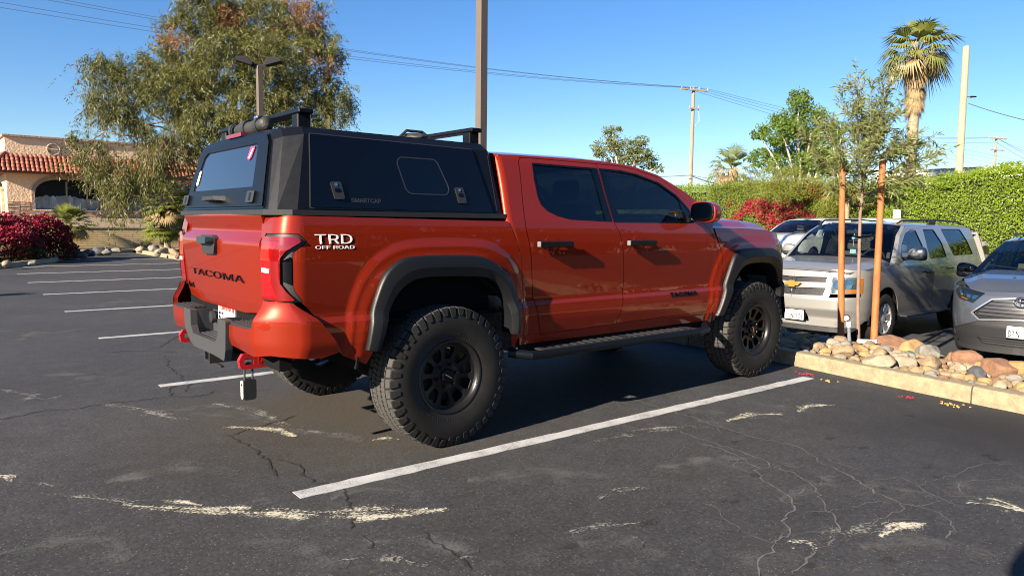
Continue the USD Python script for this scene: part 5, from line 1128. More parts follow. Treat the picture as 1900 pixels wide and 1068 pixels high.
big = [(1655, 640, .33, 3, 'largest rounded brown boulder beside the right wooden stake'), (1693, 656, .24, 1, 'yellow ochre boulder against the largest brown boulder'), (1721, 668, .21, 2, 'squat grey tan boulder in front of the gap between the suv and crossover'), (1746, 657, .15, 1, 'smooth orange boulder right of the squat grey one'),
    (1768, 670, .15, 1, 'sandy ochre boulder near the front tyre of the crossover'), (1793, 680, .19, 3, 'reddish tan boulder below the crossover bumper corner'), (1850, 704, .215, 3, 'rounded red brown boulder with a smooth top near the kerb'), (1892, 708, .20, 1, 'orange boulder at the right edge of the photo'),
    (1812, 712, .13, 5, 'dark slate coloured stone beside the red brown boulder'), (1870, 672, .19, 5, 'flat grey slate stone under the crossover number plate'), (1833, 670, .17, 0, 'tan boulder under the middle of the crossover bumper'), (1720, 690, .17, 0, 'long tan stone in the middle of the rock bed'), (1680, 690, .14, 4, 'pale flat stone below the ochre boulder'),
    (1628, 690, .18, 4, 'pale wide stone right of the sprinkler pipe'), (1562, 668, .17, 0, 'tan stone at the foot of the left wooden stake'), (1540, 622, .12, 4, 'pale stone left of the left stake at the far side')]
for i, (px, py, s, k, lab) in enumerate(big):
    c = gp(px, py, .06); z0 = zsoil(c[0], c[1]); s *= .78; m = rock(s, 900+i, .72, 3); m.apply_translation([c[0], c[1], z0+s*.33])
    tag(put('boulder', m, ROCKS[k], smooth=True), lab, 'boulder')
r = np.random.default_rng(11); placed = [(gp(px, py, .06)[:2], s*.68) for px, py, s, k, l in big]; cnt = 0; fill = []
for size, tries in ((.12, 12), (.095, 110), (.075, 600), (.057, 1900), (.042, 4200)):
    for _ in range(tries):
        y = r.uniform(-3.6, 2.2) if size > .05 else r.uniform(-3.4, 1.4); x = kx(y)+.2+r.uniform(0, 2.75)**1.0; s = size*r.uniform(.75, 1.2)
        if x-kx(y) < .38 and s > .075: continue
        if any((x-q[0])**2+(y-q[1])**2 < (s*.74+t*.74)**2 for q, t in placed): continue
        placed.append((np.array([x, y]), s)); m = rock(s, int(r.integers(1e6)), .72, 2 if s > .06 else 1); m.apply_translation([x, y, zsoil(x, y)+s*.22])
        k = int(r.choice(6, p=[.30, .20, .17, .13, .16, .04]))
        if cnt < 280 and s > .040:
            cnt += 1; nm_ = KIND[k]; sz = 'large' if s > .105 else 'middling' if s > .07 else 'small' if s > .052 else 'tiny'
            row = 'by the kerb' if x-kx(y) < .75 else 'mid bed' if x-kx(y) < 1.6 else 'on the far slope'; wh = 'ahead of the pickup tyre' if y > -.35 else 'left of the stakes' if y > -.95 else 'around the stakes' if y > -1.3 else 'right of the stakes' if y > -2.0 else 'before the crossover'
            tag(put('river_rock', m, ROCKS[k], smooth=True), f'{sz} {nm_} rock {row}, {wh}', 'rock', 'river rocks in the kerbside bed')
        else: fill.append((m, k))
for k in range(6):
    q = [m for m, kk in fill if kk == k]
    if q: tag(put('pebbles', cat_(*q), ROCKS[k], smooth=True), kind='stuff')
# rocks of the far planter end and by the left kerb
far = [(270, 455, .32), (262, 462, .22), (285, 462, .25), (300, 466, .28), (322, 468, .22), (314, 462, .2), (188, 465, .30), (165, 470, .25), (200, 467, .2), (14, 489, .16), (60, 486, .12), (152, 473, .2), (218, 464, .22), (330, 474, .2), (292, 470, .18)]
for i, (px, py, s) in enumerate(far):
    c = gp(px, py+4, .1); m = rock(s, 400+i, .65, 2); m.apply_translation([c[0], c[1], .1+s*.3])
    tag(put('river_rock', m, ROCKS[(0, 4, 2, 4, 0, 2, 5, 5, 2, 4, 2, 5, 2, 0, 4)[i]], smooth=True), ('tan round', 'pale cracked', 'grey squat', 'pale smooth', 'tan low', 'grey small', 'dark humped', 'dark flat', 'grey rounded', 'pale', 'grey', 'dark small', 'grey tiny', 'tan leaning', 'pale wide')[i]+(' rock by the kerb below the crimson bush' if px < 100 else ' rock along the far kerb before the block wall' if px < 230 else ' rock at the feet of the fan palms'), 'rock', 'rocks at the far end of the parking row')
# sprinkler riser and a stray pipe
spr = thing('sprinkler_riser', 'grey plastic sprinkler pipe with a pale cap between the stakes', 'sprinkler', None)
c = gp(1578, 636, .05); put('pipe', tube([c+[0, 0, -.1], c+[-.0, 0.03, .18]], .020, 10), mat('grey_pvc', (.12, .14, .15), .5), spr); put('cap', tube([c+[0, .03, .18], c+[0, .035, .24]], .027, 10), mat('pale_cap', (.5, .5, .42), .5), spr)
c = gp(1608, 640, .08); tag(put('pipe_offcut', tube([c+[.0, .10, .03], c+[.02, -.10, .05]], .022, 8), mat('dirty_white_pvc', (.6, .58, .52), .6)), 'dirty white pipe offcut lying on the rocks by the right stake', 'pipe')
# ---------------- plants ----------------
def leaf_mesh(P, D, L, W, r, bend=.0):
    """leaves as folded lozenges: base P, direction D (unit), length L, width W"""
    n = len(P); D = D/(np.linalg.norm(D, axis=1, keepdims=True)+1e-9); q = r.normal(size=(n, 3)); S = np.cross(D, q); S /= np.linalg.norm(S, axis=1, keepdims=True)+1e-9
    U = np.cross(S, D); L = np.broadcast_to(L, (n,))[:, None]; W = np.broadcast_to(W, (n,))[:, None]
    m = P+D*L*.45+U*W*.25; v = np.stack([P, m+S*W*.5, P+D*L-np.array([0, 0, 1.])*L*bend, m-S*W*.5], 1).reshape(-1, 3); b = np.arange(n)[:, None]*4
    return v, np.vstack([b+[0, 1, 2], b+[0, 2, 3]])
def unit(r, n): q = r.normal(size=(n, 3)); return q/np.linalg.norm(q, axis=1, keepdims=True)
def merge(parts):
    V, F, b = [], [], 0
    for v, f in parts: V.append(v); F.append(f+b); b += len(v)
    return np.vstack(V), np.vstack(F)
def limb(p0, p1, r0, r1, r, wob=.06, n=8):
    p0, p1 = np.asarray(p0, float), np.asarray(p1, float); t = np.linspace(0, 1, n); L = np.linalg.norm(p1-p0)
    p = p0+(p1-p0)*t[:, None]; o = r.normal(0, wob*L, (n, 3)); o = np.cumsum(o, 0)/n**.5*np.sin(np.pi*t)[:, None]; return tube(p+o, r0+(r1-r0)*t, 6)
BARK = mat('grey_brown_bark', (.20, .15, .11), .95, noise=(7, .4, 6), bump=(18, .02, 6)); PALEBARK = mat('pale_bark', (.42, .36, .28), .9, noise=(6, .35, 6))
TWIG = mat('twig', (.12, .085, .055), .9)

# eucalyptus: clumps of hanging leaves, placed at real distances
EUC = leaf_mat('eucalyptus_leaves', (.065, .078, .016), (.175, .165, .042), .30, .42, 1.1, (.29, .225, .08)); EUCR = leaf_mat('eucalyptus_rusty_leaves', (.22, .12, .05), (.30, .17, .07), .3, .5, 1.5)
euc = thing('eucalyptus_tree', 'tall drooping eucalyptus with olive and rusty leaves left of the pickup canopy', 'tree', None)
r = np.random.default_rng(21)
base = np.array([5.9, 21.6, 0.]); fork = base+[-.1, .1, 2.9]
trunk = [limb(base, fork, .30, .22, r, .03), limb(fork, fork+[.7, -.3, 3.2], .18, .09, r), limb(fork, fork+[-1.2, .4, 2.4], .14, .07, r), limb(fork+[0, 0, .2], at(330, 235, 25), .10, .04, r)]
clumps = [(385, 25, 50, 42, 25, 1), (345, 85, 45, 45, 25, .9), (470, 50, 75, 55, 25.5, 1), (555, 45, 50, 48, 25, .95), (595, 115, 40, 60, 25, .9), (618, 190, 30, 45, 25, .8), (180, 128, 26, 38, 24, .75), (205, 190, 36, 40, 24, .85), (262, 150, 50, 45, 24.5, .9), (330, 175, 65, 55, 24.3, 1), (420, 130, 70, 60, 24.3, 1), (505, 130, 65, 60, 24.5, 1),
          (560, 190, 55, 45, 24.8, .9), (245, 228, 38, 34, 24, .8), (150, 255, 20, 16, 23.5, .5), (178, 285, 30, 32, 23.5, .75), (205, 330, 30, 38, 23.3, .8), (240, 350, 26, 30, 23.2, .5), (268, 300, 36, 34, 23.5, .7), (325, 270, 48, 34, 24, .7), (395, 225, 60, 40, 24, .95), (232, 378, 12, 18, 23.2, .4), (565, 245, 45, 26, 24.5, .7), (480, 195, 55, 40, 24, .9), (622, 228, 22, 18, 24.6, .5), (430, 65, 40, 40, 26, .9), (300, 120, 35, 35, 25.5, .7)]
P, D, L, tw = [], [], [], []; PR, DR = [], []
for cx, cy, rx, ry, dep, dens in clumps:
    n = int(rx*ry*.165*dens); c0 = at(cx, cy, dep); mpp = dep/FPX
    if dep > 0: trunk.append(limb(fork+np.array([0, 0, r.uniform(.2, 2.)])*(c0[2] > 4), c0+[0, 0, -.2], .05, .015, r, .10, 10))
    u = unit(r, n)*(r.uniform(.15, 1, n)**.45)[:, None]; c = c0+(u[:, :1]*rx*rt+u[:, 1:2]*ry*up+u[:, 2:]*fw*min(rx, ry)*1.0)*mpp
    nt = max(4, n//7); tf = unit(r, nt)*(r.uniform(.2, 1.05, nt)**.5)[:, None]; kk = r.integers(0, nt, n); pick = r.random(n) < .75
    u = np.where(pick[:, None], tf[kk]+r.normal(0, .11, (n, 3)), u); c = c0+(u[:, :1]*rx*rt+u[:, 1:2]*ry*up+u[:, 2:]*fw*min(rx, ry))*mpp
    hang = np.clip((cy-120)/160, 0, 1) if cx > 215 else .8
    for q, uu in zip(c, u):
        k = r.integers(14, 24); ln = r.uniform(.25, .55)*(1-hang)+r.uniform(.5, 1.15)*hang; out = (uu[0]*rt+uu[2]*fw)*.6+r.normal(0, .35, 3); t = np.sort(r.uniform(0, 1, k)); lift = (.35*(1-hang)+.08)*r.uniform(.3, 1.2)
        pos = q+np.outer(t, out)*ln*.8+np.stack([0*t, 0*t, lift*t-ln*(.55+.45*hang)*t**1.6], 1)+r.normal(0, .045, (k, 3))
        sp = .75-.35*hang
        d = np.stack([r.normal(0, sp, k)+out[0]*.4, r.normal(0, sp, k)+out[1]*.4, -.55-.35*hang+r.normal(0, sp, k)], 1)
        red = (cy < 120 and meshkit.noise(np.array([q*1.1]), 5)[0] > .60) or (cy > 250 and r.random() < .05)
        (PR if red else P).append(pos); (DR if red else D).append(d)
        if r.random() < .35: tw.append(tube([q, q+out*ln*.25+[0, 0, lift*.3], q+out*ln*.7+[0, 0, -ln*.4]], .006, 3, caps=False))
P, D = np.vstack(P), np.vstack(D); put('crown', leaf_mesh(P, D, r.uniform(.11, .20, len(P)), r.uniform(.020, .032, len(P)), r), EUC, euc)
P, D = np.vstack(PR), np.vstack(DR); put('rusty_leaves', leaf_mesh(P, D, r.uniform(.10, .18, len(P)), r.uniform(.018, .030, len(P)), r), EUCR, euc)
put('trunk', cat_(*trunk), BARK, euc, smooth=True); put('twigs', cat_(*tw), TWIG, euc)

def blob_tree(name, label, clumps, dep, leafL, leafW, mats, base_px, dens, seed, trunk_r=.12, bark=PALEBARK, upw=.2, cat='tree', ground_z=0., limbs=True, group=None):
    r = np.random.default_rng(seed); t = thing(name, label, cat, None, group=group); P, D = [], []; tr = []
    b = at(base_px[0], base_px[1], dep); b[2] = ground_z; top = np.mean([at(c[0], c[1], dep) for c in clumps], 0); f0 = b+(top-b)*.45
    if limbs: tr.append(limb(b, f0, trunk_r, trunk_r*.7, r, .03))
    for cx, cy, rx, ry in clumps:
        mpp = dep/FPX; c0 = at(cx, cy, dep)+fw*r.normal(0, .4); n = int(rx*ry*dens)
        if limbs: tr.append(limb(f0, c0, trunk_r*.5, trunk_r*.12, r, .06))
        u = unit(r, n)*(r.uniform(.1, 1, n)**.4)[:, None]
        # leaves gather in tufts
        tuft = unit(r, max(6, n//26))*(r.uniform(.3, 1.05, max(6, n//26))**.5)[:, None]; k = r.integers(0, len(tuft), n); u = np.where(r.random(n)[:, None] < .7, tuft[k]+r.normal(0, .13, (n, 3)), u)
        P.append(c0+(u[:, :1]*rx*rt+u[:, 1:2]*ry*up+u[:, 2:]*fw*.8*(rx+ry)/2)*mpp); D.append(r.normal(size=(n, 3))+np.array([0, 0, upw])+(u@np.stack([rt, up, fw]))*.4)
    P, D = np.vstack(P), np.vstack(D); n = len(P)
    if isinstance(mats, tuple):
        s = r.random(n) < mats[2]
        put('crown', leaf_mesh(P[~s], D[~s], r.uniform(.7, 1.2, (~s).sum())*leafL, r.uniform(.7, 1.2, (~s).sum())*leafW, r), mats[0], t); put('flowers', leaf_mesh(P[s]+(D[s]*.02), D[s], leafL*.8, leafL*.75, r), mats[1], t)
    else: put('crown', leaf_mesh(P, D, r.uniform(.7, 1.2, n)*leafL, r.uniform(.7, 1.2, n)*leafW, r), mats, t)
    if tr: put('trunk', cat_(*tr), bark, t, smooth=True)
    return t
GREEN = leaf_mat('fresh_green_leaves', (.07, .12, .016), (.18, .26, .035), .4, .4, .9, (.30, .36, .06)); OLIVE = leaf_mat('pale_olive_leaves', (.12, .14, .04), (.23, .24, .07), .4, .5, .9, (.32, .31, .10))
YGREEN = leaf_mat('yellow_green_foliage', (.10, .12, .015), (.24, .25, .035), .3, .5, .7, (.32, .30, .05)); DGREEN = leaf_mat('deep_green_leaves', (.03, .05, .012), (.07, .10, .025), .3, .45, .8)
BRACT = leaf_mat('magenta_bracts', (.22, .006, .022), (.42, .014, .045), .35, .6, 2., (.45, .022, .10)); BRACT2 = leaf_mat('crimson_bracts', (.16, .006, .02), (.34, .012, .045), .3, .6, 2., (.42, .02, .07))
blob_tree('broadleaf_tree', 'fresh green broadleaf tree with open branches left of the staked sapling', [(1482, 190, 26, 22), (1470, 220, 34, 24), (1505, 225, 36, 26), (1440, 250, 36, 22), (1480, 262, 42, 28), (1530, 262, 34, 28), (1425, 290, 30, 20), (1468, 305, 44, 24), (1520, 305, 42, 28), (1555, 240, 20, 16), (1550, 300, 26, 26), (1415, 245, 16, 12)], 32., .125, .08, GREEN, (1475, 480), 1.55, 31, .16)
blob_tree('pale_tree', 'pale olive leaved tree showing above the pickup roof', [(1135, 250, 20, 14), (1128, 272, 30, 16), (1165, 275, 28, 18), (1190, 262, 16, 12), (1180, 290, 34, 16), (1112, 285, 16, 10), (1205, 296, 20, 14), (1222, 310, 12, 10), (1150, 300, 40, 14)], 42., .12, .08, OLIVE, (1160, 440), 2.1, 32, .18)
# hedge along the far side
def hedge(name, label, y0, y1, x0, x1, top, m, n, seed, lw=(.07, .045), flowers=None, cat='hedge'):
    r = np.random.default_rng(seed); t = thing(name, label, cat, None)
    ys = np.linspace(y0, y1, max(4, int((y1-y0)/.25))); prof = lambda y: top(y)+.35*(meshkit.fbm(np.stack([y*.9+seed, 0*y, 0*y], -1), 3)-.5)
    face = lambda y, z: x0+.55*(meshkit.fbm(np.stack([y*1.1+9*seed, z*1.1, 0*y], -1), 3)-.5)
    k = int(n*.72); y = r.uniform(y0, y1, k); h = prof(y); z = r.uniform(0, 1, k)**.8*h; x = face(y, z)-r.exponential(.05, k)+r.uniform(0, .22, k); A = np.stack([x, y, z], 1); dA = r.normal(0, 1, (k, 3))*[.35, 1, 1]+[-.25, 0, -.25]
    k = n-k; y = r.uniform(y0, y1, k); h = prof(y); x = r.uniform(x0-.2, x1, k); z = h+r.normal(0, .07, k)+.22*r.random(k)**4; Bq = np.stack([x, y, z], 1); dB = np.array([-.3, 0, .9])+r.normal(0, .6, (k, 3))
    P, D = np.vstack([A, Bq]), np.vstack([dA, dB]); n = len(P)
    if flowers:
        w = np.clip((meshkit.fbm(np.stack([P[:, 1]*.9, P[:, 2]*1.4, P[:, 0]*0+seed], -1), 3)-flowers[1])*6, 0, 1)*flowers[2](P); s = r.random(n) < w
        put('flowers', leaf_mesh(P[s]-[.03, 0, 0], D[s], r.uniform(.8, 1.2, s.sum())*.085, r.uniform(.8, 1.2, s.sum())*.075, r), flowers[0], t); P, D = P[~s], D[~s]; n = len(P)
    put('leaves', leaf_mesh(P, D, r.uniform(.7, 1.25, n)*lw[0], r.uniform(.7, 1.25, n)*lw[1], r), m, t)
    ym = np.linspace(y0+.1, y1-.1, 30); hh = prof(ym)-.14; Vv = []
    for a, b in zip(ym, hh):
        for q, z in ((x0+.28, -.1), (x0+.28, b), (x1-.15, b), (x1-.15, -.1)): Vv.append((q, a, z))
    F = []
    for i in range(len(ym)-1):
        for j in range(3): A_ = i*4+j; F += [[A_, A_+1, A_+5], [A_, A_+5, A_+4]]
    put('inner_branches', TM(Vv, F), mat('hedge_depth', (.018, .022, .008), .95), t)  # plain dark core: the shade between the leaves is put into its colour
    return t
HEDGE = leaf_mat('hedge_leaves', (.125, .195, .010), (.24, .335, .02), .35, .4, .5, (.35, .41, .05)); HEDGE2 = leaf_mat('yellow_hedge_leaves', (.13, .20, .012), (.25, .33, .03), .35, .4, .5, (.34, .39, .06))
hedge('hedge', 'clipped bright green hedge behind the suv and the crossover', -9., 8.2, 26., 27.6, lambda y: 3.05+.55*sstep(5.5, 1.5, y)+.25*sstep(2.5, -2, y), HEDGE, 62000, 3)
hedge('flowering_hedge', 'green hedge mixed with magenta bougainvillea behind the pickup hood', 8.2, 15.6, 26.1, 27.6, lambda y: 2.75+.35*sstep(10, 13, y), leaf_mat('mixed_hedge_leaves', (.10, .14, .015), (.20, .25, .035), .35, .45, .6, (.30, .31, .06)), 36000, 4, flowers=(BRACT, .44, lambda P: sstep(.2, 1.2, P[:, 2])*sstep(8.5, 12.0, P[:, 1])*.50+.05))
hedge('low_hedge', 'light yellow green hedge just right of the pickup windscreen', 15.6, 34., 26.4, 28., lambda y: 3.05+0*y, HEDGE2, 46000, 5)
blob_tree('yellow_green_shrub', 'yellow green shrub rising over the flowering hedge below the broadleaf tree', [(1425, 335, 30, 22), (1460, 330, 34, 20), (1440, 360, 44, 22), (1490, 350, 40, 24), (1530, 345, 34, 22), (1400, 345, 18, 14)], 29.5, .10, .03, YGREEN, (1450, 470), 1.7, 41, .08, cat='shrub', upw=.9, limbs=False)
blob_tree('yellow_green_shrub', 'yellow green bush behind the staked sapling, left of its left stake', [(1560, 350, 26, 20), (1600, 370, 40, 22), (1545, 385, 30, 20), (1640, 375, 24, 20)], 28.6, .09, .035, YGREEN, (1580, 470), 1.7, 42, .08, cat='shrub', upw=.8, limbs=False)
blob_tree('hedge_shoots', 'loose shoots growing over the hedge top at the right edge', [(1850, 318, 34, 10), (1880, 312, 24, 12), (1815, 325, 18, 9), (1775, 338, 14, 6)], 25., .085, .05, HEDGE2, (1850, 470), 1.4, 43, .04, cat='shrub', upw=.8, limbs=False)
# red leaved bushes on the far left
r = np.random.default_rng(51)
def low_bush(name, label, c, rx, ry, rz, n, mats, seed, share, lw, cat='bush'):
    r = np.random.default_rng(seed); t = thing(name, label, cat, tuple(c)); u = unit(r, n); u[:, 2] = np.abs(u[:, 2]); lump = 1+.34*(meshkit.fbm(u*2.3+seed, 4)-.5)*2
    rad = (r.uniform(.35, 1., n)**.25)*lump; P = u*rad[:, None]*[rx, ry, rz]; P[:, 2] = np.maximum(P[:, 2], .03); D = u+r.normal(0, .6, (n, 3)); s = r.random(n) < share*np.clip((meshkit.fbm(P*1.4+seed, 3)-.30)*5, .15, 1)*(.35+.65*sstep(.05, .8, P[:, 2]))
    put('leaves', leaf_mesh(P[~s], D[~s], r.uniform(.7, 1.2, (~s).sum())*lw[0], r.uniform(.7, 1.2, (~s).sum())*lw[1], r), mats[0], t); put('flowers', leaf_mesh(P[s], D[s], r.uniform(.7, 1.2, s.sum())*lw[0], r.uniform(.7, 1.2, s.sum())*lw[0]*.85, r), mats[1], t)
    st = [limb([0, 0, -.05], unit(r, 1)[0]*[rx*.6, ry*.6, 0]+[0, 0, rz*.6], .03, .012, r) for _ in range(7)]; put('stems', cat_(*st), BARK, t, smooth=True); return t
low_bush('bougainvillea', 'crimson bougainvillea bush by the kerb at the left edge of the lot', (-.9, 21.9, .05), 1.75, 1.35, 1.45, 15000, (DGREEN, BRACT2), 52, .95, (.09, .06))
low_bush('bougainvillea', 'smaller crimson bush joined to the right of the big bougainvillea', (.85, 23.2, .05), .95, .9, 1.28, 7000, (DGREEN, BRACT2), 53, .80, (.09, .06))
# fan palms
FROND = leaf_mat('palm_fronds', (.10, .125, .025), (.23, .24, .06), .25, .38, 1.3, (.33, .31, .10)); DRY = leaf_mat('dead_fronds', (.24, .17, .08), (.36, .265, .14), .15, .7, 2., (.45, .35, .20))
def fan(c, d, size, r, blades=22, droop=.35, pet=.8, spread=2.1, bw=.025):
    """one fan leaf: stalk from c along d, then blades"""
    d = d/np.linalg.norm(d); side = np.cross(d, [0, 0, 1.]); side /= np.linalg.norm(side)+1e-9; un = np.cross(side, d); hub = c+d*size*pet; V, F = [], []
    w = .014*size+.008; V += [c-side*w, c+side*w, hub+side*w*.7, hub-side*w*.7]; F += [[0, 1, 2], [0, 2, 3]]
    for a in np.linspace(-spread/2, spread/2, blades):
        e = d*math.cos(a)+side*math.sin(a); L = size*(.85+.15*math.cos(a))*r.uniform(.9, 1.05); s2 = np.cross(e, un); w = size*bw
        m = hub+e*L*.55+un*abs(math.sin(a))*.10*size; tip = hub+e*L-np.array([0, 0, 1.])*droop*L*r.uniform(.6, 1.3); b = len(V)
        V += [hub-s2*w*.3, hub+s2*w*.3, m+s2*w, tip, m-s2*w]; F += [[b, b+1, b+2], [b, b+2, b+4], [b+2, b+3, b+4]]
    return np.array(V), np.array(F)
def palm(name, label, base, h, size, nf, trunk_r, seed, skirt=0., lean=(0, 0), dead=.12, group=None, low=-.45, droop=.25, bw=.025):
    r = np.random.default_rng(seed); t = thing(name, label, 'palm tree', tuple(base), group=group); top = np.array([lean[0], lean[1], h]); G_, Dd = [], []
    for i in range(nf):
        el = math.asin(np.clip(low+(1.0-low)*((i+.5)/nf), -1, 1)); az = i*2.39996+r.normal(0, .2); d = np.array([math.cos(az)*math.cos(el), math.sin(az)*math.cos(el), math.sin(el)])
        f = fan(top+d*.08, d, size*r.uniform(.85, 1.1), r, 17, droop+droop*1.2*(1-(i/nf)), bw=bw); (Dd if ((el < .25 and r.random() < dead*1.6) or (el < -.25 and r.random() < .18)) else G_).append(f)
    if skirt:
        for i in range(int(95*skirt)):
            az = r.uniform(0, 6.28); q = r.uniform(0, 1); z = h-.15-q*skirt; rr = trunk_r*1.3+(1-q)**1.2*size*.42*r.uniform(.6, 1.0); o = np.array([math.cos(az), math.sin(az), 0.])
            Dd.append(fan(top*[1, 1, 0]+o*rr*.5+[0, 0, z], o*.35+np.array([0, 0, -1.]), size*.5*r.uniform(.7, 1.15), r, 9, .1, .45, .8))
        # flower stalks and stiff dry stems
        for i in range(26): az = r.uniform(0, 6.28); o = np.array([math.cos(az), math.sin(az), 0.]); Dd.append(fan(top+o*.15, o*.8+np.array([0, 0, r.uniform(-.7, .35)]), size*.75, r, 7, .8, .5, .5))
    put('fronds', merge(G_), FROND, t)
    if Dd: put('dead_fronds', merge(Dd), DRY, t)
    pr = [(trunk_r*1.15, -.1), (trunk_r, .4), (trunk_r*.9, h*.5), (trunk_r*.85, h-skirt*.9), (trunk_r*1.1, h), (0, h+.1)]
    m = lathe(pr[::-1], 14, 'z'); v = m.vertices.copy(); f_ = np.clip(v[:, 2]/h, 0, 1); v[:, 0] += lean[0]*f_; v[:, 1] += lean[1]*f_
    put('trunk', TM(v, m.faces), mat('palm_trunk', (.25, .19, .12), .95, noise=(5, .4, 6), bump=(14, .03, 6)), t, smooth=True); return t
c = at(1703, 92, 36.); palm('fan_palm', 'tall fan palm with a shaggy skirt of dead fronds against the sky', (c[0], c[1], 0.), c[2]-.1, 1.12, 38, .27, 61, skirt=2.5, dead=.16, low=-.75, bw=.035)
c = at(1360, 318, 34.); palm('fan_palm', 'short fan palm standing behind the hedge near the utility pole', (c[0], c[1], 0.), c[2], .75, 34, .22, 62, skirt=.9, dead=.2, low=-.6)
c = gp(316, 466, .1); palm('fan_palm', 'bushy fan palm in the far bed just left of the pickup tailgate', (c[0]-.1, c[1], .1), 1.85, .58, 70, .12, 63, dead=.03, low=-.85, droop=.10, bw=.06)
c = gp(312, 464, .1); palm('fan_palm', 'low fan palm in front of the bushy one at the far bed', (c[0]-.35, c[1]-.6, .1), .95, .50, 56, .11, 64, dead=.03, low=-.7, droop=.10, bw=.06)
c = gp(128, 462, .1); palm('fan_palm', 'small fan palm peeping out right of the crimson bush', (c[0]+.05, c[1], .05), 1.05, .50, 50, .11, 65, dead=.03, low=-.75, droop=.10, bw=.06)
c = gp(338, 466, .1); palm('fan_palm', 'fan palm half hidden by the pickup tailgate', (c[0]+.3, c[1]+.4, .1), 1.5, .50, 50, .12, 66, dead=.05, low=-.75, droop=.10, bw=.06)
c = at(1586, 372, 27.2); palm('fan_palm', 'young fan palm pushing through the hedge between the stakes', (c[0]-.6, c[1], 0.), c[2], .6, 16, .12, 67, dead=.0, low=.0)

# staked sapling
STAKE = mat('orange_stained_wood', (.27, .090, .022), .75, noise=(3, .45, 8, (8, 8, 1.2)), bump=(30, .004, 6))
sb = gp(1562, 640, .03); sc = gp(1622, 636, .03); st_ = gp(1594, 634, .03); hs = 2.13
def lathe_pole(b, top, r0, r1, n=14): return tube([b, b+(top-b)*.3, b+(top-b)*.7, top], [r0, r0, r1, r1], n)
s1 = sb+[0, 0, -.3]; top1 = at(1563, 303, (sb-CAM)@fw); top2 = at(1638, 294, (sc-CAM)@fw)
tag(put('tree_stake', lathe_pole(s1, top1, .036, .034), STAKE, smooth=40), 'left orange wooden stake tied to the young tree', 'stake'); tag(put('tree_stake', lathe_pole(sc+[0, 0, -.3], top2, .040, .036), STAKE, smooth=40), 'right leaning orange wooden stake tied to the young tree', 'stake')
sap = thing('sapling', 'young narrow leaved tree held between two orange stakes', 'sapling', None); r = np.random.default_rng(71); D0 = (st_-CAM)@fw
pts = [st_+[0, 0, -.1], at(1592, 560, D0), at(1594, 480, D0), at(1596, 400, D0), at(1603, 330, D0), at(1612, 280, D0)]
TRK = mat('sapling_bark', (.16, .105, .08), .9, noise=(12, .3, 5))
put('trunk', tube(pts, [.022, .020, .019, .017, .015, .012], 10), TRK, sap, smooth=True)
br, P, D = [], [], []
ends = [((1600, 345), (1585, 160), 0), ((1600, 330), (1575, 240), .1), ((1606, 310), (1640, 160), -.1), ((1608, 300), (1655, 215), .3), ((1604, 330), (1700, 235), 0), ((1610, 300), (1735, 250), .2), ((1600, 350), (1720, 300), -.3), ((1602, 340), (1735, 285), .1), ((1598, 360), (1690, 330), -.2), ((1600, 350), (1530, 240), .2), ((1598, 355), (1490, 255), -.2), ((1597, 370), (1520, 300), .3), ((1600, 340), (1555, 290), -.4), ((1603, 330), (1630, 260), -.4), ((1598, 380), (1660, 365), .2), ((1597, 385), (1550, 350), -.2), ((1608, 300), (1675, 275), -.5), ((1602, 340), (1610, 230), .4), ((1598, 370), (1630, 330), .4), ((1600, 360), (1590, 300), -.5), ((1604, 320), (1715, 330), .4), ((1606, 315), (1680, 190), .1), ((1606, 300), (1590, 135), .2), ((1610, 280), (1618, 150), -.2), ((1606, 300), (1566, 190), .0), ((1612, 280), (1662, 140), .1), ((1610, 290), (1600, 200), .3), ((1612, 280), (1640, 200), -.3), ((1606, 310), (1700, 270), .3), ((1604, 320), (1540, 215), .1)]
for (a, b, dz) in ends:
    p0 = at(*a, D0); p1 = at(*b, D0+dz); mid = (p0+p1)/2+r.normal(0, .04, 3)-np.array([0, 0, .05]); q = np.linspace(0, 1, 9)[:, None]; path = (1-q)**2*p0+2*q*(1-q)*mid+q*q*p1; br.append(tube(path, np.linspace(.007, .002, 9), 5))
    for j in range(19):
        t = r.uniform(.25, 1.0); c = np.array([np.interp(t, q[:, 0], path[:, k]) for k in range(3)]); td = r.normal(0, .6, 3)+(p1-p0)/np.linalg.norm(p1-p0)*1.0+[0, 0, .25]; td /= np.linalg.norm(td); ln = r.uniform(.10, .24); br.append(tube([c, c+td*ln], [.0025, .001], 3, caps=False)); k = int(ln*80)
        s = r.uniform(0, 1, k); P.append(c+td*ln*s[:, None]); D.append(td*.75+r.normal(0, .55, (k, 3)))
P, D = np.vstack(P), np.vstack(D)
put('leaves', leaf_mesh(P, D, r.uniform(.06, .115, len(P)), r.uniform(.010, .017, len(P)), r, .15), leaf_mat('narrow_grey_green_leaves', (.095, .125, .035), (.25, .27, .085), .35, .4, 4., (.38, .36, .13)), sap); put('branches', cat_(*br), TRK, sap)
for pz, lab in ((437, 'lower black rubber tie strapping the young tree to both stakes'), (318, 'upper dark tie strapping the young tree to both stakes')):
    a1, a2, a3 = at(1562, pz, D0), at(1595, pz+3, D0), at(1628, pz-1, D0); loop = [a1+[-.05, -.02, 0], a1+[0, -.06, .0], a2+[0, -.03, 0], a3+[0, -.06, 0], a3+[.06, 0, 0], a3+[.0, .06, 0], a2+[0, .03, .01], a1+[0, .06, 0]]
    tag(put('tree_tie', tube(loop, .010, 6, True), GLOSSBLACK), lab, 'tree tie')
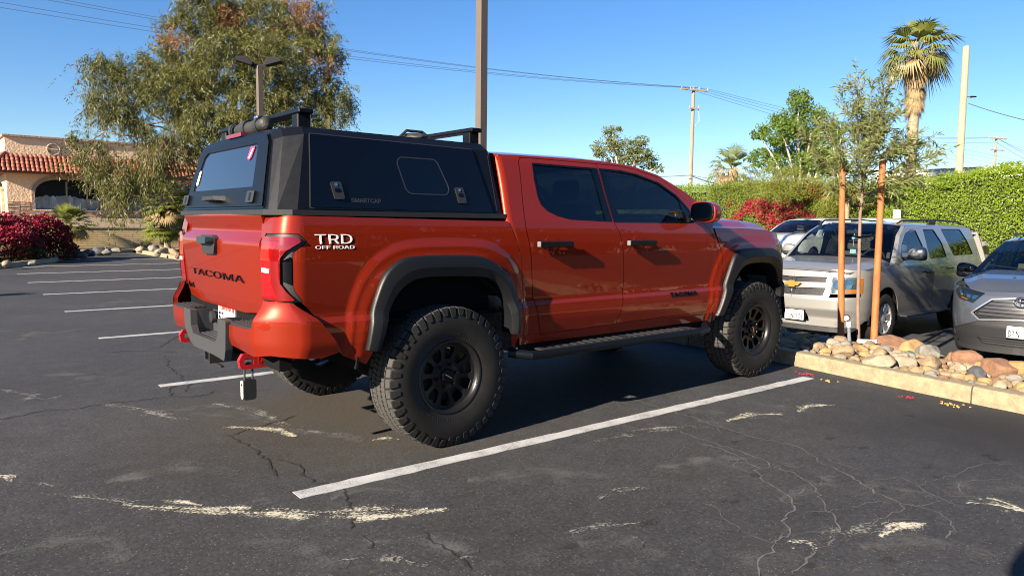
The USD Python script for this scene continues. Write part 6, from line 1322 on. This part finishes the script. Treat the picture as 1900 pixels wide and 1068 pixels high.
# small weeds among the rocks
for i, (px, py) in enumerate(((1727, 680), (1508, 640), (1680, 672))):
    c = gp(px, py, .05); n = 46; rr = np.random.default_rng(80+i); P = np.tile(c+[0, 0, .02], (n, 1))+rr.normal(0, .025, (n, 3))*[1, 1, .2]; D = rr.normal(0, .6, (n, 3))+[0, 0, 1.]
    tag(put('weed_tuft', leaf_mesh(P, D, rr.uniform(.05, .13, n), .010, rr), GREEN), ('green grass tuft growing between rocks below the crossover', 'dry weeds at the rocks left of the left stake', 'small weeds beside the pale rock in the middle of the bed')[i], 'weed')
# ---------------- building, walls, poles ----------------
STUCCO = mat('tan_stucco', (.64, .455, .30), .95, noise=(2.2, .10, 6), bump=(11, .035, 8)); TRIM = mat('brown_grey_trim', (.25, .19, .155), .9, noise=(3, .2, 5), bump=(9, .03, 6))
WOODB = mat('brown_window_bar', (.20, .15, .12), .7); WGLASS = mat('dark_window_glass', (.010, .013, .016), .06, spec=.5); SHEETP = mat('grey_plastic_sheeting', (.16, .19, .20), .5, noise=(1.6, .45, 6, (3., 1., .6)), bump=(3, .05, 5))
bl = thing('spanish_style_building', 'tan stucco building with red tile awning roof and arched windows behind the tree', 'building', None)
FY, BX0, BX1, BZ = 46.5, 2.0, 34., 1.34
def arch(x0, x1, zb, zs, zt, n=16):
    t = np.linspace(0, np.pi, n); c = (x0+x1)/2; a = (x1-x0)/2
    return Polygon([(x0, zb), (x1, zb)]+[(c+a*np.sign(math.cos(q))*abs(math.cos(q))**.75, zs+(zt-zs)*math.sin(q)**.9) for q in t])
opens = [(3.35+4.0*k, 6.75+4.0*k) for k in range(7)]
wall = sbox(BX0, BZ-.2, BX1, 6.0)
for a, b in opens: wall = wall.difference(arch(a, b, 1.86, 2.75, 3.68))
put('wall', prism(wall, FY, FY+.3, 'y'), STUCCO, bl)
for i, (a, b) in enumerate(opens):
    su = put('window_surround', prism(arch(a-.18, b+.18, 1.40, 2.80, 3.88).difference(arch(a, b, 1.30, 2.75, 3.68)), FY-.09, FY-.002, 'y'), TRIM, bl)
    wd = put('window', prism(arch(a, b, 1.86, 2.75, 3.68).buffer(-.01), FY+.22, FY+.23, 'y'), WGLASS, bl)
    w = b-a
    for f_ in (.485, .80) if i == 0 else (.33, .70): put('window_bar', bx((a+w*f_-.045, FY+.14, 1.87), (a+w*f_+.045, FY+.215, 3.55)), WOODB, wd)
    rr = np.random.default_rng(i); xs = np.linspace(a+.05, b-.05, 40); top = 2.62+.10*np.sin(xs*1.7+i)+.05*rr.normal(size=40); V = np.vstack([np.c_[xs, FY+.19+.02*np.sin(xs*9), np.full(40, 1.88)], np.c_[xs, FY+.19+.025*np.sin(xs*7+1), top]]); k = np.arange(39)
    put('sheeting', TM(V, np.vstack([np.stack([k, k+1, k+41], 1), np.stack([k, k+41, k+40], 1)])), SHEETP, wd)
    put('window_sill', bx((a-.1, FY-.11, 1.78), (b+.1, FY+.2, 1.858)), STUCCO, bl)
put('interior', bx((BX0+.3, FY+.9, BZ), (BX1, FY+1.0, 5.8)), DARK, bl)
# ledger stones under the windows
STN = [mat('ledger_stone_'+n_, c, .9, noise=(6, .3, 5), bump=(20, .02, 5)) for n_, c in (('tan', (.42, .30, .20)), ('brown', (.30, .19, .12)), ('rust', (.36, .20, .12)), ('pale', (.50, .39, .28)))]
rr = np.random.default_rng(9); cnt = 0; rest = []
for row in range(6):
    z = 1.34+.075*row; x = BX0-.02+rr.uniform(0, .2)
    while x < 13.2:
        L = rr.uniform(.22, .55)
        inw = any(a-.18 < x+L/2 < b+.18 for a, b in opens); hi = 1.77 if inw else 2.35
        m = bx((x, FY-.06-rr.uniform(0, .03), z), (x+L-.012, FY+.01, z+.066), .008); k = int(rr.integers(0, 4))
        if cnt < 290: put('stone', m, STN[k], bl); cnt += 1
        x += L
for row in range(6, 13):       # the stone goes higher at the corner pier
    z = 1.34+.075*row; x = BX0-.02
    while x < 3.0: L = rr.uniform(.22, .45); put('stone', bx((x, FY-.06-rr.uniform(0, .03), z), (min(x+L, 3.1)-.012, FY+.01, z+.066), .008), STN[int(rr.integers(0, 4))], bl); x += L
put('stone_rest', bx((13.2, FY-.06, 1.34), (BX1, FY-.004, 1.77)), STN[0], bl)
put('parapet_cap', bx((BX0-.12, FY-.14, 6.0), (BX1, FY+.42, 6.14), .02), TRIM, bl)
# return wall on the left with its arched porch
ret = Polygon([(FY+.301, BZ-.2), (62, BZ-.2), (62, 5.6), (FY+.301, 6.0)]).difference(arch(FY+1.9, FY+5.2, BZ-.1, 2.6, 3.5)).difference(arch(FY+6.2, FY+9.5, BZ-.1, 2.6, 3.5))
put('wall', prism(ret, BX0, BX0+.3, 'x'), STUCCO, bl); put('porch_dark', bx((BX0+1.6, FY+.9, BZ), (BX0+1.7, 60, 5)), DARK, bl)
put('parapet_cap', bx((BX0-.12, FY+.43, 6.0), (BX0+.42, 62, 6.12), .02), TRIM, bl)
for k in range(12): put('gate_bar', tube([(BX0+.12, FY+2.0+.27*k, BZ), (BX0+.12, FY+2.0+.27*k, 3.1)], .03, 6), DARK, bl)
put('porch_post', bx((BX0-.18, FY+1.45, BZ), (BX0+.001, FY+1.85, 3.0), .02), STUCCO, bl); put('post_cap', bx((BX0-.24, FY+1.38, 3.0), (BX0+.02, FY+1.92, 3.15), .02), STUCCO, bl)
# round ornament
g = np.linspace(0, 2*np.pi, 33)[:-1]; mc = np.array([4.4, FY-.04, 5.42])
me = put('round_ornament', tube(mc+np.stack([.33*np.cos(g), 0*g, .33*np.sin(g)], 1), .055, 8, True), TRIM, bl, smooth=True)
for dz in (-.12, .0, .12): put('ornament_bar', bx((mc[0]-.30, mc[1]-.03, mc[2]+dz-.03), (mc[0]+.30, mc[1]+.03, mc[2]+dz+.03), .01), TRIM if dz else STUCCO, me)
# tile awning roof
TILES = [mat('clay_tile_'+n_, c, .8, noise=(4, .25, 5)) for n_, c in (('red', (.28, .075, .04)), ('orange', (.33, .105, .05)), ('dark', (.19, .055, .035)))]
z1, z0, out_ = 5.02, 3.98, 1.0; sl = math.hypot(z1-z0, out_)
put('awning_deck', hull([(x, FY-.002, z1-.06) for x in (BX0-out_*.0, BX1)]+[(BX0-out_, FY-out_, z0-.06), (BX1, FY-out_, z0-.06), (BX0, FY-.002, z0-.06), (BX1, FY-.002, z0-.06), (BX0-out_, FY-.002, z0-.06)]), mat('awning_deck', (.20, .09, .06), .9), bl)
def tile_mesh(x, v0, v1, r0, r1, lift):
    a = np.linspace(0, np.pi, 7); V = []
    for v, r_, l in ((v0, r0, lift), (v1, r1, lift*.3)):
        y = FY-v/sl*out_; z = z1-(z1-z0)*v/sl
        for q in a: V.append((x+r_*math.cos(q), y-(z1-z0)/sl*(r_*.9*math.sin(q)+l), z+out_/sl*(r_*.9*math.sin(q)+l)))
    # the visible lower rim gets thickness
    for q in a[::-1]: V.append((x+r0*.78*math.cos(q), V[0][1]*0+FY-v0/sl*out_-(z1-z0)/sl*(r0*.68*math.sin(q)+lift), z1-(z1-z0)*v0/sl+out_/sl*(r0*.68*math.sin(q)+lift)))
    F = []
    for i in range(6): F += [[i, i+1, 8+i], [i, 8+i, 7+i]]
    for i in range(6): F += [[i, 20-i, 19-i], [i, 19-i, i+1]]
    return TM(V, F)
rest = []; cnt = 0; pitch = .235; rows = 5
for c_ in range(int((BX1-BX0+out_)/pitch)):
    x = BX0-out_+.12+c_*pitch
    for rw in range(rows):
        v1_, v0_ = sl*rw/rows-.03, sl*(rw+1)/rows+.02
        if x < BX0 and (BX0-x) > v0_/sl*out_: continue
        m = tile_mesh(x+rr.normal(0, .007), v0_, max(v1_, .0), .100, .082, .03); k = int(rr.choice(3, p=[.5, .3, .2]))
        if cnt < 295 and x < 13.6: put('roof_tile', m, TILES[k], bl, smooth=50); cnt += 1
        else: rest.append(m)
tag(put('roof_tiles_far', cat_(*rest), TILES[0], bl, smooth=50), kind='stuff')
hip = []
for k in range(6):
    p = np.array([BX0-out_*k/6, FY-out_*k/6, z1-(z1-z0)*k/6+.10]); q = np.array([BX0-out_*(k+1.15)/6, FY-out_*(k+1.15)/6, z1-(z1-z0)*(k+1.15)/6+.08]); put('hip_tile', tube([p, q], [.085, .11], 10), TILES[k % 2], bl, smooth=50)
lft = []
for k in range(40):
    for rw in range(4):
        y = FY+.12+k*.24; v0, v1 = (rw+1)/4, rw/4; lft.append(hull([(BX0-out_*v+dx, y+s*.10, z1-(z1-z0)*v+dz) for v in (v0, v1) for s, dx, dz in ((-1, 0, 0), (1, 0, 0), (-.5, -.05, .07), (.5, -.05, .07))]))
tag(put('roof_tiles_side', cat_(*lft), TILES[1], bl), kind='stuff')
put('awning_end', hull([(BX0-.002, FY+.0, z1-.06), (BX0-.002, FY+10, z1-.06), (BX0-out_, FY, z0-.06), (BX0-out_, FY+10, z0-.06), (BX0-.002, FY, z0-.06), (BX0-.002, FY+10, z0-.06)]), TILES[2], bl)

BLOCK = usdkit.material(stage, '/World/Looks/yellow_block_wall', {'g': ('geometry', {}), 'sx': ('separate_xyz', {}), 'cx': ('combine_xyz', {}), 'b': ('brick_texture', dict(color1=(.64, .49, .26), color2=(.57, .43, .22), mortar=(.40, .30, .16), scale=1., mortar_size=.012, brick_width=.40, row_height=.095, mortar_smooth=.2)),
    'n': ('noise_texture', dict(scale=9, detail=6)), 'm': ('mix', dict(mix_type='multiply', fac=.25)), 'p': ('principled_bsdf', dict(roughness=.95)), 'bu': ('bump', dict(distance=.03, invert=True))},
    [('g.position', 'sx.vector'), ('sx.x', 'cx.x'), ('sx.z', 'cx.y'), ('cx.vector', 'b.vector'), ('g.position', 'n.vector'), ('b.color', 'm.color1'), ('n.color', 'm.color2'), ('m.color', 'p.base_color'), ('b.fac', 'bu.height'), ('bu.normal', 'p.normal')], surface='p.BSDF')
rw = thing('retaining_wall', 'low yellow block retaining wall below the stucco building', 'wall', None); put('blocks', bx((-26, 31.0, -.1), (40, 31.2, .93)), BLOCK, rw); put('cap', bx((-26, 30.97, .932), (40, 31.23, .985), .008), CONC, rw)
lw = thing('garden_wall', 'low cream wall along the dirt strip in front of the building', 'wall', None); put('wall', bx((-24, 42.6, 1.0), (34, 42.75, 1.30)), STUCCO, lw); put('cap', bx((-24, 42.55, 1.302), (34, 42.8, 1.36), .01), mat('cream_cap', (.60, .49, .33), .9), lw)
for k in range(6):
    c = at((150, 205, 245, 290, 175, 225)[k], (405, 402, 406, 404, 413, 410)[k], (37, 37, 37, 37, 33.5, 33.5)[k]); z = float(hz(c[0], c[1])); n = 30; q = np.random.default_rng(300+k)
    tag(put('dry_tuft', leaf_mesh(np.tile([c[0], c[1], z+.02], (n, 1))+q.normal(0, .06, (n, 3))*[1, 1, .1], q.normal(0, .6, (n, 3))+[0, 0, 1], q.uniform(.1, .35, n), .03, q), YGREEN), ('leftmost dry weed tuft', 'dry weed tuft left of the tree curtain', 'dry weed tuft under the hanging leaves', 'rightmost dry weed tuft', 'lower left weed tuft', 'lower right weed tuft')[k]+' on the dirt strip above the block wall', 'weed', 'weeds on the dirt strip above the block wall')
for k in range(5): tag(put('fence_wire_post', tube([(1.8+2.6*k, 38.5, 1.2), (1.8+2.6*k, 38.5, 2.15)], .022, 6), GREYSTEEL), ('first', 'second', 'third', 'fourth', 'fifth')[k]+' thin wire fence post from the left on the dirt strip', 'fence post', 'thin wire fence posts on the dirt strip')

POLE = mat('bronze_pole_paint', (.092, .072, .056), .5, noise=(2, .08, 4)); LAMPH = mat('lamp_head', (.008, .008, .010), .6, spec=.2)
def sq_pole(c, h, w, parent): put('pole', bx((c[0]-w/2, c[1]-w/2, c[2]), (c[0]+w/2, c[1]+w/2, c[2]+h), .006), POLE, parent); put('base', lathe([(0, .6), (.27, .6), (.28, .58), (.28, -.2)], 20, 'z').apply_translation([c[0], c[1], 0]), CONC, parent)
def lamp_heads(c, h, parent, yaw=0.):
    for s in (-1, 1):
        m = hull([(s*.14, -.16, .06), (s*.14, .16, .06), (s*.18, -.16, -.03), (s*.18, .16, -.03), (s*.64, -.19, .10), (s*.64, .19, .10), (s*.58, -.19, .19), (s*.58, .19, .19), (s*.30, -.18, .20), (s*.30, .18, .20)])
        m = rot(m, yaw, [0, 0, 1]); put('lamp_head', mv(m, c[0], c[1], c[2]+h+.02), LAMPH, parent); put('arm', mv(rot(bx((min(0, s*.22), -.04, -.02), (max(0, s*.22), .04, .06)), yaw, [0, 0, 1]), c[0], c[1], c[2]+h-.02), LAMPH, parent)
c = np.array([4.95, 5.25, .1]); lp = thing('light_pole', 'tall square bronze light pole rising behind the pickup cab, its top out of the photo', 'light pole', None); sq_pole(c, 8.2, .145, lp); lamp_heads(c, 8.2, lp)
c = at(481, 118, 20.3); c = np.array([c[0], c[1], .1]); lp = thing('light_pole', 'bronze parking light pole with two dark lamp heads in front of the eucalyptus', 'light pole', None); hh = at(481, 122, 20.3)[2]-.1; sq_pole(c, hh, .15, lp); lamp_heads(c, hh, lp, YAW-math.pi/2+.1)
c = np.array([-14.6, 9.1, .0]); lp = thing('light_pole', 'bronze light pole out of view on the left, only its shadow crosses the lot', 'light pole', None); sq_pole(c, hh, .15, lp); lamp_heads(c, hh, lp, .2)
WOODP = mat('weathered_pole_wood', (.24, .185, .14), .95, noise=(2.2, .3, 8, (6, 6, .6)), bump=(25, .01, 6)); INS = mat('pole_fittings', (.30, .29, .28), .6)
def utility(label, top_px, depth, gz, r0, arms, name='utility_pole', lean=(0, 0), baseless=False):
    t = thing(name, label, 'utility pole', None); p = at(*top_px, depth); b = np.array([p[0]+lean[0], p[1]+lean[1], gz]); put('pole', tube([b, (b+p)/2, p], [r0*1.15, r0, r0*.85], 14), WOODP, t, smooth=40)
    for dz, L, ins in arms:
        c = p+[0, 0, dz]; e = rt*math.cos(.3)+fw*math.sin(.3); e[2] = 0; e /= np.linalg.norm(e); n_ = np.cross(e, [0, 0, 1]); q = [c+e*s*L/2+n_*(r0+.05+w*.06)+[0, 0, h] for s in (-1, 1) for w in (-1, 1) for h in (-.06, .06)]; put('crossarm', hull(q), WOODP, t)
        for s in np.linspace(-1, 1, ins): put('insulator', lathe([(0, .16), (.035, .15), (.05, .09), (.03, .04), (.03, -.02)], 10, 'z').apply_translation(c+e*s*L/2*.94+n_*(r0+.05)+[0, 0, .07]), INS, t)
    return t, p
up1, P1 = utility('weathered wooden utility pole with a crossarm right of the pickup roof', (1287, 162), 58., 0., .155, [(-.25, 2.5, 4), (-1.7, .9, 2)])
put('bracket_cable', tube([P1+rt*.45+[0, 0, -1.75], P1+rt*.55+[0, 0, -2.6], P1+rt*.2+[0, 0, -3.1]], .03, 5), INS, up1)
up2 = thing('utility_pole', 'bare pale wooden pole with a flat top at the right of the photo', 'utility pole', None); p = at(1793, 87, 30.5); b = at(1779, 330, 30.5); b = b+(b-p)*.5; put('pole', tube([b, (b+p)/2, p], [.155, .14, .125], 16), mat('pale_pole_wood', (.34, .26, .165), .95, noise=(2.2, .25, 8, (6, 6, .5)), bump=(25, .01, 6)), up2, smooth=40)
q = at(1795, 180, 30.5); put('lamp_arm', tube([q, q+rt*.18], .02, 6), GREYSTEEL, up2); put('lamp_head', hull([q+rt*a+up*b_+fw*c_ for a, b_, c_ in ((.12, .03, -.06), (.12, .03, .06), (.38, .02, -.05), (.38, .02, .05), (.15, -.03, -.06), (.15, -.03, .06), (.36, -.02, 0))]), LAMPH, up2)
up3, P3 = utility('far small utility pole with two crossarms above the hedge at the right', (1849, 254), 82., 0., .14, [(-.2, 2.6, 5), (-1.5, 2.2, 4)])
WIRE = mat('power_line', (.05, .05, .055), .7)
def wire(a, b, sag, w, lab, grp):
    t = np.linspace(0, 1, 34)[:, None]; p = a+(b-a)*t-np.array([0, 0, 1.])*sag*4*t*(1-t); tag(put('power_line', tube(p, w, 5), WIRE), lab, 'power line', grp)
e = rt*math.cos(.3)+fw*math.sin(.3); e[2] = 0
for i, (s, L0, R0) in enumerate(((-1.15, (-60, -35), (1560, 225)), (-.4, (-60, -28), (1550, 235)), (.4, (-60, -6), (1548, 243)), (1.15, (-60, 4), (1545, 252)))):
    a = P1+e*s+[0, 0, -.02]; wire(at(*L0, 36.), a, .75, .012, ('topmost', 'second', 'third', 'lowest')[i]+' long power line running from the utility pole to the upper left', None)
    wire(a, at(*((1900+90*i, 318+8*i)), 100.), .8, .013, ('topmost', 'second', 'third', 'lowest')[i]+' power line running right from the utility pole behind the trees', None)
a = at(1283, 325, 58.); wire(at(1000, 318, 62.), a, .3, .03, 'low cable reaching the utility pole from the left', None); wire(a+[0, 0, -.05], at(1420, 352, 55.), .3, .05, 'thick low cable leaving the utility pole to the right', None); wire(a, at(1430, 340, 60.), .2, .02, 'thin low cable leaving the utility pole to the right', None)
wire(at(1797, 192, 30.5), at(1990, 240, 26.), .1, .016, 'cable leaving the bare pole to the right edge', None)
for i in range(3): wire(at(1560, 238+5*i, 90.), P3+[0, 0, -.1-.5*(i == 2)], .4, .022, ('top', 'middle', 'low')[i]+' faint line reaching the far small pole from the left', None); wire(P3+[0, 0, -.1-.5*(i == 2)], at(2000, 320+12*i, 70.), .2, .022, ('top', 'middle', 'low')[i]+' faint line leaving the far small pole to the right', None)
wb = thing('white_building', 'white flat roofed building glimpsed through the sapling above the hedge', 'building', None); c = at(1690, 330, 46.); put('wall', bx((c[0], c[1]-6, 0), (c[0]+8, c[1]+2.2, c[2]+.35)), WHITE, wb); put('roof_edge', bx((c[0]-.1, c[1]-6.1, c[2]+.352), (c[0]+8, c[1]+2.3, c[2]+.5)), INS, wb); put('window', bx((c[0]-.02, c[1]-.6, c[2]-.6), (c[0]+.02, c[1]+.5, c[2]-.1)), WGLASS, wb)
c = at(1649, 396, 26.2); sg = thing('sign_board', 'small white notice fixed on the hedge above the suv roof', 'sign', None); u = np.array([0, -1., 0]); put('board', hull([(25.55+d, c[1]+s*.13, c[2]+z) for d in (0, .02) for s in (-1, 1) for z in (-.16, .16)]), WHITE, sg); put('post', tube([(25.6, c[1], 0), (25.6, c[1], c[2])], .02, 6), GREYSTEEL, sg)
# far hills
ang = np.linspace(.15, 1.5, 120); Vh, Fh = [], []; rr = np.random.default_rng(4)
hgt = 30+10*(meshkit.fbm(np.stack([ang*9, 0*ang, 0*ang], -1), 4)-.5)
for a, h in zip(ang, hgt):
    for R, z in ((480, -2), (560, h*.8), (620, h), (760, h*.6), (900, -2)): Vh.append((R*math.cos(a), R*math.sin(a), z))
for i in range(len(ang)-1):
    for j in range(4): A_ = i*5+j; Fh += [[A_, A_+5, A_+6], [A_, A_+6, A_+1]]
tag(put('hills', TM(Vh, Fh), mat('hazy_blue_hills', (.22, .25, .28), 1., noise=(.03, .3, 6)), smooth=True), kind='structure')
# things behind the viewer that the paint and the glass mirror
for i, (x, y, rz) in enumerate(((-1.5, -17.5, 1.6), (3.2, -17.4, 1.55), (-9.5, -1.5, .2))):
    copy_of(stage.GetPrimAtPath('/World/parked_car' if i % 2 else '/World/parked_car_001'), 'parked_car', (x, y, 0), rz, ('cream car parked across the aisle behind the viewer', 'white car parked across the aisle behind the viewer', 'car parked on the left behind the viewer')[i], 'car', inst=False)
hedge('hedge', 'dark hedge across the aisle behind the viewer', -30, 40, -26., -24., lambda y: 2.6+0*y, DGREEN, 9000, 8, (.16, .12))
for i, (x, y) in enumerate(((7.5, -22.), (14, -24.), (-6, -24.), (1, -25), (20, -21))):
    low_bush('round_bush', ('wide', 'tall', 'left', 'middle', 'far')[i]+' dark round bush across the aisle behind the viewer', (x, y, .0), 2.4, 2.2, 3.0, 3500, (DGREEN, DGREEN), 90+i, .3, (.22, .14))
def back_tree():
    r = np.random.default_rng(77); t = thing('shade_tree', 'dark dense shade tree across the aisle behind the viewer', 'tree', (16., -21., 0.)); n = 9000; u = unit(r, n)*(r.uniform(.3, 1, n)**.4)[:, None]; lump = 1+.5*(meshkit.fbm(u*2.2, 3)-.5); P = u*lump[:, None]*[3.6, 3.6, 3.8]+[0, 0, 5.2]
    put('crown', leaf_mesh(P, u+r.normal(0, .7, (n, 3)), r.uniform(.3, .5, n), r.uniform(.2, .3, n), r), DGREEN, t); put('trunk', limb([0, 0, -.1], [.2, 0, 4.5], .28, .16, r, .02), BARK, t, smooth=True); return t
bt = back_tree()
for i, (x, y) in enumerate(((9., -20.), (23., -22.5), (30., -25.), (1.5, -23.), (38, -27.))):
    copy_of(bt, 'shade_tree', (x, y, 0), i*1.3, ('second', 'third', 'fourth', 'fifth', 'sixth')[i]+' dark shade tree in the row across the aisle behind the viewer', 'tree')

# ---------------- things on the pickup ----------------
CANVAS = mat('black_canvas', (.020, .019, .017), .6, noise=(5, .3, 5), bump=(9, .03, 6))
bag = thing('roll_bag', 'black rolled awning bag lashed to the rear crossbar of the canopy', 'bag', None)
yy_ = np.linspace(.30, -.33, 22); rad = .044+.003*np.sin(yy_*31)+.004*np.sin(yy_*13+1); rad[0] = .02; rad[1] = .036; rad[-1] = .034
put('roll', tube(np.stack([-.845+.012*np.sin(yy_*8), yy_, 1.922+.006*np.sin(yy_*12)], 1), rad, 16), CANVAS, bag, smooth=True)
for y in (.2, -.02, -.22): put('strap', lathe([(.048, -.02), (.054, -.02), (.054, .02), (.048, .02)], 18).apply_translation([-.845, y, 1.922]), PLASTIC, bag)
put('buckle', bx((-.87, -.20, 1.962), (-.83, -.15, 1.982), .004), CHROME, bag)
b2 = thing('gear_bag', 'small dark crumpled gear bag on the canopy roof by the front crossbar', 'bag', None)
m = trimesh.creation.icosphere(3, 1.); v = m.vertices*[.085, .14, .036]; v *= 1+.35*(meshkit.fbm(m.vertices*2.4, 3)-.5)[:, None]; v[:, 2] = np.maximum(v[:, 2], -.03)
put('bag_body', TM(v+[.14, -.30, 1.918], m.faces), CANVAS, b2, smooth=True); put('strap', tube([(.02, -.34, 1.915), (.08, -.33, 1.965), (.2, -.33, 1.965), (.27, -.34, 1.92)], .010, 6), PLASTIC, b2)
lk_ = thing('key_lockbox', 'black and white key lockbox hanging from the right red recovery hook', 'lockbox', None)
o = np.array([-1.080, -.56, .575]); g = np.linspace(0, np.pi, 12)
put('shackle', tube(np.vstack([[o+[-.022, 0, -.09]], np.stack([o[0]-.022*np.cos(g), o[1]+0*g, o[2]-.03+.035*np.sin(g)], 1), [o+[.022, 0, -.09]]]), .006, 8), GREYSTEEL, lk_)
body = prism(rpoly([(-.036, -.20), (.036, -.20), (.036, -.085), (-.036, -.085)], .016), -.020, .020, 'y'); body.apply_translation(o); put('case', body, mat('lockbox_black', (.02, .02, .022), .35), lk_)
fr_ = prism(rpoly([(-.020, -.192), (.020, -.192), (.020, -.093), (-.020, -.093)], .010), 0, .003, 'x'); fr_ = prism(rpoly([(-.017, -.193), (.017, -.193), (.017, -.092), (-.017, -.092)], .010), -.0385, -.036, 'x'); fr_.apply_translation(o); put('face', fr_, mat('lockbox_cream', (.66, .62, .52), .5), lk_)
put('button', lathe([(0, -.040), (.008, -.040), (.008, -.038)], 14, 'x').apply_translation(o+[0, 0, -.115]), GLOSSBLACK, lk_)
# the photographer, standing behind the lens: only the shadow falls into the picture
def person():
    t = thing('person', 'person behind the viewer in dark clothes holding a phone up, seen only as a shadow', 'person', (CAM[0]-.31, CAM[1]+.24, 0.), YAW)
    J = dict(hip=(0, 0, .93), chest=(.0, 0, 1.32), neck=(.01, 0, 1.48), head=(.03, 0, 1.62), crown=(.02, 0, 1.70), ls=(0, .19, 1.40), rs=(0, -.19, 1.40), le=(.16, .23, 1.16), re=(.16, -.23, 1.16), lw=(.26, .06, 1.28), rw=(.26, -.06, 1.28), lh=(-.0, .10, .90), rh=(0, -.10, .90), lk=(.03, .11, .50), rk=(.03, -.11, .50), la=(-.02, .12, .09), ra=(-.02, -.12, .09), lt=(.17, .14, .045), rt=(.17, -.14, .045))
    B = [('hip', .14, 'chest', .155), ('chest', .15, 'neck', .06), ('neck', .058, 'head', .085), ('head', .092, 'crown', .088), ('ls', .065, 'rs', .065), ('ls', .058, 'le', .045), ('le', .045, 'lw', .032), ('rs', .058, 're', .045), ('re', .045, 'rw', .032), ('hip', .13, 'lh', .095), ('hip', .13, 'rh', .095), ('lh', .095, 'lk', .062), ('lk', .062, 'la', .042), ('rh', .095, 'rk', .062), ('rk', .062, 'ra', .042), ('la', .045, 'lt', .038), ('ra', .045, 'rt', .038)]
    import manifold3d as m3
    def sph(c, r_): return m3.Manifold.sphere(r_, 20).translate(list(map(float, c)))
    def hullof(lst): return m3.Manifold.batch_hull([sph(c, r_) for c, r_ in lst])
    bones = [hullof([(J[a], ra_), (J[b], rb_)]) for a, ra_, b, rb_ in B]
    for s, w in ((1, J['lw']), (-1, J['rw'])):
        w = np.array(w); palm_ = w+[.045, -s*.012, .035]; bones.append(hullof([(w, .028), (palm_+[.0, s*.022, .02], .014), (palm_+[.0, -s*.022, .02], .014)]))
        for k in range(4): a = palm_+[.01, s*(.026-.017*k), .03]; b_ = a+[.022, -s*.008, .028-.004*abs(k-1)]; c = b_+[-.004, -s*.022, .006]; bones += [hullof([(a, .009), (b_, .0085)]), hullof([(b_, .0085), (c, .0078)])]
        a = palm_+[-.012, -s*.024, .0]; b_ = a+[.010, -s*.022, .028]; bones += [hullof([(a, .011), (b_, .009)]), hullof([(b_, .009), (b_+[.008, -s*.004, .024], .008)])]
    bones.append(hullof([(np.array(J['head'])+[.095, 0, -.01], .012), (np.array(J['head'])+[.08, 0, .03], .010)]))
    bd = m3.Manifold.batch_boolean(bones, m3.OpType.Add).refine_to_length(.03); mm = bd.to_mesh(); tm = trimesh.Trimesh(mm.vert_properties[:, :3], mm.tri_verts); trimesh.smoothing.filter_taubin(tm, iterations=8)
    put('body', tm, mat('dark_clothing', (.03, .03, .04), .9), t, smooth=True)
    hair = trimesh.creation.icosphere(3, 1.); q = hair.vertices*[.104, .094, .10]; q = q[:, :]; keep = hair.vertices[:, 0] < .55; put('hair', TM(q+np.array([.015, 0, 1.665]), hair.faces[keep[hair.faces].all(1)]), SEAT, t, smooth=True)
    put('phone', bx((.305, -.075, 1.34), (.314, .075, 1.415), .003), GLOSSBLACK, t)
person()
